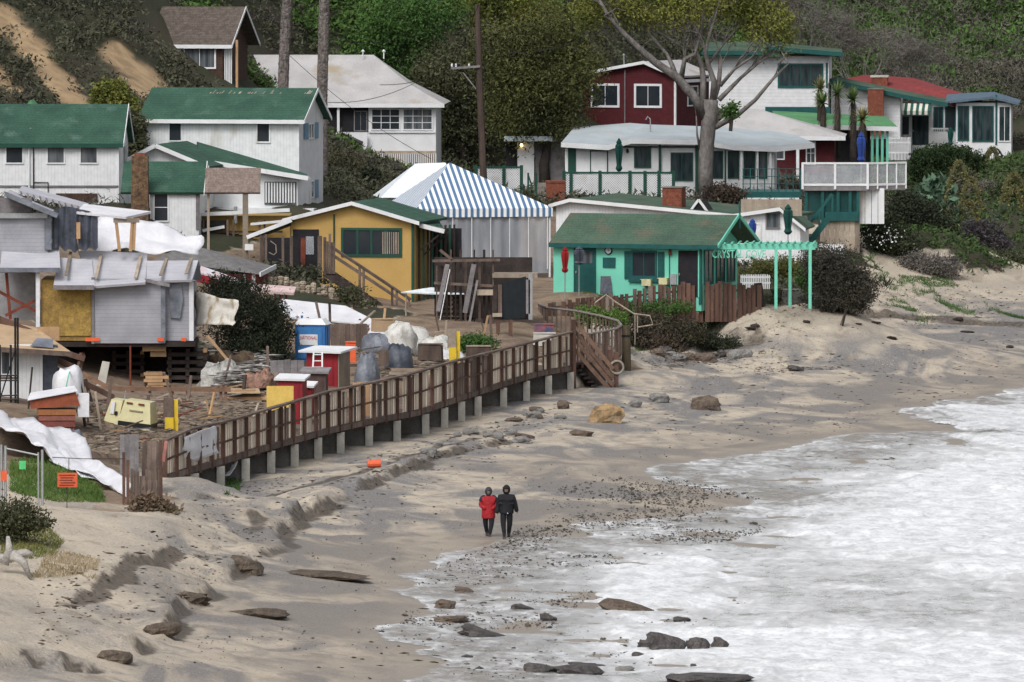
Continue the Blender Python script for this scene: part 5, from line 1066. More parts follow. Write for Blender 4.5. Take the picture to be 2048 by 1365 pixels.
t = T('driftwood_post', 'leaning forked grey post at the edge of the bush', 'post', 1683, 652); t.part('prong', MB().beam((0, 0, -.2), (.24, 0, .85), .09), DARKW); t.part('prong', MB().beam((-.12, .1, -.2), (.22, .1, .8), .06), WOOD)
t = T('metal_handrail', 'bent pale pipe handrail on the grassy bluff', 'handrail', 1262, 650, 404)
m = MB()
t.part('pipe', MB().tube([(t.u(a), 0, t.v(b)) for a, b in ((1190, 606), (1212, 590), (1232, 605), (1268, 628), (1300, 632), (1306, 650), (1275, 655))], .035, 5), PALEW)
for a, b, c in ((1214, 592, 640), (1226, 600, 645), (1270, 630, 690), (1275, 632, 665)): t.part('leg', MB().tube([(t.u(a), 0, t.v(c)), (t.u(a), 0, t.v(b))], .03, 5), PALEW)
# ================================================================ raised grey house under repair
h = T('wrapped_house', 'house under repair jacked up on timber cribs and wrapped in grey sheeting', 'house', 188, 690, 365, 0)
h.pb('wall', 188, 558, 330, 687, 0, 4.5, WRAP); h.pb('wall', 326, 566, 386, 682, .35, 4.4, WRAP); h.pb('sheathing', 82, 560, 186, 682, .12, 4.5, OSB); h.pb('sheathing', 118, 575, 182, 672, .06, .118, M('osb_light', (.36, .24, .06), (.24, .155, .05), fine=.3, scale=4))
h.pb('corner_strip', 322, 568, 331, 685, -.05, -.003, TARPG); h.pb('corner_strip', 378, 564, 387, 682, .28, .345, TARPW); h.pb('corner_strip', 183, 555, 189, 688, -.06, .05, GREYW)
h.part('loose_wrap', MB().poly([(h.u(338), .25, h.v(572)), (h.u(362), .25, h.v(566)), (h.u(366), .2, h.v(600)), (h.u(360), .22, h.v(638)), (h.u(340), .25, h.v(636))], (0, .03, 0)), TARPG)
for a, b in ((171, 200), (315, 328), (362, 372)): h.pb('orange_tape', a, 676, b, 683, -.08 if a < 330 else .26, -.062 if a < 330 else .34, ORANGE)
h.pb('floor_beam', 80, 684, 390, 694, .1, 4.6, DARKW); h.box('crawl_shade_panel', h.u(80), h.u(386), 4.0, 4.1, -2.2, .1, DARKW); h.box('crawl_shade_panel', h.u(384), h.u(386) + .05, 1.8, 4.0, -2.2, .1, DARKW)  # dark panels added below the floor to stand in for crawlspace shade
R_ = lambda q, th=.1: MB().slab([(h.u(a, y), y, h.v(b, y)) for a, b, y in q], th)
h.part('roof', R_([(186, 573, -.5), (292, 565, -.5), (290, 507, 2.6), (150, 500, 2.6)]), WRAPR); h.part('roof', R_([(108, 576, -.6), (192, 573, -.6), (180, 520, 1.6), (112, 515, 1.6)]), WRAPR); h.part('roof', R_([(0, 542, -.3), (122, 537, -.3), (112, 487, 2.4), (0, 480, 2.4)]), WRAPR)
h.part('roof', R_([(288, 562, -.1), (385, 560, -.1), (394, 521, 1.8), (290, 522, 1.8)]), WRAPR); h.part('roof_end', MB().poly([(h.u(386), .0, h.v(560)), (h.u(394, 1.8), 1.8, h.v(521, 1.8)), (h.u(398, 2.0), 2.6, h.v(562, 2.6))], (.03, 0, 0)), TARPD)
for a, b, c, d in ((137, 508, 133, 555), (198, 512, 193, 560), (278, 515, 272, 560), (330, 520, 322, 555), (380, 520, 373, 552)): h.part('batten', MB().beam((h.u(a, 2.0), 2.0, h.v(b, 2.0) + .07), (h.u(c, -.3), -.3, h.v(d, -.3) + .08), .13, .04), PALEW)
h.pb('eave_board', 108, 571, 190, 580, -.66, -.6, GREYW); h.part('eave_board', MB().beam((h.u(290), -.2, h.v(560)), (h.u(340), -.2, h.v(571)), .06, .14), GREYW); h.pb('eave_board', 0, 536, 120, 545, -.38, -.31, TARPG)
h.pb('wall', -60, 434, 92, 520, 1.4, 4.5, WRAP); h.pb('corner_strip', 86, 430, 100, 500, 1.32, 1.38, TARPG); h.pb('eave_board', -20, 427, 92, 437, 1.2, 1.39, METAL)
h.part('roof', R_([(-60, 400, .9), (10, 384, .9), (112, 430, .9), (112, 428, 1.2)], .1) if False else MB().slab([(h.u(10, .8), .8, h.v(386, .8)), (h.u(112, .8), .8, h.v(430, .8)), (h.u(112, 4), 4, h.v(424, 4)), (h.u(10, 4), 4, h.v(380, 4))], .1), WRAPR)
h.part('roof', MB().slab([(h.u(30, 3), 3, h.v(381, 3)), (h.u(165, 3), 3, h.v(416, 3)), (h.u(165, 5.5), 5.5, h.v(407, 5.5)), (h.u(30, 5.5), 5.5, h.v(372, 5.5))], .12), WRAPR)
for k in range(11): f_ = k / 10; h.part('rafter_tail', MB().beam((h.u(34 + 128 * f_, 2.9), 2.9, h.v(384 + 33 * f_, 2.9) + .02), (h.u(34 + 128 * f_ + 4, 2.9), 2.88, h.v(396 + 33 * f_, 2.9)), .07, .05), GREYW)
h.part('rake_board', MB().beam((h.u(8, .75), .75, h.v(388, .8)), (h.u(114, .75), .75, h.v(432, .8)), .1, .2), TARPG); h.pb('gable_wall', -20, 396, 60, 428, 1.6, 1.8, GREYW)
h.part('roof', MB().slab([(h.u(150, 1.4), 1.4, h.v(424, 1.4)), (h.u(250, 1.4), 1.4, h.v(434, 1.4)), (h.u(297, 3), 3, h.v(423, 3)), (h.u(160, 3.6), 3.6, h.v(408, 3.6))], .1), TARPW)
for a, b, c, d in ((229, 440, 236, 503), (262, 442, 258, 503), (267, 440, 264, 500), (152, 470, 158, 502)): h.part('stud', MB().beam((h.u(a, 1.6), 1.6, h.v(b, 1.6)), (h.u(c, 1.6), 1.6, h.v(d, 1.6)), .13), LUMBER)
h.pb('header', 224, 437, 276, 446, 1.5, 1.7, PALEW)
for k in range(2): h.pb('window_board', 150, 445, 158, 478, 1.3, 1.34, LUMBER) if k else None
m = MB(); n = 22
for k in range(n + 1):
    x = 101 + (193 - 101) * k / n; yy = 1.5 + .09 * math.sin(k * 2.2) + .04 * math.sin(k * 5); m.v += [(h.u(x, 1.5), yy, h.v(np.interp(x, [101, 140, 193], [492, 503, 497]) + 4 * math.sin(k * 1.3), 1.5)), (h.u(x - 3 * math.sin(k), 1.5), yy, h.v(np.interp(x, [101, 125, 165, 193], [425, 412, 420, 430]), 1.5))]
for k in range(n): m.f.append((2 * k, 2 * k + 2, 2 * k + 3, 2 * k + 1))
h.part('black_sheeting', m, TARPD, smooth=True)
h.pb('open_bay', -40, 545, 72, 640, 1.5, 1.6, M('bay_back', (.30, .30, .31), (.22, .22, .23))); h.pb('post', 72, 544, 80, 655, -.1, .1, TARPW)
for a, b, c, d in ((-20, 575, 74, 625), (74, 600, 10, 632), (12, 546, 20, 640), (-10, 546, -5, 640)): h.part('brace', MB().beam((h.u(a), .3, h.v(b)), (h.u(c), .32, h.v(d)), .12), RUST)
ob = sheet('roof_tarp', 'white tarp bulging over the rear of the wrapped house', [W(190, 505, 371), W(400, 505, 372), W(405, 472, 373.5), W(195, 432, 373.5)], 22, 10, .45, TARPW, 5)
ob = sheet('torn_tarp', 'torn white tarp with brown stains hanging off the wrapped house corner', [W(388, 652, 366.5), W(470, 655, 364.5), W(478, 602, 364.5), W(388, 582, 367)], 12, 10, .25, M('stained_tarp', (.62, .60, .55), (.50, .48, .44), rough=.6, scale=2, stain=((.28, .20, .10), .56, 1.6, (1, 1, .6))), 8)
def crib(label, a, b, top, bot, Y, mat=DARKW):
    t = T('timber_crib', label, 'crib', a, bot, Y); w = t.u(b); H = t.v(top); n = int(H / .16)
    for k in range(n):
        z = k * .16
        if k % 2 == 0:
            for yy in (0, .55, 1.1): t.box('timber', -.05, w + .05, yy, yy + .15, z, z + .155, mat)
        else:
            for q in (0, .5, 1.0): t.box('timber', q * (w - .15), q * (w - .15) + .15, -.08, 1.35, z, z + .155, LUMBER if (k // 2) % 3 == 1 and q == 1.0 else mat)
crib('dark timber crib stack carrying the right end of the wrapped house', 336, 414, 694, 775, 366); crib('dark timber crib stack in the shade under the wrapped house middle', 225, 288, 694, 778, 367.5); crib('dark timber crib stack beside the split corner post', 120, 170, 694, 780, 369)
t = T('steel_beam', 'pair of pale steel beams under the wrapped house floor', 'beam', 290, 706, 365.5); t.pb('beam', 285, 692, 332, 703, 0, .2, PLY); t.pb('beam', 300, 704, 332, 714, .3, .5, PLY)
t = T('prop_post', 'thin rusty prop under the wrapped house', 'prop', 261, 775, 364.5); t.part('shaft', MB().tube([(0, 0, -.1), (0, 0, t.v(692))], .04, 6), RUST); t.part('foot', MB().box(-.12, .12, -.12, .12, -.08, .02), RUST)
solo(MB().hexa([(-.25, -.1, -.4), (.1, -.1, -.5), (.1, .1, -.5), (-.25, .1, -.4), (.0, -.1, .6), (.3, -.1, .55), (.3, .1, .55), (.0, .1, .6)]), 'leaning_slab', CONC, 'pale slab leaning in the shade under the wrapped house', 'slab', W(205, 752, 362))
# near left house being repaired
h = T('siding_house', 'white board house with stripped plywood roof and scaffolding', 'house', -60, 826, 327, 6)
h.pb('wall', -60, 690, 82, 822, 0, 4, WBOARD); h.pb('side_wall', 83, 692, 115, 815, .05, 4, TARPD); h.pb('corner_board', 80, 690, 85, 822, -.04, -.003, WHITE); h.win(0, 700, 22, 752, 1, 1, WHITE, GLASSC)
h.part('roof', MB().slab([(h.u(-60), -.6, h.v(690)), (h.u(142), -.6, h.v(705)), (h.u(60, 3.4), 3.4, h.v(655, 3.4)), (h.u(-60, 3.4), 3.4, h.v(632, 3.4))], .1), PLY); h.part('eave_board', MB().beam((h.u(-60), -.66, h.v(694)), (h.u(142), -.66, h.v(708)), .08, .18), WOOD)
h.part('roof_patch', MB().slab([(h.u(60), -.3, h.v(694, -.3) + .02), (h.u(105), -.3, h.v(698, -.3) + .02), (h.u(105, .4), .4, h.v(680, .4) + .02), (h.u(72, .4), .4, h.v(678, .4) + .02)], .02), TARPG)
h.part('barge_board', MB().beam((h.u(-40, 3), 3, h.v(628, 3)), (h.u(65, 3), 3, h.v(672, 3)), .12, .3), REDWOOD); h.pb('plywood_panel', 68, 655, 111, 682, 2.6, 2.7, LUMBER)
for a, b, c, d in ((115, 705, 172, 722), (118, 725, 165, 745), (168, 712, 158, 752), (112, 742, 230, 800)): h.part('porch_beam', MB().beam((h.u(a), 1.2, h.v(b)), (h.u(c), 1.0, h.v(d)), .12, .2), REDWOOD)
t = T('scaffold', 'dark tube scaffold against the white board house', 'scaffold', 0, 832, 325)
for a in (0, 22, 31, 36): t.part('upright', MB().tube([(t.u(a), 0, -.2), (t.u(a), 0, t.v(636 if a > 25 else 690))], .04, 6), BLACK)
for z in (752, 762, 792, 800): t.part('ledger', MB().tube([(t.u(-20), -.05, t.v(z)), (t.u(37), -.05, t.v(z - 1))], .03, 6), BLACK)
t.part('plank', MB().box(t.u(-20), t.u(36), .0, .6, t.v(759), t.v(756)), WOOD); t.part('brace', MB().tube([(t.u(0), -.06, t.v(800)), (t.u(31), -.06, t.v(700))], .025, 6), BLACK)
solo(MB().tube([(0, 0, 0), (.18, 0, 1.9)], .035, 6), 'leaning_pole', DARKW, 'thin dark pole leaning on the white siding', 'pole', W(55, 838, 324))
# tile stack under plastic, wrapped bundle
t = T('tile_stack', 'crates of rust red roof tiles stacked under a plastic sheet', 'tile stack', 60, 872, 321, 4)
t.part('crate', MB().hexa([(t.u(62), 0, t.v(818)), (t.u(160), 0, t.v(812)), (t.u(160), 1.2, t.v(812)), (t.u(62), 1.2, t.v(818)), (t.u(60), 0, t.v(803)), (t.u(152), 0, t.v(786)), (t.u(152), 1.2, t.v(786)), (t.u(60), 1.2, t.v(803))]), M('terracotta', (.30, .085, .04), (.20, .055, .03), fine=.2))
for k, (z0, z1) in enumerate(((820, 831), (832, 842), (843, 855), (856, 868))): t.pb('tile_row', 76 + k, z0, 152 - k, z1, -.08 + .03 * k, 1.1, M('clay_tile%d' % k, [(.33, .14, .06), (.26, .10, .08), (.19, .06, .05), (.13, .035, .03)][k], fine=.2, scale=3))
t.part('cover', MB().slab([(t.u(55), -.1, t.v(800)), (t.u(155), -.1, t.v(782)), (t.u(150), 1.4, t.v(776)), (t.u(62), 1.4, t.v(790))], .03), TARPW); t.pb('side_cover', 155, 790, 178, 835, .1, 1.2, TARPW); t.box('pallet', 0, t.u(150), 0, 1.2, -.1, .06, DARKW)
def mound(name, label, px, py, w, hgt, d, mat, seed=1, cat='tarp', Y=None, rough=.25, parent=None):
    p = G(px, py) if Y is None else W(px, py, Y); m = MB(); nu, nv = 18, 7
    for j in range(nv + 1):
        e = j / nv * math.pi / 2
        for i in range(nu):
            a = 6.2832 * i / nu; c_, s_ = math.cos(a) * math.cos(e) ** .6, math.sin(a) * math.cos(e) ** .6; z = math.sin(e) ** .9; q = 1 + rough * 1.1 * float(fbm(np.array([c_ * 1.6 + seed * 5.3]), np.array([s_ * 1.6 + z * 1.6]), seed, 3)[0]) + rough * .35 * math.sin(a * 7 + seed + 2 * z)
            m.v.append((c_ * w / 2 * q, s_ * d / 2 * q, z * hgt * q - (.15 if j == 0 else 0)))
    for j in range(nv):
        for i in range(nu): m.f.append((j * nu + i, j * nu + (i + 1) % nu, (j + 1) * nu + (i + 1) % nu, (j + 1) * nu + i))
    return solo(m, name, mat, label, cat, p, smooth=True)
mound('wrapped_bundle', 'white wrapped bundle tied with a turquoise strap', 136, 790, 1.1, 1.0, .9, TARPW, 4, 'bundle', 326)
solo(MB().tube([(.3 * math.cos(a) * .35, .46 * math.sin(a) - .05, .52 * math.cos(a)) for a in np.linspace(-1.6, 1.6, 14)], .025, 5), 'strap', TURQ, 'turquoise strap round the white bundle', 'strap', W(134, 772, 325.5))
mound('grey_sack', 'grey plastic sack slumped at the foot of the tile stack', 148, 912, .8, .9, .8, TARPG, 6, 'sack', 314.5); mound('pale_sack', 'cream sack with yellow tie beside the tile stack', 122, 906, .9, .75, .8, TARPW, 7, 'sack', 314)
# generator
t = T('generator', 'cream towable generator tipped on the dirt', 'generator', 200, 866, 325.5, -8); t.o.rotation_euler = (0, math.radians(7), math.radians(-8))
t.part('side_housing', MB().hexa([(0.05, 0, .35), (.62, 0, .35), (.62, 1.3, .35), (.05, 1.3, .35), (.25, .15, 1.28), (.68, .15, 1.28), (.68, 1.15, 1.28), (.25, 1.15, 1.28)]), CREAM)
hd = t.part('hood', MB().hexa([(.63, -.1, .55), (1.85, -.1, .55), (1.85, 1.4, .55), (.63, 1.4, .55), (.78, .05, 1.33), (1.72, .05, 1.33), (1.72, 1.2, 1.33), (.78, 1.2, 1.33)]), CREAM); t.box('skirt', .66, 1.84, -.12, 1.38, .1, .38, CREAM); t.box('black_band', .64, 1.86, -.13, 1.39, .382, .548, BLACK)
for a in (.86, 1.3): t.box('red_sticker', a, a + .22, -.02, .06, 1.2, 1.26, RUST, hd)
t.box('lettering_strip', 1.0, 1.5, -.065, .0, .95, 1.0, M('faded_print', (.33, .29, .19)), hd); t.box('control_plate', .28, .42, .02, .2, .75, 1.2, WHITE); t.box('port', .45, .55, .01, .2, .72, .86, BLACK)
for a in (.4, 1.6):
    w_ = t.part('wheel', MB().tube([(a, -.1, .18), (a, .08, .18)], .24, 14), BLACK); t.part('hub', MB().tube([(a, -.12, .18), (a, -.1, .18)], .1, 10), METAL, w_)
t.box('red_base', .1, 1.8, .1, 1.2, .02, .1, RUST); t.part('stack', MB().tube([(.66, .6, 1.3), (.66, .6, 1.62)], .025, 6), METAL)
# sawhorse barrier, lumber, bollards
t = T('timber_barrier', 'long brown timber barrier on posts across the yard', 'barrier', 165, 800, 347)
t.part('rail', MB().beam((t.u(165), 0, t.v(777)), (t.u(462), 0, t.v(780)), .1, .17), M('brown_timber', (.24, .14, .09), (.16, .095, .065), fine=.15, rand=.2))
for a in (265, 300, 345, 375, 442, 452): t.part('post', MB().beam((t.u(a), .1, t.v(835 if a > 400 else 815)), (t.u(a), .1, t.v(772)), .11), MATS['brown_timber'])
t.part('diagonal', MB().beam((t.u(165), .15, t.v(748)), (t.u(262), .15, t.v(800)), .12, .16), MATS['brown_timber']); t.part('lower_rail', MB().beam((t.u(300), .05, t.v(806)), (t.u(335), .05, t.v(806)), .08, .14), LUMBER); t.part('yellow_bar', MB().tube([(t.u(300), -.1, t.v(818)), (t.u(325), -.1, t.v(818))], .05, 6), YELP)
def bollard(label, px, py, Y, mat2, top):
    t = T('yellow_bollard', label, 'bollard', px, py, Y); z = t.v(top); t.part('base', MB().box(-.2, .12, -.15, .2, -.1, z * .45), YELP); t.part('back_plate', MB().box(.125, .28, 0, .08, -.1, z * .95), YELP)
    t.part('sleeve', MB().hexa([(-.26, -.1, z * .42), (.12, -.1, z * .42), (.12, .22, z * .42), (-.26, .22, z * .42), (-.25, -.08, z), (.1, -.08, z), (.1, .2, z), (-.25, .2, z)]), mat2)
bollard('yellow bollard with a brown board sleeve near the generator', 341, 867, 326.5, WOOD, 796); bollard('yellow bollard with a grey padded top by the debris pile', 907, 724, 377, M('grey_pad', (.30, .25, .2), fine=.15), 660)
def lumber(label, a, b, top, bot, Y, yaw=0, n=5, mats=None):
    t = T('lumber_stack', label, 'lumber', a, bot, Y, yaw); w = t.u(b); H = t.v(top); k = 0
    rows = max(2, int(H / .13))
    for r in range(rows):
        for c_ in range(n): t.box('board', random.uniform(-.1, .1), w + random.uniform(-.2, .15), c_ * .26, c_ * .26 + .24, r * H / rows, (r + .88) * H / rows, (mats or [WOOD, LUMBER, PALEW, GREYW])[(r * 3 + c_) % len(mats or [1, 2, 3, 4])])
lumber('stack of weathered lumber with a pale top sheet', 452, 528, 786, 822, 349, 3); lumber('dark lumber pile by the barrier end', 400, 448, 790, 818, 352, -5, 4, [DARKW, WOOD, GREYW]); lumber('low pile of boards beyond the generator', 300, 360, 800, 822, 338, 8, 4, [WOOD, GREYW, LUMBER])
t = T('plywood_sheet', 'pale plywood sheet lying on the lumber stack', 'plywood', 455, 786, 349); t.part('sheet', MB().slab([(0, -.2, .02), (1.3, -.2, .02), (1.2, 1.4, .1), (-.2, 1.4, .1)], .04), PLY); t.part('batten', MB().beam((.1, .2, .09), (1.1, .3, .09), .08, .05), LUMBER)
for lb, a, b, tp, bt, Y, yw, n, mt in (('low stack of pale boards in front of the generator wheels', 300, 352, 838, 862, 329, 6, 4, [PALEW, LUMBER, WOOD]), ('heap of dark beams left of the generator', 168, 205, 800, 838, 334, -12, 4, [DARKW, WOOD, RUST]), ('short stack of rusty red boards near the barrier', 352, 402, 815, 838, 340, 10, 4, [RUST, WOOD, DARKW]), ('flat pile of mixed planks behind the yellow board', 470, 532, 825, 848, 342, -6, 5, [WOOD, GREYW, LUMBER, DARKW]), ('timber pile in the shade between two crib stacks', 292, 332, 745, 778, 364, 0, 4, [LUMBER, WOOD, DARKW]), ('row of boards dumped at the foot of the brown panel', 660, 720, 728, 748, 370, 8, 4, [WOOD, PALEW, GREYW]), ('planks laid along the dirt bank above the rail', 780, 860, 738, 750, 366, -5, 3, [PALEW, WOOD, LUMBER])): lumber(lb, a, b, tp, bt, Y, yw, n, mt)
# blue portable toilet
t = T('portable_toilet', 'blue portable toilet with white roof standing behind the sheds', 'toilet', 590, 722, 374, -10)
w = t.u(650); H = t.v(650); t.part('cabin', MB().box(0, w, 0, 1.15, -.1, H), BLUEP); t.box('door', .12, w - .12, -.04, -.003, .1, H - .12, M('blue_door', (.05, .19, .45), rough=.45)); t.part('rib', MB().box(w + .003, w + .04, .1, .3, 0, H - .1), BLUEP); t.part('rib', MB().box(w + .003, w + .04, .5, .7, 0, H - .1), BLUEP)
t.part('roof', MB().hexa([(-.06, -.06, H + .002), (w + .06, -.06, H + .002), (w + .06, 1.21, H + .002), (-.06, 1.21, H + .002), (.15, .15, H + .25), (w - .15, .15, H + .25), (w - .15, 1.0, H + .25), (.15, 1.0, H + .25)]), WHITE); t.part('vent', MB().tube([(.1, 1.0, H), (.1, 1.0, H + .35)], .05, 6), BLUEP)
sg = t.box('sign', t.u(600), t.u(636), -.065, -.041, t.v(690), t.v(669), WHITE); text('NATIONAL', .2, M('red_print', (.45, .04, .09)), sg, (t.u(601), -.068, t.v(679)), ext=.003, sx=.72, name='lettering')
# red sheds
def redbox(name, label, a, b, top, bot, Y, yaw, roofm=WHITE, mat=REDP, d=.9, side=None, ov=.12):
    t = T(name, label, 'cabinet', a, bot, Y, yaw); w = t.u(b); H = t.v(top); t.box('body', 0, w, 0, d, -.1, H, mat); t.part('lid', MB().slab([(-ov, -ov, H + .02), (w + ov, -ov, H + .0), (w + ov, d + ov, H + .14), (-ov, d + ov, H + .16)], .08), roofm)
    for k in range(3): t.box('seam', w * (k + .5) / 3, w * (k + .5) / 3 + .03, -.025, -.003, .05, H - .06, mat)
    return t, w, H
t, w, H = redbox('red_shed', 'tall red shed with snow white top and pale side panel', 613, 676, 702, 800, 358, -24, d=1.1, ov=.25); t.box('side_panel', w + .003, w + .05, .02, 1.08, -.1, H - .05, PALEW)
redbox('red_cabinet', 'low red cabinet with a white lid behind the yellow board', 555, 605, 758, 850, 340, -10); redbox('red_cabinet', 'smallest red cabinet squeezed beside the low red one', 608, 623, 772, 830, 342, -10, d=.6); redbox('brown_cabinet', 'dark brown cupboard standing between the red sheds', 606, 652, 744, 815, 346, -6, GREYW, M('dark_brown', (.085, .055, .05), fine=.15), d=.7)
t = T('step_ladder', 'white ladder leaning on the red shed front', 'ladder', 636, 790, 356)
for a in (-.24, .2): t.part('stile', MB().beam((a - .03, 0, -.1), (a + (.06 if a < 0 else -.04), .5, t.v(706)), .06), WHITE)
for k in range(7): t.part('rung', MB().beam((-.22 + k * .008, .07 * k + .03, .1 + k * .25), (.19 - k * .006, .07 * k + .03, .1 + k * .25), .04), WHITE)
t = T('yellow_board', 'yellow painted plywood sheet leaning behind the boardwalk rail', 'board', 533, 868, 335); t.part('sheet', MB().slab([(0, 0, -.1), (t.u(587), 0, -.1), (t.u(587), .25, t.v(773)), (0, .25, t.v(773))], .04), YELB); t.part('prop', MB().beam((.5, .3, 1.2), (.5, .9, 0), .06), LUMBER)
def panel(label, a, b, top, bot, Y, mat, n, yaw=0, name='fence_panel', lean=.0):
    t = T(name, label, 'panel', a, bot, Y, yaw); w = t.u(b); H = t.v(top); st = w / n
    for k in range(n): t.part('board', MB().slab([(k * st, .0, -.1), (k * st + st * .95, 0, -.1), (k * st + st * .95, lean, H + random.uniform(-.04, .03)), (k * st, lean, H + random.uniform(-.04, .03))], .03), mat)
    t.part('rail', MB().beam((0, .05 + lean * .7, H * .7), (w, .05 + lean * .7, H * .7), .05, .08), mat)
    return t
panel('dark weathered board panel behind the low red cabinet', 541, 609, 720, 768, 358, GREYW, 5); panel('tall brown board panel beside the blue toilet', 656, 735, 648, 725, 380, WOOD, 7, -6); panel('brown boards standing under the white sheet', 575, 620, 612, 660, 396, WOOD, 5); panel('small brown board screen between the two tarp heaps', 757, 778, 700, 728, 369, WOOD, 3)
panel('ochre boards stacked behind the middle of the boardwalk rail', 706, 748, 764, 850, 346.8, LUMBER, 5); panel('grey boards propped at the near end of the boardwalk', 240, 278, 870, 950, 300, GREYW, 4, 5); panel('tilted brown boards beside the grey ones at the boardwalk end', 283, 322, 884, 955, 301, WOOD, 4, -8, lean=.2)
mound('tarp_heap', 'blue grey tarp dome tight against the red shed', 733, 770, 1.0, 1.15, 1.0, TARPG, 11, Y=357.5); mound('tarp_heap', 'dark charcoal tarp dome in the middle of the dirt', 798, 738, 1.2, .95, 1.1, TARPD, 12, Y=370); mound('tarp_heap', 'slumped grey tarp over rubble beside the brown panel', 760, 706, 1.5, .7, 1.0, TARPG, 13, Y=378, rough=.4)
mound('debris_mound', 'crumpled clear plastic heaped beside the right hand crib', 440, 765, 1.5, .75, 1.0, M('crumpled_plastic', (.50, .50, .48), (.28, .27, .25), scale=3, bump=.8, bscale=8), 31, 'debris', Y=361, rough=.6); mound('debris_mound', 'pinkish broken tile heap by the dark board panel', 520, 768, 1.1, .5, .9, M('tile_heap', (.36, .20, .15), (.20, .13, .10), scale=5, bump=1, bscale=10), 32, 'debris', Y=357, rough=.6); mound('debris_mound', 'low brown earth heap with offcuts under the tan plank', 470, 745, 2.2, .9, 1.4, M('earth_heap', (.20, .14, .09), (.12, .085, .06), scale=3, bump=1, bscale=8), 33, 'debris', Y=368, rough=.5)
mound('debris_mound', 'tangle of pale plastic at the far end of the rail', 985, 745, .7, .35, .5, TARPW, 34, 'debris', Y=373.5, rough=.6); mound('debris_mound', 'brown burlap heap next to the generator', 186, 862, .8, .7, .7, M('burlap', (.22, .15, .09), (.13, .09, .06), scale=4, bump=.8), 35, 'debris', Y=326.5, rough=.5)
sheet('plastic_sheet', 'strip of white plastic trailing from the sacks to the low crate', [W(880, 722, 377), W(930, 722, 378.5), W(925, 706, 379.5), W(880, 700, 379)], 10, 6, .3, TARPW, 17, lift=.03)
sheet('plastic_sheet', 'wrinkled white plastic pinned on the bank above the rubble sacks', [W(735, 668, 386), W(830, 690, 384), W(850, 655, 389), W(745, 640, 390)], 14, 8, .4, TARPW, 19, lift=.05)
for i, (px, py, w, hh, lb) in enumerate(((822, 718, 1.7, 1.15, 'white rubble sacks piled highest at the top of the yard'), (868, 716, 1.6, .85, 'low white rubble sack next to the brown crate'), (800, 690, 1.3, .8, 'white rubble sack half under loose planks'))): mound('rubble_sack', lb, px, py, w, hh, 1.0, M('sack_white', (.62, .61, .58), (.50, .49, .46), rough=.8, scale=2, bump=.6, bscale=8, stain=((.34, .30, .26), .6, 2)), 21 + i, 'sack', Y=380 - i, rough=.45)
def boxy(name, label, cat, a, b, top, bot, Y, yaw, mat, d=.6, lid=None):
    t = T(name, label, cat, a, bot, Y, yaw); w = t.u(b); H = t.v(top); t.part('body', MB().hexa([(0, 0, -.05), (w, .02, -.08), (w, d, -.08), (0, d, -.05), (.02, 0, H), (w - .02, .02, H - .04), (w - .02, d, H - .04), (.02, d, H)]), mat); t.part('lid', MB().box(.01, w - .01, -.02, d + .02, H - .0, H + .04), lid or mat); return t
boxy('brown_crate', 'brown wooden crate in front of the white rubble sacks', 'crate', 835, 883, 690, 718, 375, -8, WOOD); boxy('brown_crate', 'low brown crate near the far end of the yard', 'crate', 933, 983, 694, 722, 378, 4, WOOD, lid=PALEW); boxy('cardboard_box', 'tan carton tilted on top of the rubble sacks', 'carton', 750, 790, 640, 662, 384, 18, PLY)
boxy('orange_bin', 'orange plastic bin behind the red shed', 'bin', 690, 712, 686, 722, 366, 0, ORANGE); boxy('blue_cooler', 'small blue and red cooler bags on the ramp landing', 'bag', 1068, 1108, 650, 668, 392, 0, M('bag_red', (.30, .10, .08), (.05, .07, .14), scale=3)); boxy('pale_bench', 'pale box bench below the cooler bags', 'bench', 1066, 1112, 668, 690, 391, 0, CONC)
t = T('orange_barrel', 'orange plastic bucket tipped over on the sand', 'bucket', 748, 936); t.part('shell', MB().tube([(-.25, 0, .14), (.25, .05, .16)], [.13, .17], 12), ORANGE); t.part('handle', MB().tube([(.25, .2, .2), (.34, .0, .34), (.25, -.14, .2)], .012, 4), METAL)
# planks thrown about
for i, (a, b, Y, lb, mt) in enumerate((((713, 655), (750, 622), 392, 'long grey plank sticking up over the white sheet', PALEW), ((455, 720), (415, 672), 362, 'tan plank propped from the debris heap to the wrapped house', LUMBER), ((770, 672), (800, 650), 383, 'brown stick on the rubble sacks', RUST), ((845, 668), (890, 662), 381, 'pale stick poking from the rubble sacks', PALEW))):
    p, q = W(*a, Y), W(*b, Y + .6); o_ = p.lerp(q, .5); solo(MB().beam(p - o_, q - o_, .14 if i < 2 else .07, .05), 'loose_plank', mt, lb, 'plank', o_)
# white sheet roof, pink table, lean-to, long stairs, dark stair tower
t = T('sheet_roof', 'long white sheet laid over a low timber frame', 'shelter', 575, 650, 394, 0)
t.part('sheet', MB().slab([(t.u(545), -.3, t.v(632)), (t.u(770), -.6, t.v(650)), (t.u(690, 2.2), 2.2, t.v(612, 2.2)), (t.u(560, 2.2), 2.2, t.v(598, 2.2))], .06), TARPW)
for a in (558, 570, 640, 720): t.part('post', MB().beam((t.u(a), 0, -.4), (t.u(a), 0, t.v(638)), .1), WOOD)
t = T('foam_table', 'pink foam topped work table by the stone wall', 'table', 505, 618, 399); t.part('top', MB().slab([(t.u(468), 0, t.v(578)), (t.u(588), 0, t.v(586)), (t.u(592, 1), 1, t.v(574, 1)), (t.u(480, 1), 1, t.v(566, 1))], .12), M('pink_foam', (.62, .47, .46), rough=.8))
for a in (550, 560, 572): t.part('leg', MB().beam((t.u(a), .3, -.6), (t.u(a), .3, t.v(586)), .09), RUST)
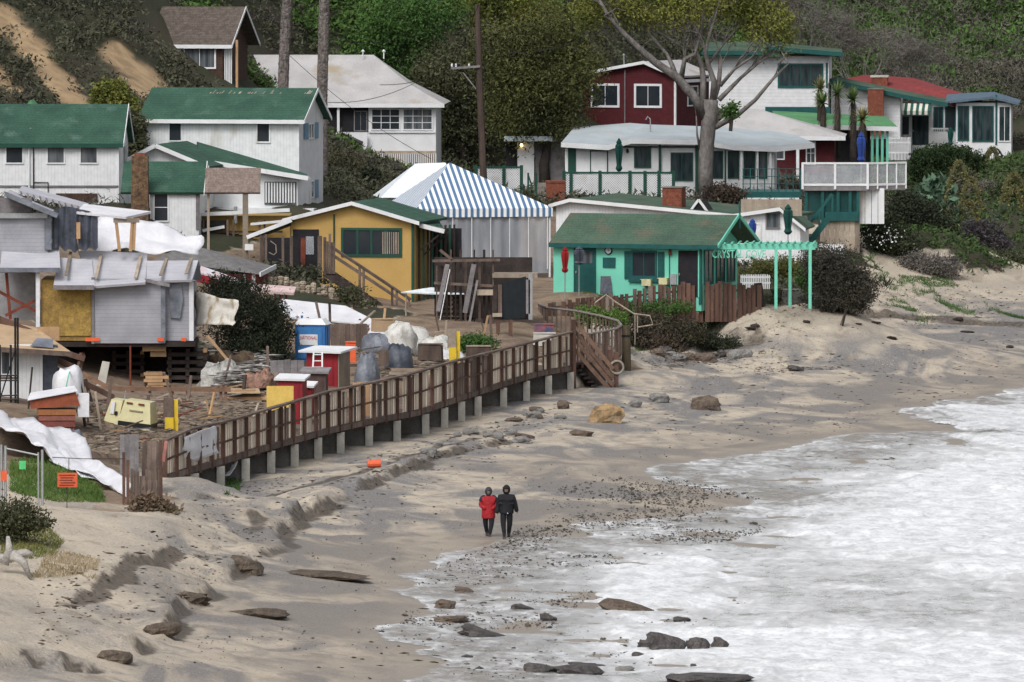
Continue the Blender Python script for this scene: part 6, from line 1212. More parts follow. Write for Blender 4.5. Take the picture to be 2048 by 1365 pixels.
t.part('ramp_sheet', MB().slab([(t.u(398), .4, t.v(545)), (t.u(520), .2, t.v(585)), (t.u(515, 1), 1, t.v(572, 1)), (t.u(400, 1), 1.2, t.v(532, 1.2))], .08), M('pale_foam', (.60, .60, .68), (.55, .42, .42), scale=2))
t = T('lean_to', 'white sheet lean-to roof on thin posts beside the dark stairs', 'lean-to', 805, 650, 403); t.part('roof', MB().slab([(t.u(802), -.2, t.v(584)), (t.u(930), -.2, t.v(590)), (t.u(942, .8), .8, t.v(582, .8)), (t.u(862, .8), .8, t.v(575, .8))], .05), M('sheet_white', (.70, .75, .77), fine=.04))
for a in (812, 904, 922): t.part('post', MB().tube([(t.u(a), 0, -.5), (t.u(a), 0, t.v(586))], .035, 6), PALEW)
t = T('long_stair', 'long brown timber stair with handrail descending past the ochre house', 'stair', 835, 650, 409)
xa, za, xb, zb = t.u(655), t.v(520), t.u(850), t.v(655)
for k in range(2):
    y_ = -.4 - k * 1.1; t.part('stringer', MB().beam((xa, y_, za - .55), (xb, y_, zb - .5), .08, .42), DARKW); t.part('handrail', MB().beam((t.u(655), y_, t.v(487)), (t.u(822), y_, t.v(598)), .1, .1), WOOD); t.part('mid_rail', MB().beam((t.u(655), y_, t.v(502)), (t.u(822), y_, t.v(612)), .07, .1), WOOD)
    for a, z in ((720, 532), (728, 537), (785, 574), (794, 580), (818, 597)): t.part('post', MB().beam((t.u(a), y_, t.v(z + 60)), (t.u(a), y_, t.v(z)), .1), WOOD)
for k in range(16): f_ = k / 15; t.box('tread', xa + (xb - xa) * f_ - .16, xa + (xb - xa) * f_ + .16, -1.45, -.45, za + (zb - za) * f_ - .42, za + (zb - za) * f_ - .36, WOOD)
for k in range(5): t.pb('gate_board', 650 + k * 4.4, 482 + k, 654 + k * 4.4, 548, -1.6, -1.55, WOOD)
t = T('dark_stair_tower', 'dark timber stair tower and landing below the plastic walled tent', 'stair', 870, 690, 401)
for k in range(13):
    a = 872 + k * 9.4; t.pb('upright', a, random.choice([500, 520, 532]), a + random.choice([3, 5]), 690, -.1 + .13 * (k % 4), .02 + .13 * (k % 4), DARKW if k % 3 else WOOD)
for k in range(11): z = 590 + k * 9; t.pb('tread', 876, z, 952, z + 4, .3 + .06 * k, .6 + .06 * k, DARKW)
for a, b, c, d in ((865, 522, 1000, 520), (868, 566, 985, 572), (880, 500, 905, 520)): t.part('rail', MB().beam((t.u(a), -.2, t.v(b)), (t.u(c), -.2, t.v(d)), .08, .12), WOOD)
t.pb('pale_step', 954, 580, 987, 591, -.35, .1, PALEW); t.pb('back_panel', 868, 515, 1065, 640, 2.2, 2.3, DARKW); t.pb('landing', 985, 548, 1075, 556, -.3, 1.5, PALEW)
for a, b, c, d, w_ in ((895, 528, 876, 622, .2), (948, 528, 930, 625, .22), (955, 560, 938, 650, .1), (900, 538, 880, 640, .04)): t.part('leaning_board', MB().beam((t.u(a), -.45, t.v(b)), (t.u(c), -.6, t.v(d)), w_, .04, up=(0, 1, 0)), GREYW if w_ > .05 else WHITE)
t.part('lamp_reflector', MB().lathe([(.02, -.05), (.07, 0), (.02, .05)], (t.u(898), -.5, t.v(646)), 8), ORANGE); t.part('lamp_reflector', MB().lathe([(.02, -.05), (.07, 0), (.02, .05)], (t.u(909), -.5, t.v(646)), 8), YELP)
t = T('mesh_screen', 'black mesh screen stretched on posts at the walkway end', 'screen', 1005, 690, 394)
t.part('mesh', MB().poly([(t.u(1004), 0, t.v(567)), (t.u(1052), 0, t.v(553)), (t.u(1050), 0, t.v(636)), (t.u(1003), 0, t.v(640))][::-1], (0, .04, 0)), BLACKM)
for a, z0, z1, mt in ((1061, 548, 640, METAL), (1056, 560, 628, GREYW), (1021, 640, 694, REDWOOD), (996, 640, 694, REDWOOD), (990, 572, 632, DARKW), (1000, 570, 632, WOOD)): t.pb('post', a - 4, z0, a + 4, z1, -.08 + (a % 5) * .012, .0 + .05, mt)
t.pb('shelf', 985, 627, 1004, 634, -.2, .1, PALEW)
# stone retaining wall: stones one by one
t = T('stone_wall', 'dry stone retaining wall of tan rocks below the ochre house', 'wall', 535, 605, 405); protos = []
STN = M('field_stone', (.30, .25, .19), (.19, .16, .125), rough=.95, fine=.25, scale=3, rand=.35)
for k in range(5):
    m = MB(); n = 8; a0 = random.uniform(.8, 1.1)
    for z, r in ((-.5, .75), (-.2, 1.0), (.25, .95), (.5, .6)):
        for j in range(n): a = 6.2832 * j / n; q = r * random.uniform(.85, 1.12); m.v.append((.5 * q * math.cos(a), .5 * q * math.sin(a), z * random.uniform(.9, 1.1)))
    for i in range(3):
        for j in range(n): m.f.append((i * n + j, i * n + (j + 1) % n, (i + 1) * n + (j + 1) % n, (i + 1) * n + j))
    m.f += [tuple(range(n))[::-1], tuple(range(3 * n, 4 * n))]; me = bpy.data.meshes.new('stone'); me.from_pydata(m.v, [], m.f); me.materials.append(STN); protos.append(me)
def stones(t, poly_top, poly_bot, x0, x1, sx, sz, y=0):
    x = x0
    while x < x1:
        w = random.uniform(.8, 1.3) * sx; top = np.interp(x, *poly_top); bot = np.interp(x, *poly_bot); z = bot
        while z > top:
            hh = random.uniform(.8, 1.25) * sz; o = bpy.data.objects.new('stone', random.choice(protos)); COL.objects.link(o); o.parent = t.o; o.location = (t.u(x + w / 2), y + random.uniform(-.06, .1) + .004 * (bot - z), t.v(z - hh / 2)); o.scale = (w / t.s * 1.12, .45, hh / t.s * 1.15); o.rotation_euler = (0, random.uniform(-.2, .2), random.uniform(-.4, .4)); z -= hh * .95
        x += w * .96
stones(t, ([520, 560, 600, 650, 690, 740], [556, 562, 570, 582, 592, 606]), ([520, 600, 680, 740], [590, 610, 628, 640]), 522, 735, 12, 9)
t.part('core', MB().poly([(t.u(520), .35, t.v(590)), (t.u(735), .35, t.v(645)), (t.u(735), .35, t.v(610)), (t.u(520), .35, t.v(560))], (0, .4, 0)), CONCD)
# ================================================================ near left: tarps, gate, signs, palings
sheet('ground_tarp', 'big white tarp spread down the bank in the left corner', [W(-20, 850, 303), W(235, 985, 292), W(150, 870, 312), W(-20, 805, 318)], 34, 12, .5, TARPW, 2, lift=.10, thick=.03)
sheet('ground_tarp', 'white tarp lower fold sagging toward the corner palings', [W(95, 915, 300), W(262, 1008, 288.5), W(258, 955, 292), W(120, 895, 304)], 26, 8, .35, TARPW, 14, lift=.06, thick=.03)
t = T('corner_palings', 'bleached brown palings at the near corner of the boardwalk', 'fence', 258, 1042, 288)
for k in range(11):
    a = 262 + k * 5.8; t.pb('paling', a, 945 + random.uniform(-8, 8) + (0 if k < 8 else -10), a + 5.3, 1040 - k * 1.2, .05 * (k % 2), .05 * (k % 2) + .04, WOOD)
for a, z in ((248, 905), (256, 920), (322, 880)): t.pb('post', a - 3, z, a + 3, 1040 - (20 if a > 300 else 0), -.12, -.02, REDWOOD)
t.part('pink_post', MB().beam((t.u(326), .4, t.v(925)), (t.u(332), .4, t.v(884)), .1), M('pink_paint', (.45, .19, .17)))
t = T('wire_gate', 'grey tube gate frame standing in the grass', 'gate', 0, 1012, 283)
for a, z0, z1 in ((3, 890, 1000), (11, 892, 1000), (77, 905, 1010), (85, 900, 1014)): t.part('post', MB().tube([(t.u(a), 0, t.v(z1) - .2), (t.u(a), 0, t.v(z0))], .045 if a != 77 else .03, 6), METAL)
t.part('top_tube', MB().tube([(t.u(11), 0, t.v(897)), (t.u(77), 0, t.v(911))], .03, 6), METAL); t.part('tag', MB().box(t.u(39), t.u(52), -.03, -.01, t.v(939), t.v(922)), M('green_tag', (.10, .55, .2))); t.pb('orange_board', 2, 942, 14, 962, -.08, -.05, ORANGE)
t = T('warning_sign', 'orange warning sign on a thin wire stake in the grass', 'sign', 134, 1016, 284); t.part('stake', MB().tube([(0, 0, -.3), (0, 0, t.v(950))], .015, 5), DARKW); b_ = t.pb('board', 115, 946, 155, 975, -.04, -.016, M('sign_orange', (.60, .12, .05), (.52, .10, .045)))
for k in range(5): t.pb('print_line', 119 + (k % 2) * 2, 950 + k * 5, 151 - (k % 3) * 3, 952.4 + k * 5, -.044, -.041, RUST, b_)
t.part('wire', MB().tube([(t.u(105), 0, t.v(915)), (t.u(165), 0, t.v(918)), (t.u(250), .2, t.v(919))], .012, 4), DARKW); t.part('rod', MB().tube([(t.u(138), 0, t.v(917)), (t.u(138), 0, t.v(948))], .012, 4), DARKW)
t = T('driftwood_root', 'bleached driftwood root in the grass at the left edge', 'driftwood', 30, 1150); DRF = M('driftwood', (.42, .40, .37), (.30, .28, .26), rough=.95, fine=.15, bump=.6)
for P in ([(-.3, 0, .3), (-.15, 0, .7), (-.2, 0, 1.1)], [(-.5, .1, .45), (0, 0, .5), (.35, 0, .35)], [(-.1, 0, .6), (.25, -.05, .35), (.45, -.1, -.1)], [(.05, .1, .55), (.3, .1, .62), (.5, .1, .58)]): t.part('limb', MB().tube(P, [.14, .12, .05], 7), DRF, smooth=True)
solo(MB().slab([(-.5, 0, 0), (.55, 0, -.1), (.5, .8, .02), (-.3, .8, .1)], .08), 'loose_board', PALEW, 'pale board lying on the sand by the corner palings', 'board', W(215, 1015, 284.5))
# ================================================================ foliage
L_OLIVE = leafmat('leaf_olive', [(.022, .026, .014), (.05, .055, .028), (.085, .085, .045), (.07, .10, .04)]); L_DARK = leafmat('leaf_dark', [(.012, .016, .012), (.03, .038, .022), (.055, .065, .035)])
L_YG = leafmat('leaf_yellow_green', [(.03, .042, .012), (.10, .12, .025), (.19, .19, .045), (.07, .10, .025)]); L_GREEN = leafmat('leaf_green', [(.025, .055, .015), (.05, .11, .025), (.085, .16, .04)])
L_GREY = leafmat('twig_grey', [(.05, .045, .042), (.11, .10, .09), (.17, .155, .14), (.09, .09, .055)]); L_BROWN = leafmat('leaf_brown', [(.04, .03, .026), (.085, .065, .05), (.12, .095, .065)])
L_GRASS = leafmat('grass_blade', [(.05, .09, .02), (.08, .15, .03), (.14, .17, .05)]); L_BLUEG = leafmat('leaf_blue_green', [(.04, .08, .05), (.08, .14, .09), (.13, .20, .13)]); L_STRAW = leafmat('straw_grass', [(.22, .17, .10), (.34, .27, .16), (.12, .12, .05)])
BARK = M('grey_bark', (.20, .185, .175), (.11, .10, .095), rough=.95, scale=4, fine=.25, bump=.8, bscale=10, stretch=(1, 1, .5)); DBARK = M('dark_bark', (.05, .042, .038), (.03, .026, .024), rough=.95, fine=.3)
def leaf_mesh(P, size, aspect=.5, up=0.0, tri=False):
    """leaf-sized faces at points P (n,3)"""
    n = len(P); d = RNG.normal(size=(n, 3)); d[:, 2] = d[:, 2] * (1 - up * .6) + up * 1.2; d /= np.linalg.norm(d, axis=1)[:, None]
    e = RNG.normal(size=(n, 3)); e -= d * (e * d).sum(1)[:, None]; e /= np.linalg.norm(e, axis=1)[:, None]
    L = (size * RNG.uniform(.55, 1.3, n))[:, None]; w = L * aspect
    if tri: v = np.stack([P - e * w * .5, P + e * w * .5, P + d * L], 1); f = np.arange(n * 3).reshape(n, 3)
    else: v = np.stack([P, P + d * L * .5 + e * w * .5, P + d * L, P + d * L * .5 - e * w * .5], 1); f = np.arange(n * 4).reshape(n, 4)
    return v.reshape(-1, 3), f
def blob_points(blobs, n, clump=26, spread=.22):
    """points gathered in small clumps that fill ellipsoids (cx,cy,cz,rx,ry,rz), denser towards the outside"""
    vol = np.array([b[3] * b[4] * b[5] for b in blobs]) ** .75; vol /= vol.sum(); out = []
    for b, fr in zip(blobs, vol):
        m = max(8, int(n * fr)); k = max(3, m // clump); d = RNG.normal(size=(k, 3)); d /= np.linalg.norm(d, axis=1)[:, None]; r = RNG.uniform(.25, 1.08, k) ** .6
        c = d * r[:, None] * np.array(b[3:]) + np.array(b[:3]); i = RNG.integers(0, k, m); s = RNG.uniform(.5, 1.3, k)[i][:, None]
        out.append(c[i] + RNG.normal(size=(m, 3)) * spread * s * min(b[3:]) ** .5)
    return np.concatenate(out)
def bush(name, label, cat, px, py, blobs, n, size, mat, Y=None, stems=5, group=None, aspect=.5, up=.2, stem_mat=None, tri=False, clump=26, spread=.22, part='foliage'):
    """blobs in pixels of the photograph: (px, py, rx, ry, depth radius m, depth offset)"""
    t = T(name, label, cat, px, py, Y, group=group); B = [(t.u(a), off, t.v(b), rx / t.s, rd, ry / t.s) for a, b, rx, ry, rd, off in blobs]
    P = blob_points(B, n, clump, spread); P = P[P[:, 2] > -.25]; v, f = leaf_mesh(P, size, aspect, up, tri); npmesh(part, v, f, mat, t.o, 'stuff')
    m = MB()
    for k in range(stems):
        b = B[k % len(B)]; q = Vector((b[0] + random.uniform(-.3, .3) * b[3], b[1] + random.uniform(-.3, .3) * b[4], b[2] + random.uniform(0, .4) * b[5])); m2 = MB(); s0 = Vector((random.uniform(-.15, .15) + q.x * .25, q.y * .25, -.3)); m2.tube([s0, s0.lerp(q, .5) + Vector((random.uniform(-.1, .1), 0, .05)), q], [.05, .035, .012], 5); t.part('stem', m2, stem_mat or DBARK)
    return t
bush('dark_bush', 'large dark green bush between the wrapped house and the blue toilet', 'bush', 500, 735, [(490, 640, 75, 70, 1.5, .3), (440, 590, 40, 35, 1.0, .5), (545, 665, 40, 62, 1.2, 0), (510, 700, 60, 35, 1.2, -.4), (470, 575, 30, 22, .8, .6)], 26000, .16, leafmat('leaf_deep', [(.010, .013, .009), (.024, .03, .018), (.045, .055, .028)]), 373, 9, tri=True, aspect=.35, up=.6)
bush('slope_bush', 'rounded olive bush on the slope under the boat house', 'bush', 690, 400, [(688, 345, 48, 42, 1.4, 0), (665, 370, 38, 40, 1.2, 0), (725, 372, 28, 30, 1.1, -.2), (705, 392, 50, 20, 1.2, -.4)], 13000, .15, leafmat('leaf_slope', [(.03, .03, .018), (.065, .062, .036), (.095, .09, .05)]), 463, 6)
bush('cactus_clump', 'small dark leafy clump at the picket skirt beside the tent', 'bush', 745, 375, [(742, 352, 14, 14, .5, 0), (735, 368, 20, 10, .5, 0)], 1500, .22, L_DARK, 458, 3)
bush('bright_bush', 'bright yellow green bush on the slope between two green roofs', 'bush', 228, 232, [(222, 193, 34, 25, 1.1, 0), (205, 185, 18, 14, .8, 0), (256, 212, 16, 28, .8, .2), (262, 235, 18, 24, .8, 0)], 8000, .2, L_YG, 447, 5)
bush('hillside_shrub', 'dark shrubs filling the gap between the two green roofed houses', 'bush', 264, 330, [(264, 265, 22, 40, 1.0, 0), (262, 300, 24, 30, 1.0, 0)], 6000, .2, L_OLIVE, 440, 4)
bush('round_hedge', 'large dense clipped round hedge beside the white gate', 'hedge', 1892, 382, [(1892, 332, 74, 40, 1.7, 0), (1850, 335, 32, 34, 1.3, 0), (1938, 332, 34, 34, 1.3, 0), (1885, 310, 56, 20, 1.3, 0), (1900, 356, 62, 24, 1.4, -.2)], 38000, .13, leafmat('leaf_hedge', [(.012, .022, .010), (.028, .05, .018), (.06, .085, .03)]), 494, 6, clump=40, spread=.12)
bush('large_bush', 'large grey brown bush at the pergola and sandy path', 'bush', 1675, 622, [(1675, 555, 62, 55, 1.5, 0), (1640, 525, 35, 32, 1.1, .3), (1715, 580, 38, 38, 1.1, -.2), (1655, 600, 50, 25, 1.2, -.4), (1690, 610, 50, 16, 1.0, -.3)], 24000, .15, leafmat('leaf_drab', [(.022, .02, .017), (.052, .048, .038), (.085, .08, .055)]), None, 9, tri=True, aspect=.4, up=.5)
bush('low_bush', 'small green brown bush on the sand in front of the large bush', 'bush', 1655, 650, [(1650, 622, 30, 24, .7, 0), (1668, 638, 16, 14, .5, -.1)], 5000, .13, L_OLIVE, 428.5, 3)
bush('low_bush', 'leafy green skirt around the pergola foot', 'bush', 1640, 605, [(1640, 585, 32, 18, .8, 0), (1610, 560, 14, 18, .6, .3)], 4500, .14, L_GREEN, 417, 3)
bush('garden_shrub', 'flowering shrub with white blossom below the pale plank wall', 'bush', 1770, 510, [(1765, 470, 45, 30, 1.0, 0), (1800, 490, 40, 24, 1.0, 0)], 9000, .15, leafmat('leaf_garden_a', [(.018, .025, .014), (.045, .06, .03), (.075, .08, .045)]), 458, 5)
for i, (px, py, B, n, sz, mt, Y, lb) in enumerate((
    (1850, 500, [(1845, 440, 45, 40, 1.3, 0), (1880, 470, 40, 35, 1.2, 0), (1810, 420, 35, 40, 1.2, .4)], 13000, .17, L_DARK, 466, 'dark tangled shrub in the right hand garden behind white blossom'),
    (1870, 410, [(1868, 395, 32, 30, .8, 0), (1885, 420, 20, 20, .7, 0)], 1500, .55, L_BLUEG, 476, 'blue green spiky leaved plant above the tangled shrub'),
    (1960, 500, [(1960, 470, 40, 30, 1.0, 0), (1990, 490, 35, 22, 1.0, 0)], 7000, .16, leafmat('leaf_purple', [(.03, .025, .032), (.06, .052, .06), (.09, .08, .075)]), 466, 'purple grey shrub at the foot of the foxtail agaves'),
    (1930, 400, [(1925, 385, 40, 40, 1.2, 0), (1955, 420, 40, 40, 1.2, 0), (1905, 430, 25, 30, 1.0, 0)], 12000, .18, L_OLIVE, 484, 'olive shrub mass between the hedge and the white landing'),
    (2020, 470, [(2015, 420, 35, 45, 1.2, 0), (2040, 380, 40, 40, 1.2, .5), (2020, 460, 35, 25, 1.0, 0)], 9000, .18, leafmat('leaf_garden_b', [(.02, .03, .014), (.05, .075, .03), (.10, .11, .05)]), 478, 'mixed leafy shrub beside the white garden handrail'),
    (1855, 555, [(1850, 530, 55, 22, 1.0, 0), (1890, 535, 35, 18, .8, 0)], 8000, .13, L_GREY, 456, 'low grey brown shrub on the dune beside the path'),
    (2010, 530, [(2015, 515, 45, 12, .9, 0), (2040, 530, 30, 16, .8, 0)], 5000, .13, leafmat('leaf_dune', [(.03, .03, .02), (.06, .07, .035), (.09, .09, .05)]), 464, 'low olive shrub at the far right of the dune'),
    (1980, 562, [(1980, 548, 26, 14, .7, 0)], 2200, .13, L_BROWN, 459, 'dry brown tuft on the open dune sand'),
    (1448, 405, [(1445, 388, 42, 17, .8, 0), (1465, 396, 26, 12, .6, 0)], 5000, .14, leafmat('leaf_russet', [(.03, .022, .02), (.065, .048, .038), (.10, .08, .055)]), 476, 'brown twiggy hedge at the foot of the bare tree'),
    (1415, 662, [(1412, 628, 26, 28, .8, 0), (1385, 612, 40, 16, .8, .2)], 7000, .12, leafmat('leaf_ice', [(.018, .035, .014), (.04, .07, .025), (.07, .10, .04)]), None, 'dark green ice plant spilling over the bluff edge'),
    (1330, 640, [(1320, 615, 70, 12, 1.2, 0), (1250, 622, 60, 14, 1.0, 0)], 7000, .12, L_GREEN, None, 'bright green ice plant carpet below the paling fence'),
    (1180, 645, [(1180, 630, 40, 14, .8, 0), (1230, 640, 30, 16, .8, 0)], 4000, .13, L_GRASS, 402, 'fresh green grass clump inside the ramp loop'),
    (1290, 700, [(1275, 665, 34, 30, .9, 0), (1320, 660, 40, 26, .9, .3), (1370, 665, 40, 24, .8, 0)], 9000, .13, leafmat('leaf_bluff', [(.02, .02, .015), (.05, .045, .03), (.08, .085, .04)]), None, 'dark scrub clinging to the eroded bluff face'),
    (1420, 700, [(1410, 682, 40, 16, .7, 0), (1450, 690, 30, 12, .6, 0)], 4000, .12, L_DARK, None, 'dark matted weed on the lower bluff above tumbled rocks'),
    (1560, 545, [(1560, 530, 60, 14, .8, 0), (1520, 545, 40, 10, .7, 0), (1590, 550, 36, 16, .7, 0)], 6000, .13, leafmat('leaf_yellowing', [(.04, .045, .015), (.09, .095, .03), (.13, .12, .04)]), 424, 'yellowing ground plants between the picket fences'),
    (1330, 705, [(1310, 680, 30, 28, .9, 0), (1345, 695, 25, 20, .7, 0)], 5000, .13, L_BROWN, None, 'dead brown brush hanging down the eroded bluff'),
    (950, 705, [(950, 690, 42, 16, .9, 0)], 3500, .13, L_GREEN, 383, 'fresh green weeds under the dark stair tower'),
    (30, 1085, [(20, 1030, 60, 28, .8, 0), (60, 1045, 45, 18, .7, 0), (0, 1070, 50, 30, .8, 0)], 9000, .11, L_OLIVE, None, 'tangled green scrub on the sand bank at the left edge'),
    (420, 815, [(1412, 805, 1, 1, .1, 0)], 60, .1, L_BROWN, 350, 'wisp of dead weed beside the dark lumber pile'),
    (1045, 470, [(1000, 470, 40, 12, .8, 0)], 1500, .15, L_DARK, 434, 'dark weeds seen through the plastic tent wall'),
    (300, 1040, [(300, 1018, 35, 22, .5, 0), (340, 1030, 22, 10, .5, 0)], 2600, .2, leafmat('dead_reeds', [(.10, .07, .05), (.17, .12, .085), (.06, .08, .03)]), 287, 'dry reddish reeds at the foot of the corner palings'),
    (560, 545, [(585, 552, 60, 14, .8, 0)], 3500, .13, L_DARK, 410, 'dark weeds under the carport rail'),
    (720, 600, [(700, 590, 30, 14, .5, 0), (735, 612, 22, 12, .5, 0)], 2500, .12, L_OLIVE, 405, 'weeds growing above the stone retaining wall'))):
    if 'wisp' in lb: B = [(420, 808, 12, 6, .3, 0)]
    bush('garden_shrub' if px > 1700 else 'shrub', lb, 'shrub', px, py, B, n, sz, mt, Y, 4)
o = bush('agave', 'small dark agave on the sandy path', 'agave', 1768, 585, [(1768, 572, 9, 8, .3, 0)], 60, .5, L_DARK, None, 0, up=.8, aspect=.12, part='leaves')
# white blossom
t = T('blossom', 'sprinkle of white blossom over the flowering shrub', 'flowers', 1775, 505, 457); P = np.stack([RNG.normal(t.u(1768), .55, 90), RNG.uniform(-1.3, -.6, 90), RNG.normal(t.v(472), .32, 90)], -1); v, f = leaf_mesh(P, .11, .8); npmesh('petals', v, f, WHITE, t.o, 'stuff')
# ---- trees
def branch(m, p, d, L, r, depth, tips, up=.25, spread=.75):
    d = (d + Vector((random.uniform(-1, 1), random.uniform(-1, 1), random.uniform(-.4, 1) + up)) * .25).normalized(); q = p + d * L * .5 + Vector((random.uniform(-1, 1), random.uniform(-1, 1), random.uniform(-1, 1))) * L * .08; e = p + d * L
    m.tube([p, q, e], [r, r * .8, r * .6], 5, False)
    if depth == 0: tips.append(e); return
    for k in range(random.choice([2, 2, 3])):
        nd = (d + Vector((random.gauss(0, 1), random.gauss(0, 1), random.gauss(.15, .7))) * spread).normalized(); branch(m, e if k else q.lerp(e, .7), nd, L * random.uniform(.6, .85), r * .55, depth - 1, tips, up, spread)
t = T('bare_tree', 'big grey barked tree with bare spreading limbs before the bungalow', 'tree', 1412, 395, 481)
def limb(pts, r0, r1, tw=2, dy=0.0, name='limb', dep=2):
    n = len(pts); q = [Vector((t.u(a), dy * i / max(1, n - 1), t.v(b))) for i, (a, b) in enumerate(pts)]; rs = list(np.linspace(r0, r1, n)); m = MB().tube(q, rs, 8 if r0 > .1 else 6); tips = []
    for k in range(tw):
        i = random.randint(max(1, n - 3), n - 1); branch(m, q[i], (q[i] - q[i - 1]).normalized(), random.uniform(.8, 1.5), rs[i] * .55, dep, tips)
    t.part(name, m, BARK, smooth=True); return tips
TIPS = []
limb([(1412, 398), (1411, 340), (1413, 290), (1418, 240), (1421, 200)], .40, .42, 0, name='trunk')
for pts, r0, r1, tw, dy in (([(1412, 235), (1385, 190), (1350, 152), (1310, 125), (1270, 90), (1240, 60), (1212, 25), (1190, -15)], .30, .07, 5, -1.5), ([(1352, 155), (1344, 130), (1333, 108), (1300, 70), (1285, 30)], .15, .04, 4, .8), ([(1369, 98), (1335, 75), (1300, 54), (1269, 33)], .07, .03, 3, 1), ([(1405, 205), (1407, 160), (1403, 128), (1392, 102), (1385, 64), (1380, 15)], .2, .05, 5, 1.2),
        ([(1362, 158), (1369, 118), (1390, 108), (1400, 70)], .16, .05, 3, -.5), ([(1425, 205), (1428, 164), (1415, 128), (1410, 102), (1420, 64), (1433, 20)], .19, .05, 5, -1), ([(1428, 200), (1437, 170), (1440, 140), (1441, 112)], .15, .1, 1, .4), ([(1438, 200), (1460, 178), (1482, 156), (1518, 126), (1562, 95)], .15, .04, 4, .8), ([(1440, 172), (1469, 138), (1505, 113), (1520, 88)], .11, .03, 4, -.6),
        ([(1430, 255), (1474, 231), (1510, 200), (1545, 158), (1575, 128), (1562, 104)], .16, .03, 2, -.8), ([(1400, 300), (1394, 270), (1392, 232)], .08, .03, 1, -.4), ([(1415, 130), (1445, 90), (1480, 50), (1510, 10)], .09, .04, 5, .5)): TIPS += limb(pts, r0, r1, tw, dy)
tp = np.array([tuple(p) for p in TIPS]); hi = tp[tp[:, 2] > t.v(110)]
cr = [(t.u(a), dy, t.v(b), rx / t.s, 1.4, ry / t.s) for a, b, rx, ry, dy in ((1530, 32, 60, 46, .5), (1560, 60, 30, 28, 0), (1470, 15, 60, 38, 1), (1380, 10, 70, 36, -.5), (1290, 18, 75, 36, .5), (1220, 5, 50, 34, 0), (1430, -60, 150, 40, 0), (1180, 20, 40, 34, .6))]
P = np.concatenate([blob_points(cr, 22000, 24, .3), hi[RNG.integers(0, len(hi), 2600)] + RNG.normal(size=(2600, 3)) * .25]); v, f = leaf_mesh(P, .2, .4, 0); npmesh('crown', v, f, L_YG, t.o, 'stuff')
t.part('sprout', MB().beam((t.u(1460), -1, t.v(262)), (t.u(1462), -1, t.v(238)), .2), DBARK); B = [(t.u(1460), -1, t.v(222), .45, .4, .4)]; v, f = leaf_mesh(blob_points(B, 700), .18); npmesh('sprout_leaves', v, f, L_GREEN, t.o, 'stuff')
def leafy(label, px, py, Y, trunk, blobs, n, size, mat, tw=6, name='evergreen_tree', r=.3, bark=None):
    t = T(name, label, 'tree', px, py, Y); q = [Vector((t.u(a), 0, t.v(b))) for a, b in trunk]; t.part('trunk', MB().tube(q, list(np.linspace(r, r * .5, len(q))), 8), bark or DBARK, smooth=True); B = [(t.u(a), off, t.v(b), rx / t.s, rd, ry / t.s) for a, b, rx, ry, rd, off in blobs]
    m = MB(); tips = []
    for b in B[:tw]:
        e = Vector(b[:3]); s0 = q[-1] if random.random() < .6 else q[len(q) // 2]; m2 = MB().tube([s0, s0.lerp(e, .5) + Vector((random.uniform(-.3, .3), 0, random.uniform(0, .4))), e], [r * .4, r * .25, r * .1], 6); branch(m2, e, Vector((0, 0, 1)), 1.2, r * .1, 2, tips); t.part('limb', m2, bark or DBARK, smooth=True)
    v, f = leaf_mesh(blob_points(B, int(n * .8), 70, .42), size, .4, -.1); npmesh('crown', v, f, mat, t.o, 'stuff'); return t
leafy('dark dense evergreen tree overhanging the maroon house and entry porch', 1090, 372, 497, [(1090, 375), (1088, 330), (1095, 290), (1075, 240), (1060, 180)], [(1080, 150, 75, 80, 2.2, 0), (1140, 170, 55, 60, 1.8, -.4), (1030, 210, 60, 70, 2.0, .4), (1100, 70, 80, 50, 2, .5), (1010, 120, 60, 60, 2, .6), (1050, 260, 50, 40, 1.6, 0), (1120, 235, 48, 40, 1.5, -.3), (1170, 130, 30, 40, 1.2, -.5)], 42000, .22, leafmat('leaf_evergreen', [(.020, .022, .012), (.042, .048, .018), (.095, .10, .03), (.05, .058, .022)]), 8, r=.32)
leafy('bushy olive tree on the bank behind the utility pole', 930, 345, 506, [(930, 350), (925, 280), (915, 200)], [(920, 180, 60, 60, 2, 0), (890, 240, 45, 50, 1.6, 0), (960, 130, 55, 60, 1.8, .4), (950, 260, 45, 45, 1.5, 0), (880, 140, 50, 50, 1.8, .6)], 26000, .22, L_OLIVE, 5)
leafy('bright green tree high on the slope above the hipped roof', 800, 230, 509, [(800, 235), (800, 150), (805, 60)], [(800, 40, 70, 45, 2, 0), (760, 80, 50, 40, 1.6, 0), (840, 90, 45, 45, 1.6, 0), (870, 20, 60, 40, 1.8, .6), (820, 150, 40, 35, 1.4, 0)], 20000, .22, L_GREEN, 5)
leafy('yellow green tree at the top of the slope beyond the pole', 1000, 130, 516, [(1000, 135), (1002, 60), (1005, 0)], [(1000, 10, 70, 45, 2, 0), (940, -10, 60, 40, 2, 0), (1060, 15, 60, 45, 2, 0), (1000, 60, 60, 30, 1.6, 0)], 18000, .22, L_YG, 4)
for i, (px, py, tx, ty, lb) in enumerate(((1004, 120, 1012, 20, 'thin bare sapling leaning out of the slope near the pole'), (1018, 130, 1030, 40, 'second bare sapling with forked tip near the pole'))):
    t = T('bare_sapling', lb, 'tree', px, py, 500); m = MB(); tips = []; branch(m, Vector((0, 0, -.4)), Vector((.1, 0, 1)), 1.4, .05, 3, tips); t.part('trunk', m, BARK)
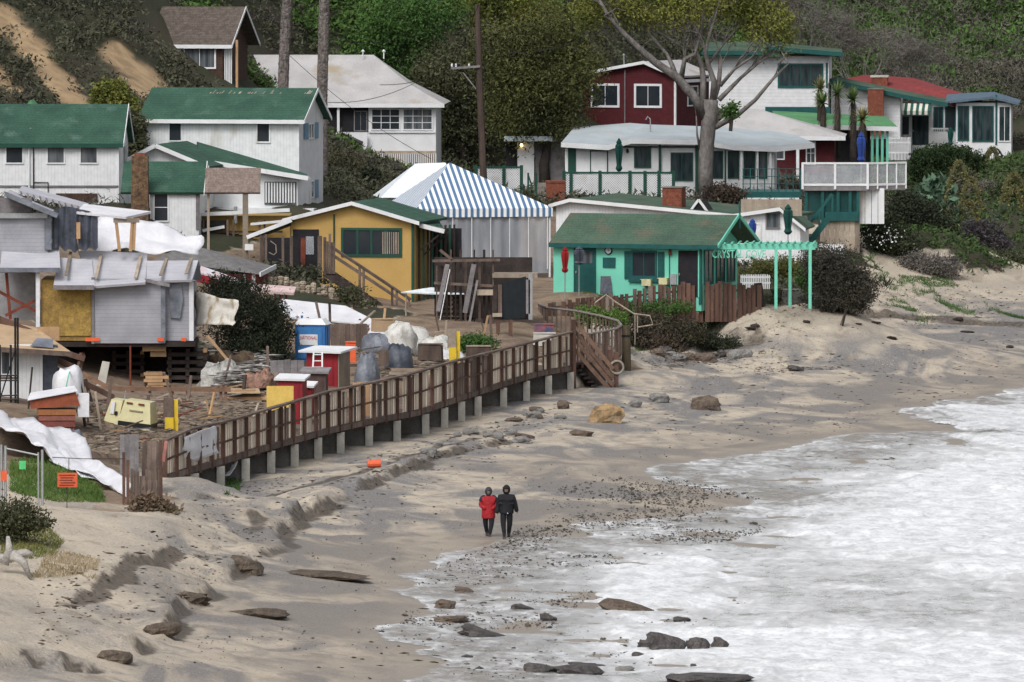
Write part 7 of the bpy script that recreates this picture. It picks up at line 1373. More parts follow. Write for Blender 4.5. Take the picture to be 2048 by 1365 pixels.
# grey twiggy shrubs on the right hill
def twigbush(label, px, py, Y, w, hh, n=9):
    t = T('bare_shrub', label, 'shrub', px, py, Y); tips = []
    for k in range(n):
        m = MB(); a = random.uniform(-1, 1); branch(m, Vector((a * w * .3, random.uniform(-.5, .5), -.2)), Vector((a * .7, random.uniform(-.3, .3), 1)).normalized(), hh * .38, .035, 3, tips, .3, .6); t.part('stem', m, BARK)
    tp = np.array([tuple(p) for p in tips]); P = tp[RNG.integers(0, len(tp), len(tips) * 22)] + RNG.normal(size=(len(tips) * 22, 3)) * .25; v, f = leaf_mesh(P, .4, .07, .4, True); npmesh('twigs', v, f, L_GREY, t.o, 'stuff')
for i, (px, py, Y, w, hh, lb) in enumerate(((1640, 125, 553, 4, 3.4, 'tall grey leafless shrub right behind the flat green roof'), (1715, 150, 552, 4, 3.2, 'grey leafless shrub above the red roof ridge'), (1600, 85, 560, 4, 3.4, 'grey leafless shrub highest behind the flat green roof'), (1770, 148, 556, 3.6, 3.0, 'grey leafless shrub over the tan chimney'), (1840, 165, 556, 3.4, 2.4, 'low grey leafless shrub behind the red roof end'))): twigbush(lb, px, py, Y, w, hh, 11)
# yuccas and foxtail agaves
def spiky(m, c, n, L, w, emin=-.5):
    for k in range(n):
        a = random.uniform(0, 6.283); e = random.uniform(emin, 1.35); d = Vector((math.cos(a) * math.cos(e), math.sin(a) * math.cos(e), math.sin(e))); s = d.cross(Vector((0, 0, 1))).normalized() * w; q = c + d * L * random.uniform(.7, 1.1) - Vector((0, 0, .12 * (1 - math.sin(e)))); m.add([c - s, c + s, q], [(0, 1, 2)])
for i, (px, pt, pb, Y, lb) in enumerate(((1645, 205, 252, 499, 'short yucca with shaggy trunk at the end of the yucca row'), (1674, 188, 262, 498, 'tallest yucca with a shaggy brown trunk'), (1706, 200, 268, 499, 'middle yucca with drooping dry leaves'), (1725, 238, 280, 497, 'low yucca with a wide yellowing rosette'), (1640, 178, 215, 503, 'dry headed yucca stalk behind the row'))):
    Y = Y + 14; t = T('yucca', lb, 'yucca', px, pb, Y, group=None); z = t.v(pt); t.part('trunk', MB().tube([(0, 0, -1.6), (.05, 0, z * .5), (0, 0, z)], [.22, .17, .12], 7), DBARK); m = MB(); spiky(m, Vector((0, 0, z)), 85, .95, .075, -.25); t.part('leaves', m, leafmat('yucca_leaf', [(.06, .10, .03), (.12, .18, .06), (.20, .24, .10)]) if i < 3 else leafmat('yucca_dry', [(.10, .10, .04), (.20, .19, .08), (.26, .22, .11)]), kind='stuff'); m = MB()
    for k in range(160): zz = random.uniform(.3, z); a = random.uniform(0, 6.28); m.add([(0.1 * math.cos(a), .1 * math.sin(a), zz), (.1 * math.cos(a + .4), .1 * math.sin(a + .4), zz), (.36 * math.cos(a), .36 * math.sin(a), zz - .6)], [(0, 1, 2)])
    t.part('dry_skirt', m, L_BROWN, kind='stuff')
for i, (x0, y0, xt, yt, x1, y1, Y, lb) in enumerate(((1888, 420, 1915, 326, 1936, 380, 470, 'tallest foxtail agave spike arching in front of the round hedge'), (1918, 430, 1942, 358, 1962, 420, 468, 'foxtail agave spike arching before the white landing'), (1915, 450, 1935, 404, 1955, 440, 462, 'lowest foxtail agave spike in the middle garden'), (1998, 440, 2022, 352, 2055, 390, 470, 'broad foxtail agave spike at the right hand garden edge'), (2008, 430, 2028, 375, 2045, 420, 466, 'smaller foxtail agave spike inside the broad arch'), (1968, 350, 1985, 298, 2000, 350, 505, 'thin foxtail agave spike over the garden gate'))):
    Y = 456 if Y < 500 else 500; t = T('foxtail_agave', lb, 'agave', x0, y0, Y); P = []
    for k in range(15): f_ = k / 14; b = (1 - f_) ** 2; c_ = 2 * f_ * (1 - f_); e = f_ * f_; P.append(Vector((t.u(b * x0 + c_ * (2 * xt - (x0 + x1) / 2) + e * x1), .05, t.v(b * y0 + c_ * (2 * yt - (y0 + y1) / 2) + e * y1))))
    m = MB().tube(P, [.07] * 4 + [.12] * 8 + [.09, .06, .02], 6); pts = np.array([tuple(P[k].lerp(P[k + 1], f_)) for k in range(14) for f_ in np.linspace(0, 1, 9)]); pts = np.repeat(pts, 5, 0); v, f = leaf_mesh(pts, .2, .4); t.part('spike', m, L_OLIVE); npmesh('florets', v, f, leafmat('agave_floret', [(.085, .085, .03), (.17, .155, .055), (.10, .115, .045)]), t.o, 'stuff'); m = MB(); spiky(m, Vector((0, 0, .1)), 26, .8, .07, -.1); t.part('leaves', m, L_BLUEG, kind='stuff')
# ---- hillside scrub: one mass each
bpy.context.view_layer.update()
KEEP = []
for o in COL.objects:
    if o.parent is None and o.get('category') in ('house', 'tent', 'deck', 'porch', 'hut', 'carport', 'steps', 'fence', 'stair', 'wall', 'shelter'):
        cs = [c.matrix_world @ Vector(q) for c in o.children_recursive if c.type == 'MESH' for q in c.bound_box]
        if cs: KEEP.append((min(c.x for c in cs) - .5, max(c.x for c in cs) + .5, min(c.y for c in cs) - 2.2, max(c.y for c in cs) + .6))
def clear_of(P):
    ok = np.ones(len(P), bool)
    for a, b, c, d in KEEP: ok &= ~((P[:, 0] > a) & (P[:, 0] < b) & (P[:, 1] > c) & (P[:, 1] < d))
    return ok
def scrub(name, label, n, sel, mat, size, rad, leaves, aspect=.45, up=.3, tri=True):
    X = RNG.uniform(-44, 44, n); Y = RNG.uniform(405, 606, n); i = np.clip(np.searchsorted(GX, X), 0, len(GX) - 1); j = np.clip(np.searchsorted(GY, Y), 0, len(GY) - 1); Z = gzv(X, Y); P = np.stack([X, Y, Z], -1)
    sel0 = sel; sel = (lambda a, b, c: sel0(a, b, c) & ~((a > 18) & (b > 484) & (b < 546))) if name != 'garden_groundcover' else sel0
    vis = np.abs(X) < Y * .0585 + 2
    ok = (CC[j, i] == 2) & (BARE[j, i] < .10) & clear_of(P) & sel(X, Y, Z) & vis & (Z < 24); P = P[ok]; k = len(P); R = RNG.uniform(.5, 1.2, k) * rad
    d = RNG.normal(size=(k, leaves, 3)); d /= np.linalg.norm(d, axis=2)[..., None]; d *= RNG.uniform(.45, 1.0, (k, leaves, 1)); d[..., 2] = np.abs(d[..., 2]) * .9; Q = (P[:, None] + d * R[:, None, None]).reshape(-1, 3)
    v, f = leaf_mesh(Q, size, aspect, up, tri); o = npmesh(name, v, f, mat, None, 'stuff'); tag(o, label, 'scrub'); return k
nz = lambda X, Y, s, q: fbm(X * q, Y * q * .8, s, 4)
scrub('hillside_scrub', 'dark olive scrub covering the slope behind the cottages', 46000, lambda X, Y, Z: (nz(X, Y, 101, .12) < .25) & ~((X > 14) & (nz(X, Y, 105, .10) > -.05)), leafmat('scrub_olive', [(.02, .022, .015), (.05, .052, .034), (.085, .085, .055), (.06, .09, .035)]), .27, .95, 22)
scrub('grey_scrub', 'grey brown twiggy scrub on the right hand slope', 110000, lambda X, Y, Z: (X > 10) & (Y > 480) & (nz(X, Y, 105, .10) > -.25), leafmat('scrub_grey', [(.045, .042, .036), (.095, .088, .074), (.15, .14, .115), (.08, .10, .05)]), .34, .9, 16, .2, .7)
scrub('green_groundcover', 'patches of fresh green growth on the slope', 120000, lambda X, Y, Z: (Y > 470) & (((nz(X, Y, 101, .12) > .06) & ((X < 8) | (Z > 9))) | ((X > 20) & (Z > 11.5) & (nz(X, Y, 131, .2) > -.2))), leafmat('ground_green', [(.03, .06, .015), (.065, .125, .028), (.10, .19, .045)]), .34, .8, 14, .5)
scrub('dry_scrub', 'dry purple brown brush on the left slope', 16000, lambda X, Y, Z: (X < -6) & (nz(X, Y, 111, .14) > .0), leafmat('dry_brush', [(.035, .028, .03), (.07, .058, .056), (.11, .095, .08)]), .34, .9, 18, .2, .7)
scrub('garden_groundcover', 'green ground cover carpeting the right hand garden bank', 60000, lambda X, Y, Z: (X > 17) & (Y < 540) & (Y > 445), leafmat('garden_cover', [(.02, .035, .012), (.045, .07, .025), (.06, .105, .03), (.09, .10, .05)]), .24, .45, 14)
# grass: blades on the ground inside outlines seen in the photograph
def px_scatter(poly, n, z0=1.0):
    xs = [p[0] for p in poly]; ys = [p[1] for p in poly]; a = RNG.uniform(min(xs), max(xs), n * 2); b = RNG.uniform(min(ys), max(ys), n * 2); ok = inpoly(a, b, poly); a, b = a[ok][:n], b[ok][:n]
    Y = np.full(len(a), 0.0); zz = np.full(len(a), z0)
    for _ in range(12):
        Y = (zz - CH) * (F * _cp + (682.5 - b) * _sp) / (-F * _sp + (682.5 - b) * _cp); X = (a - 1024) * Y / (F * _cp); zn = gzv(X, Y); zz = zz * .5 + zn * .5
    return np.stack([X, Y, gzv(X, Y)], -1)
def grass(label, poly, n, size, mat, z0=2.0, name='grass'):
    P = px_scatter(poly, n, z0); P[:, 2] -= .03; v, f = leaf_mesh(P, size, .16, 1.5, True); tag(npmesh(name, v, f, mat, None, 'stuff'), label, 'grass')
grass('bright green grass patch below the tarp in the left corner', [(20, 925), (85, 915), (130, 940), (200, 975), (210, 1005), (110, 1005), (20, 985)], 9000, .2, L_GRASS, 2.2)
grass('green and straw grass on the left sand bank', [(0, 1040), (90, 1050), (125, 1085), (110, 1110), (0, 1130)], 6000, .16, leafmat('bank_grass', [(.06, .10, .02), (.14, .15, .04), (.25, .20, .09)]), 2.3)
grass('sparse straw grass along the top of the sand bank', [(100, 1100), (200, 1120), (190, 1150), (60, 1160)], 2500, .16, L_STRAW, 1.9)
grass('green creeping grass on the dune beside the path', [(1770, 535), (1830, 540), (1900, 560), (1920, 575), (1860, 575), (1800, 555)], 4500, .16, L_GREEN, 2.5)
grass('green lawn strip at the foot of the right hand garden', [(1730, 505), (1800, 500), (1860, 500), (2048, 480), (2048, 502), (1960, 505), (1740, 520)], 8000, .18, L_GREEN, 3.6)
grass('green grass on the bluff crest by the pipe handrail', [(1150, 625), (1250, 612), (1380, 610), (1400, 625), (1290, 640), (1200, 660)], 6000, .17, L_GRASS, 2.8)
grass('weeds growing under the near part of the boardwalk', [(440, 950), (480, 945), (480, 985), (450, 990)], 900, .2, L_GREEN, .9)
grass('dry straw weeds along the sandy slope below the fence', [(1430, 620), (1560, 610), (1640, 660), (1500, 690), (1420, 680)], 2200, .12, L_STRAW, 1.8)
# ================================================================ rocks, pebbles, driftwood
RKD = M('dark_rock', (.075, .065, .06), (.035, .03, .03), rough=.55, scale=3, fine=.35, bump=1, bscale=6, spec=.5); RKB = M('brown_rock', (.14, .105, .08), (.08, .062, .05), rough=.8, scale=3, fine=.3, bump=1, bscale=6); RKT = M('tan_boulder', (.36, .24, .12), (.19, .14, .09), rough=.9, scale=2, fine=.2, bump=1, bscale=5); RKG = M('grey_rock', (.23, .22, .21), (.14, .135, .13), rough=.9, scale=3, fine=.25, bump=1, bscale=6); CLAY = M('clay_ledge', (.13, .10, .075), (.07, .056, .045), rough=.95, scale=4, fine=.3, bump=1, bscale=8)
HUE = {'weathered_wood': 'brown', 'pale_planks': 'pale tan', 'fresh_lumber': 'fresh orange tan', 'grey_board': 'grey', 'rust_red': 'rusty red', 'dark_timber': 'blackish', 'dark_rock': 'blackish', 'brown_rock': 'brown', 'grey_rock': 'light grey', 'stained_concrete': 'concrete grey'}
def rock(label, px, py, w, hh, mat, seed, d=None, tilt=0.0, group=None, name='rock', wedge=0.0, cat='rock', Y=None, rough=.3):
    p = G(px, py) if Y is None else W(px, py, Y); s = F / p.y; w /= s; hh /= s; d = d or w * .75; m = MB(); nu, nv = 14, 8
    for j in range(nv + 1):
        e = -math.pi / 2 + math.pi * j / nv
        for i in range(nu):
            a = 6.2832 * i / nu; c0 = np.array([math.cos(a) * math.cos(e), math.sin(a) * math.cos(e), math.sin(e)]); c0 = np.sign(c0) * np.abs(c0) ** .75
            q = 1 + rough * float(fbm(np.array([c0[0] * 1.9 + seed * 3.7 + c0[2]]), np.array([c0[1] * 1.9 + seed * 1.3 - c0[2] * 1.4]), seed, 4)[0]) * 2
            m.v.append((c0[0] * w / 2 * q, c0[1] * d / 2 * q, (c0[2] * q * .5 + (.08 if mat is CLAY else .32)) * hh * (1 - wedge * (c0[0] * .5 + .3)) * 1.05))
    for j in range(nv):
        for i in range(nu): m.f.append((j * nu + i, j * nu + (i + 1) % nu, (j + 1) * nu + (i + 1) % nu, (j + 1) * nu + i))
    m.f += [tuple(range(nu))[::-1], tuple(range(nv * nu, nv * nu + nu))]
    o = solo(m, name, mat, label, cat, p, group); o.rotation_euler = (0, tilt, random.uniform(-.3, .3)); return o
for k, a in enumerate((
    ('largest jagged dark rock in the foam', 1330, 1306, 80, 46, RKD, .3, .15), ('angular grey slab rock beside the largest dark rock', 1398, 1306, 48, 36, RKD, .2, -.2), ('pointed dark rock behind the angular slab', 1438, 1304, 36, 36, RKD, .3, .1), ('small rounded dark rock against the largest one', 1288, 1300, 26, 24, RKD, 0, 0),
    ('long wedge shaped brown rock at the foam edge', 1256, 1224, 102, 28, RKB, .55, .12), ('thin dark wedge rock in the shallow swash', 1046, 1222, 46, 16, RKD, .6, .12), ('notched dark wedge rock near the thin wedge', 1096, 1242, 34, 17, RKD, .5, .1), ('flat dark rock awash beyond the wedge rocks', 1364, 1244, 34, 12, RKD, .1, 0),
    ('long low dark reef rock tapering into the foam', 962, 1274, 90, 26, RKD, .75, .12), ('blocky rock with green weed at the swash edge', 892, 1218, 48, 22, RKB, .1, 0), ('reddish brown double rock in the swash', 905, 1246, 72, 18, RKB, .2, -.08), ('small tilted brown rock near the pebbles', 927, 1185, 38, 12, RKB, .4, .1),
    ('long dark slab at the front of the beach', 1085, 1346, 66, 22, RKD, .2, .08), ('oval dark slab touching the long front slab', 1155, 1352, 88, 24, RKD, .1, 0), ('broad low dark ledge at the very bottom edge', 1420, 1366, 190, 22, RKD, .1, 0), ('narrow dark plank like stone above the oval slab', 1175, 1334, 74, 9, RKD, .3, .06), ('smooth pale cobble beside the oval slab', 1250, 1345, 38, 14, RKG, 0, 0), ('small round black stone alone on the wet sand', 1475, 1330, 11, 11, RKD, 0, 0),
    ('flat dark rock lying out in the foam field', 1768, 1127, 28, 9, RKD, .1, 0), ('small dark rock at the pebble field edge', 1507, 1050, 15, 7, RKD, .1, 0), ('tan boulder with a sandy top by the beach stair', 1216, 846, 64, 44, RKT, .05, 0), ('weed topped rock on the sand beyond the tan boulder', 1410, 820, 56, 32, RKB, .2, 0), ('small dark wedge rock on the grey sand streaks', 1590, 742, 32, 14, RKD, .4, .1),
    ('square dark clay block fallen from the cut bank', 492, 1140, 84, 40, CLAY, 0, 0), ('rounded clay hummock on the lower sand', 325, 1262, 70, 30, CLAY, .1, 0), ('broken clay lump at the bottom left', 226, 1345, 76, 28, CLAY, 0, 0), ('low clay ledge with dark face', 520, 1232, 110, 24, CLAY, .2, 0), ('long thin clay ledge running toward the swash', 640, 1152, 190, 18, CLAY, .6, .035),
    ('clay shelf remnant under the cut bank', 380, 1202, 80, 28, CLAY, .1, 0), ('dark pair stone left of the largest rock', 1246, 1298, 22, 10, RKD, .1, 0), ('scattered dark stone below the largest rock', 1278, 1316, 26, 13, RKD, .2, 0), ('split dark stone in front of the largest rock', 1325, 1320, 26, 10, RKG, .1, 0), ('tan stone at the foot of the angular slab', 1408, 1316, 26, 8, RKB, .1, 0), ('dark flat stone on the pebble sheet', 935, 1316, 24, 7, RKD, .1, 0), ('grey flat stone near the boardwalk footing', 1040, 886, 36, 14, RKG, .1, 0),
    ('rust coloured driftwood rock near the footings', 1050, 876, 40, 10, RKB, .3, .1), ('pale speckled stone cluster below the stair', 1320, 805, 40, 22, RKG, .1, 0), ('blue grey stone at the stair foot', 1270, 815, 26, 18, RKG, .1, 0), ('brown stone ridge near the middle of the scarp', 1165, 872, 46, 14, RKB, .2, 0))): 
    rock(a[0], a[1], a[2], a[3], a[4], a[5], k + 3, wedge=a[6], tilt=a[7])
for k in range(15):
    x = 1318 + k * 12.5; mt = random.choice([RKD, RKG, RKB]); rock(HUE[mt.name] + ' tumbled rock at the foot of the eroded bluff', x, np.interp(x, [1318, 1400, 1500], [712, 722, 716]) + random.uniform(-8, 4), random.uniform(18, 36), random.uniform(9, 19), mt, 60 + k, group=HUE[mt.name] + ' rocks along the bluff foot')
for k in range(18):
    x = random.uniform(850, 1130); mt = random.choice([RKG, RKB, CONCD]); rock(HUE[mt.name] + ' stone lying below the boardwalk bents', x, np.interp(x, [850, 1130], [905, 815]) + random.uniform(-14, 24), random.uniform(12, 34), random.uniform(7, 17), mt, 90 + k, group=HUE[mt.name] + ' stones under the boardwalk')
for k in range(26):
    mt = random.choice([RKD, RKB, RKG]); rock('small ' + HUE[mt.name] + ' stone standing out of the shallow swash', random.uniform(880, 1560), random.uniform(1190, 1340), random.uniform(6, 15), random.uniform(4, 8), mt, 130 + k, group='small ' + HUE[mt.name] + ' stones in the swash')
for k in range(9):
    rock('dark driftwood scrap lying on the upper sand', random.uniform(1500, 2040), random.uniform(640, 700), random.uniform(12, 30), random.uniform(4, 8), DARKW, 170 + k, group='driftwood scraps on the upper beach', name='driftwood_scrap', cat='driftwood', wedge=.3)
for k in range(60):
    z_ = [((300, 520), (790, 850)), ((720, 1000), (690, 745)), ((420, 560), (730, 790)), ((170, 330), (800, 900)), ((560, 760), (640, 690))][k % 5]
    p = G(random.uniform(*z_[0]), random.uniform(*z_[1])); a = random.uniform(-.8, .8); L = random.uniform(.5, 1.6); m = MB().beam((-L / 2 * math.cos(a), -L / 2 * math.sin(a), .05), (L / 2 * math.cos(a), L / 2 * math.sin(a), random.uniform(.05, .35)), random.uniform(.08, .2), .04)
    mt = random.choice([WOOD, PALEW, LUMBER, GREYW, RUST, WOOD]); solo(m, 'scrap_board', mt, ('long ' if L > 1.05 else 'short ') + HUE[mt.name] + ' scrap board lying loose on the yard dirt', 'board', p, ('long ' if L > 1.05 else 'short ') + HUE[mt.name] + ' scrap boards in the yard')
for k in range(34):
    z_ = [((290, 530), (780, 845)), ((420, 560), (720, 780)), ((170, 260), (790, 860)), ((830, 1000), (660, 720)), ((640, 780), (640, 700))][k % 5]
    p = G(random.uniform(*z_[0]), random.uniform(*z_[1])); H = random.uniform(.5, 1.5); m = MB().beam((0, 0, -.1), (random.uniform(-.35, .35), random.uniform(-.1, .3), H), random.uniform(.06, .13), random.uniform(.04, .1))
    mt = random.choice([WOOD, DARKW, LUMBER, PALEW, WOOD]); lb = ('tall ' if H > 1.0 else 'low ') + HUE[mt.name]; solo(m, 'leaning_stake', mt, lb + ' stake standing crooked in the yard debris', 'stake', p, lb + ' stakes in the yard debris')
def bits(name, label, P, size, mat, flat=.5, elong=1.0, cat='pebbles', kind='stuff'):
    """little faceted stones or scraps, one joined mass"""
    if cat == 'pebbles': P = P[RNG.uniform(-.25, .45, len(P)) < fbm(P[:, 0] * .35, P[:, 1] * .16, 201, 4) * 1.1]
    n = len(P); base = np.array([(1, 0, 0), (0, 1, 0), (-1, 0, 0), (0, -1, 0), (0, 0, 1), (0, 0, -1)], float); fc = np.array([(0, 1, 4), (1, 2, 4), (2, 3, 4), (3, 0, 4), (1, 0, 5), (2, 1, 5), (3, 2, 5), (0, 3, 5)])
    a = RNG.uniform(0, 6.283, n); sc = size * RNG.lognormal(0, .45, n); v = np.repeat(base[None], n, 0) * RNG.uniform(.7, 1.3, (n, 6, 1)); v[..., 0] *= elong; v[..., 2] *= flat; c, s = np.cos(a)[:, None], np.sin(a)[:, None]
    P = P + np.array([0, 0, .035 if cat == 'pebbles' else .01]); x = v[..., 0] * c - v[..., 1] * s; y = v[..., 0] * s + v[..., 1] * c; v = np.stack([x, y, v[..., 2]], -1) * sc[:, None, None] + P[:, None]; f = (fc[None] + (np.arange(n) * 6)[:, None, None]).reshape(-1, 3)
    tag(npmesh(name, v.reshape(-1, 3), f, mat, None, kind), label, cat)
PEB = M('pebble', (.12, .105, .09), (.06, .055, .05), rough=.7, fine=.3, rand=.6, spec=.4); KELP = M('kelp', (.05, .045, .02), (.03, .03, .012), rough=.6, rand=.4); WOODB = M('wood_scrap', (.11, .08, .06), (.06, .045, .036), rough=.95, rand=.5); RUB = M('rubble', (.24, .20, .16), (.12, .10, .08), rough=.95, rand=.6, fine=.2)
bits('pebbles', 'dense dark pebbles on the wet sand beside the swash', px_scatter([(1120, 975), (1290, 945), (1480, 985), (1620, 1030), (1500, 1075), (1330, 1110), (1150, 1120), (1000, 1080), (1080, 1040)], 9000, .1), .030, PEB)
bits('pebbles', 'scattered pebbles across the thin foam sheet', px_scatter([(1000, 1085), (1250, 1110), (1200, 1180), (1100, 1260), (900, 1260), (800, 1250), (830, 1150)], 2600, .1), .032, PEB)
bits('pebbles', 'loose pebbles in the front swash', px_scatter([(700, 1240), (1000, 1290), (1500, 1200), (1550, 1360), (700, 1360)], 1300, .1), .03, PEB)
bits('pebbles', 'fine pebbles thinly spread over the middle beach', px_scatter([(640, 1000), (1300, 900), (1500, 870), (1450, 960), (1000, 1070), (760, 1180), (600, 1340), (300, 1360), (350, 1150)], 2200, .4), .022, PEB)
bits('kelp_scraps', 'scraps of dark kelp on the wet sand', px_scatter([(760, 1240), (1000, 1090), (1300, 960), (1900, 860), (1500, 1080), (1000, 1330), (620, 1340)], 260, .1), .06, KELP, .35, 2.2, 'kelp')
bits('drift_scraps', 'dark drift litter along the cut banks', np.concatenate([px_scatter([(60, 1180), (330, 1040), (560, 990), (900, 880), (1160, 820), (1150, 860), (900, 960), (560, 1090), (330, 1220), (80, 1300)], 1500, .9), px_scatter([(330, 1000), (700, 925), (1140, 800), (1140, 850), (720, 960), (340, 1040)], 1200, .8)]), .032, WOODB, .4, 2.4, 'debris')
bits('drift_scraps', 'dark litter on the sand slope and the far beach', np.concatenate([px_scatter([(1260, 700), (1450, 640), (1640, 640), (1700, 680), (1500, 720), (1300, 740)], 900, 1.2), px_scatter([(1500, 690), (2040, 660), (2040, 760), (1700, 860), (1350, 900), (1200, 830)], 600, .5), px_scatter([(1700, 540), (2048, 560), (2048, 640), (1720, 640)], 500, 2.)]), .03, WOODB, .4, 2.4, 'debris')
bits('rubble', 'broken rubble and wood scraps over the construction yard', np.concatenate([px_scatter([(170, 900), (240, 930), (330, 880), (520, 830), (520, 780), (300, 790), (170, 800)], 1100, 2), px_scatter([(740, 770), (1000, 710), (1000, 680), (700, 690)], 900, 2), px_scatter([(400, 690), (540, 730), (540, 790), (420, 780)], 1500, 2)]), .055, RUB, .4, 3.0, 'debris')
bits('debris_heap', 'heap of grey broken boards and plastic beside the crib', px_scatter([(415, 740), (480, 725), (545, 740), (540, 775), (425, 780)], 900, 2) + np.stack([np.zeros(900), np.zeros(900), RNG.uniform(0, .7, 900)], -1), .085, M('heap_grey', (.36, .35, .33), (.18, .16, .15), rand=.6), .3, 4.5, 'debris')
# ================================================================ two walkers
NAVY = M('navy_cloth', (.018, .022, .038), (.011, .013, .022), rough=.8, fine=.2, bump=.5, bscale=18); BLK = M('black_cloth', (.014, .015, .019), (.008, .009, .012), rough=.8, fine=.2, bump=.5, bscale=18); REDJ = M('red_jacket', (.36, .016, .022), (.26, .011, .016), rough=.7, fine=.15, bump=.6, bscale=14); SKIN = M('skin', (.48, .29, .22), (.42, .25, .19), rough=.6, fine=.04); HOODG = M('grey_hood', (.05, .052, .06), rough=.8); SHOE = M('boot', (.06, .03, .03), rough=.6)
def skin(name, nodes, edges, mat, parent, root=0, sub=2):
    """continuous body surface grown along a skeleton: nodes (x, y, z, rx, ry)"""
    me = bpy.data.meshes.new(name); me.from_pydata([n[:3] for n in nodes], edges, []); o = link(name, me, mat, parent); md = o.modifiers.new('skin', 'SKIN'); md.use_smooth_shade = True
    for i, n in enumerate(nodes): me.skin_vertices[0].data[i].radius = (n[3], n[4]); me.skin_vertices[0].data[i].use_root = (i == root)
    s = o.modifiers.new('smooth', 'SUBSURF'); s.levels = sub; s.render_levels = sub; return o
def hand(p, d, parent, side):
    p = Vector(p); d = Vector(d).normalized(); x = Vector((side, 0, 0)); y = d.cross(x); nodes = [(*(p), .024, .018), (*(p + d * .06), .036, .018)]; edges = [(0, 1)]
    for k, (o_, L) in enumerate(((-.027, .065), (-.009, .08), (.009, .075), (.027, .058))):
        a = p + d * .085 + y * o_; b = a + d * L * .5 + x * -.006; c = a + d * L * .9 - x * .03; i = len(nodes); nodes += [(*a, .010, .010), (*b, .009, .009), (*c, .007, .007)]; edges += [(1, i), (i, i + 1), (i + 1, i + 2)]
    a = p + d * .03 - y * .035; b = a + d * .035 - y * .02; i = len(nodes); nodes += [(*a, .011, .011), (*b, .009, .009)]; edges += [(0, i), (i, i + 1)]; return skin('hand', nodes, edges, SKIN, parent, 0, 1)
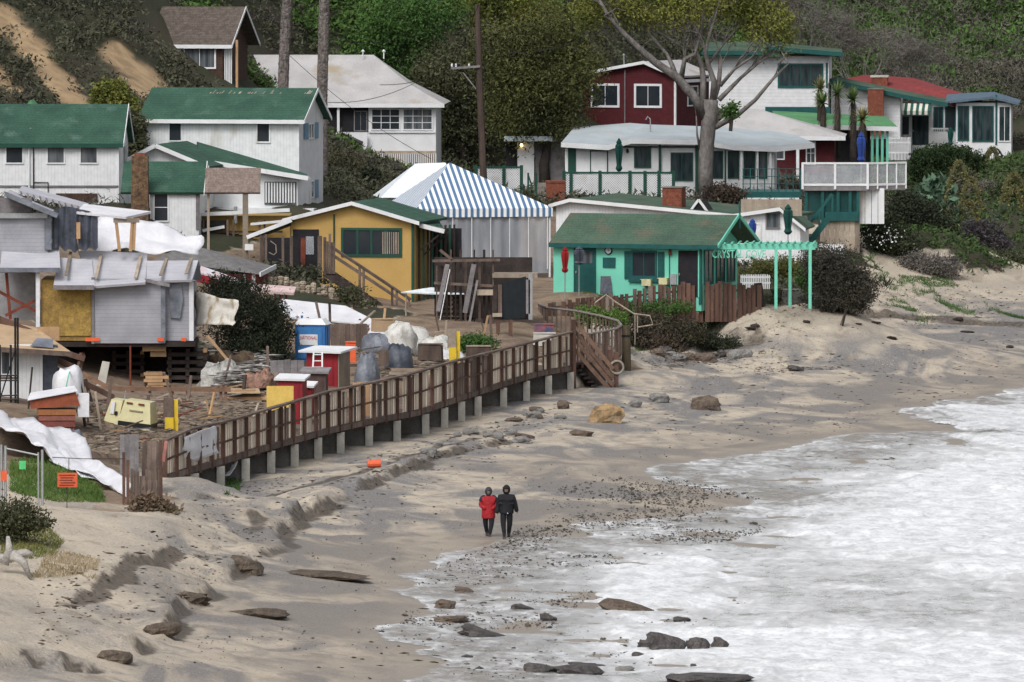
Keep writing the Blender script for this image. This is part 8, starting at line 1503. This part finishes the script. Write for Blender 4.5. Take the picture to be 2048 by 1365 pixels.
def person(label, px, py, H, yaw, top, hood, pants, long, stride, arms):
    t = T('person', label, 'person', px, py, yaw=yaw); k = H / 1.75; S = lambda n: tuple(v * k for v in n)
    L, R = stride                                     # feet: (x, y, lift)
    N = [(0, 0, .95, .19, .14), (0, 0, 1.15, .18, .13), (0, .0, 1.38, .2, .13), (0, -.01, 1.49, .065, .065), (0, -.03, 1.58, .06, .07), (0, -.035, 1.68, .075, .09),
         (-.10, 0, .90, .135, .14), (-.11, L[1] * .45 - .03, .50, .10, .10), (L[0], L[1], .11 + L[2], .07, .07), (L[0], L[1] - .12, .05 + L[2], .042, .034), (.10, 0, .90, .135, .14), (.11, R[1] * .45 - .03, .50, .10, .10), (R[0], R[1], .11 + R[2], .07, .07), (R[0], R[1] - .12, .05 + R[2], .042, .034)]
    E = [(0, 1), (1, 2), (2, 3), (3, 4), (4, 5), (0, 6), (6, 7), (7, 8), (8, 9), (0, 10), (10, 11), (11, 12), (12, 13)]; b = skin('body', [S(n) for n in N], E, pants, t.o)
    hem = .64 if long else .80; J = [(0, 0, hem + .26, .27, .20), (0, 0, 1.15, .265, .19), (0, 0, 1.36, .27, .18), (0, -.01, 1.47, .13, .12), (0, 0, hem, .29 if long else .27, .21)]; E2 = [(0, 1), (1, 2), (2, 3), (0, 4)]
    for sd, A in ((-1, arms[0]), (1, arms[1])):
        i = len(J); J += [(sd * .22, 0, 1.38, .115, .115), (*A[0], .095, .095), (*A[1], .075, .075)]; E2 += [(2, i), (i, i + 1), (i + 1, i + 2)]
        hv = Vector(A[1]) - Vector(A[0]); hand(Vector(A[1]) * k, hv, t.o, sd) if A[2] else None
    skin('jacket', [S(n) for n in J], E2, top, t.o)
    if long:
        for sd in (-1, 1): skin('shoulder_panel', [S(n) for n in ((sd * .07, -.015, 1.43, .11, .14), (sd * .22, -.005, 1.385, .13, .14), (arms[0 if sd < 0 else 1][0][0], arms[0 if sd < 0 else 1][0][1], 1.2, .112, .115))], [(0, 1), (1, 2)], NAVY, t.o)
    m = MB(); n = 14
    for j in range(9):
        e = -1.35 + j * 2.9 / 8
        for i in range(n): a = 6.2832 * i / n; m.v.append((.135 * k * math.cos(a) * math.cos(e), (.145 * math.sin(a) * math.cos(e) - .01) * k, (1.64 + .17 * math.sin(e)) * k))
    for j in range(8):
        for i in range(n):
            if not (2 <= j <= 3 and i in (9, 10, 11)): m.f.append((j * n + i, j * n + (i + 1) % n, (j + 1) * n + (i + 1) % n, (j + 1) * n + i))
    m.f.append(tuple(range(8 * n, 9 * n))); ho = t.part('hood', m, hood, smooth=True); md = ho.modifiers.new('thickness', 'SOLIDIFY'); md.thickness = .018; md.offset = -1
    m = MB(); nn = 10
    for j in range(9):
        e = -1.5 + j * 3.0 / 8
        for i in range(nn): a = 6.2832 * i / nn; x, y, z = math.cos(a) * math.cos(e), math.sin(a) * math.cos(e), math.sin(e); y2 = y * (1.12 if (y < -.5 and -.35 < z < .1 and abs(x) < .35) else 1); m.v.append((.085 * k * x, (.10 * y2 - .03) * k, (1.655 + .12 * z) * k))
    for j in range(8):
        for i in range(nn): m.f.append((j * nn + i, j * nn + (i + 1) % nn, (j + 1) * nn + (i + 1) % nn, (j + 1) * nn + i))
    fa = t.part('face', m, SKIN, smooth=True)
    for sd in (-1, 1): t.part('eye', MB().lathe([(.002, -.008), (.012, 0), (.002, .008)], (sd * .034 * k, -.122 * k, 1.672 * k), 6), BLACK, fa)
    t.part('mouth', MB().box(-.026 * k, .026 * k, -.125 * k, -.118 * k, 1.606 * k, 1.614 * k), RUST, fa); t.part('nose', MB().add([(-.014 * k, -.12 * k, 1.64 * k), (.014 * k, -.12 * k, 1.64 * k), (0, -.118 * k, 1.675 * k), (0, -.148 * k, 1.638 * k)], [(0, 1, 3), (1, 2, 3), (2, 0, 3), (0, 2, 1)]), SKIN, fa)
    for x, y, z in (L, R): m = MB(); m.hexa([S((x - .05, y - .17, z - .01)), S((x + .05, y - .17, z - .01)), S((x + .045, y + .09, z - .01)), S((x - .045, y + .09, z - .01)), S((x - .035, y - .14, z + .07)), S((x + .035, y - .14, z + .07)), S((x + .04, y + .08, z + .12)), S((x - .04, y + .08, z + .12))]); t.part('shoe', m, SHOE if long else BLK)
    return t
person('walker in a long red and navy jacket with a dark hood', 977, 1073, 1.62, 4, REDJ, HOODG, BLK, True, ((-.05, .18, .03), (.04, -.14, .0)), (((-.29, -.02, 1.12), (-.10, -.20, 1.02), False), ((.29, -.02, 1.12), (.10, -.20, 1.0), False)))
t = person('walker dressed all in black with the hood up', 1013, 1075, 1.72, -3, BLK, BLK, BLK, False, ((-.07, -.12, .0), (.07, .16, .02)), (((-.29, .04, 1.08), (-.33, -.06, .80), True), ((.30, .0, 1.10), (.36, .06, .86), True)))
t.part('badge', MB().lathe([(.002, -.02), (.03, 0), (.002, .02)], (.05, -.19, .82), 8), WHITE)
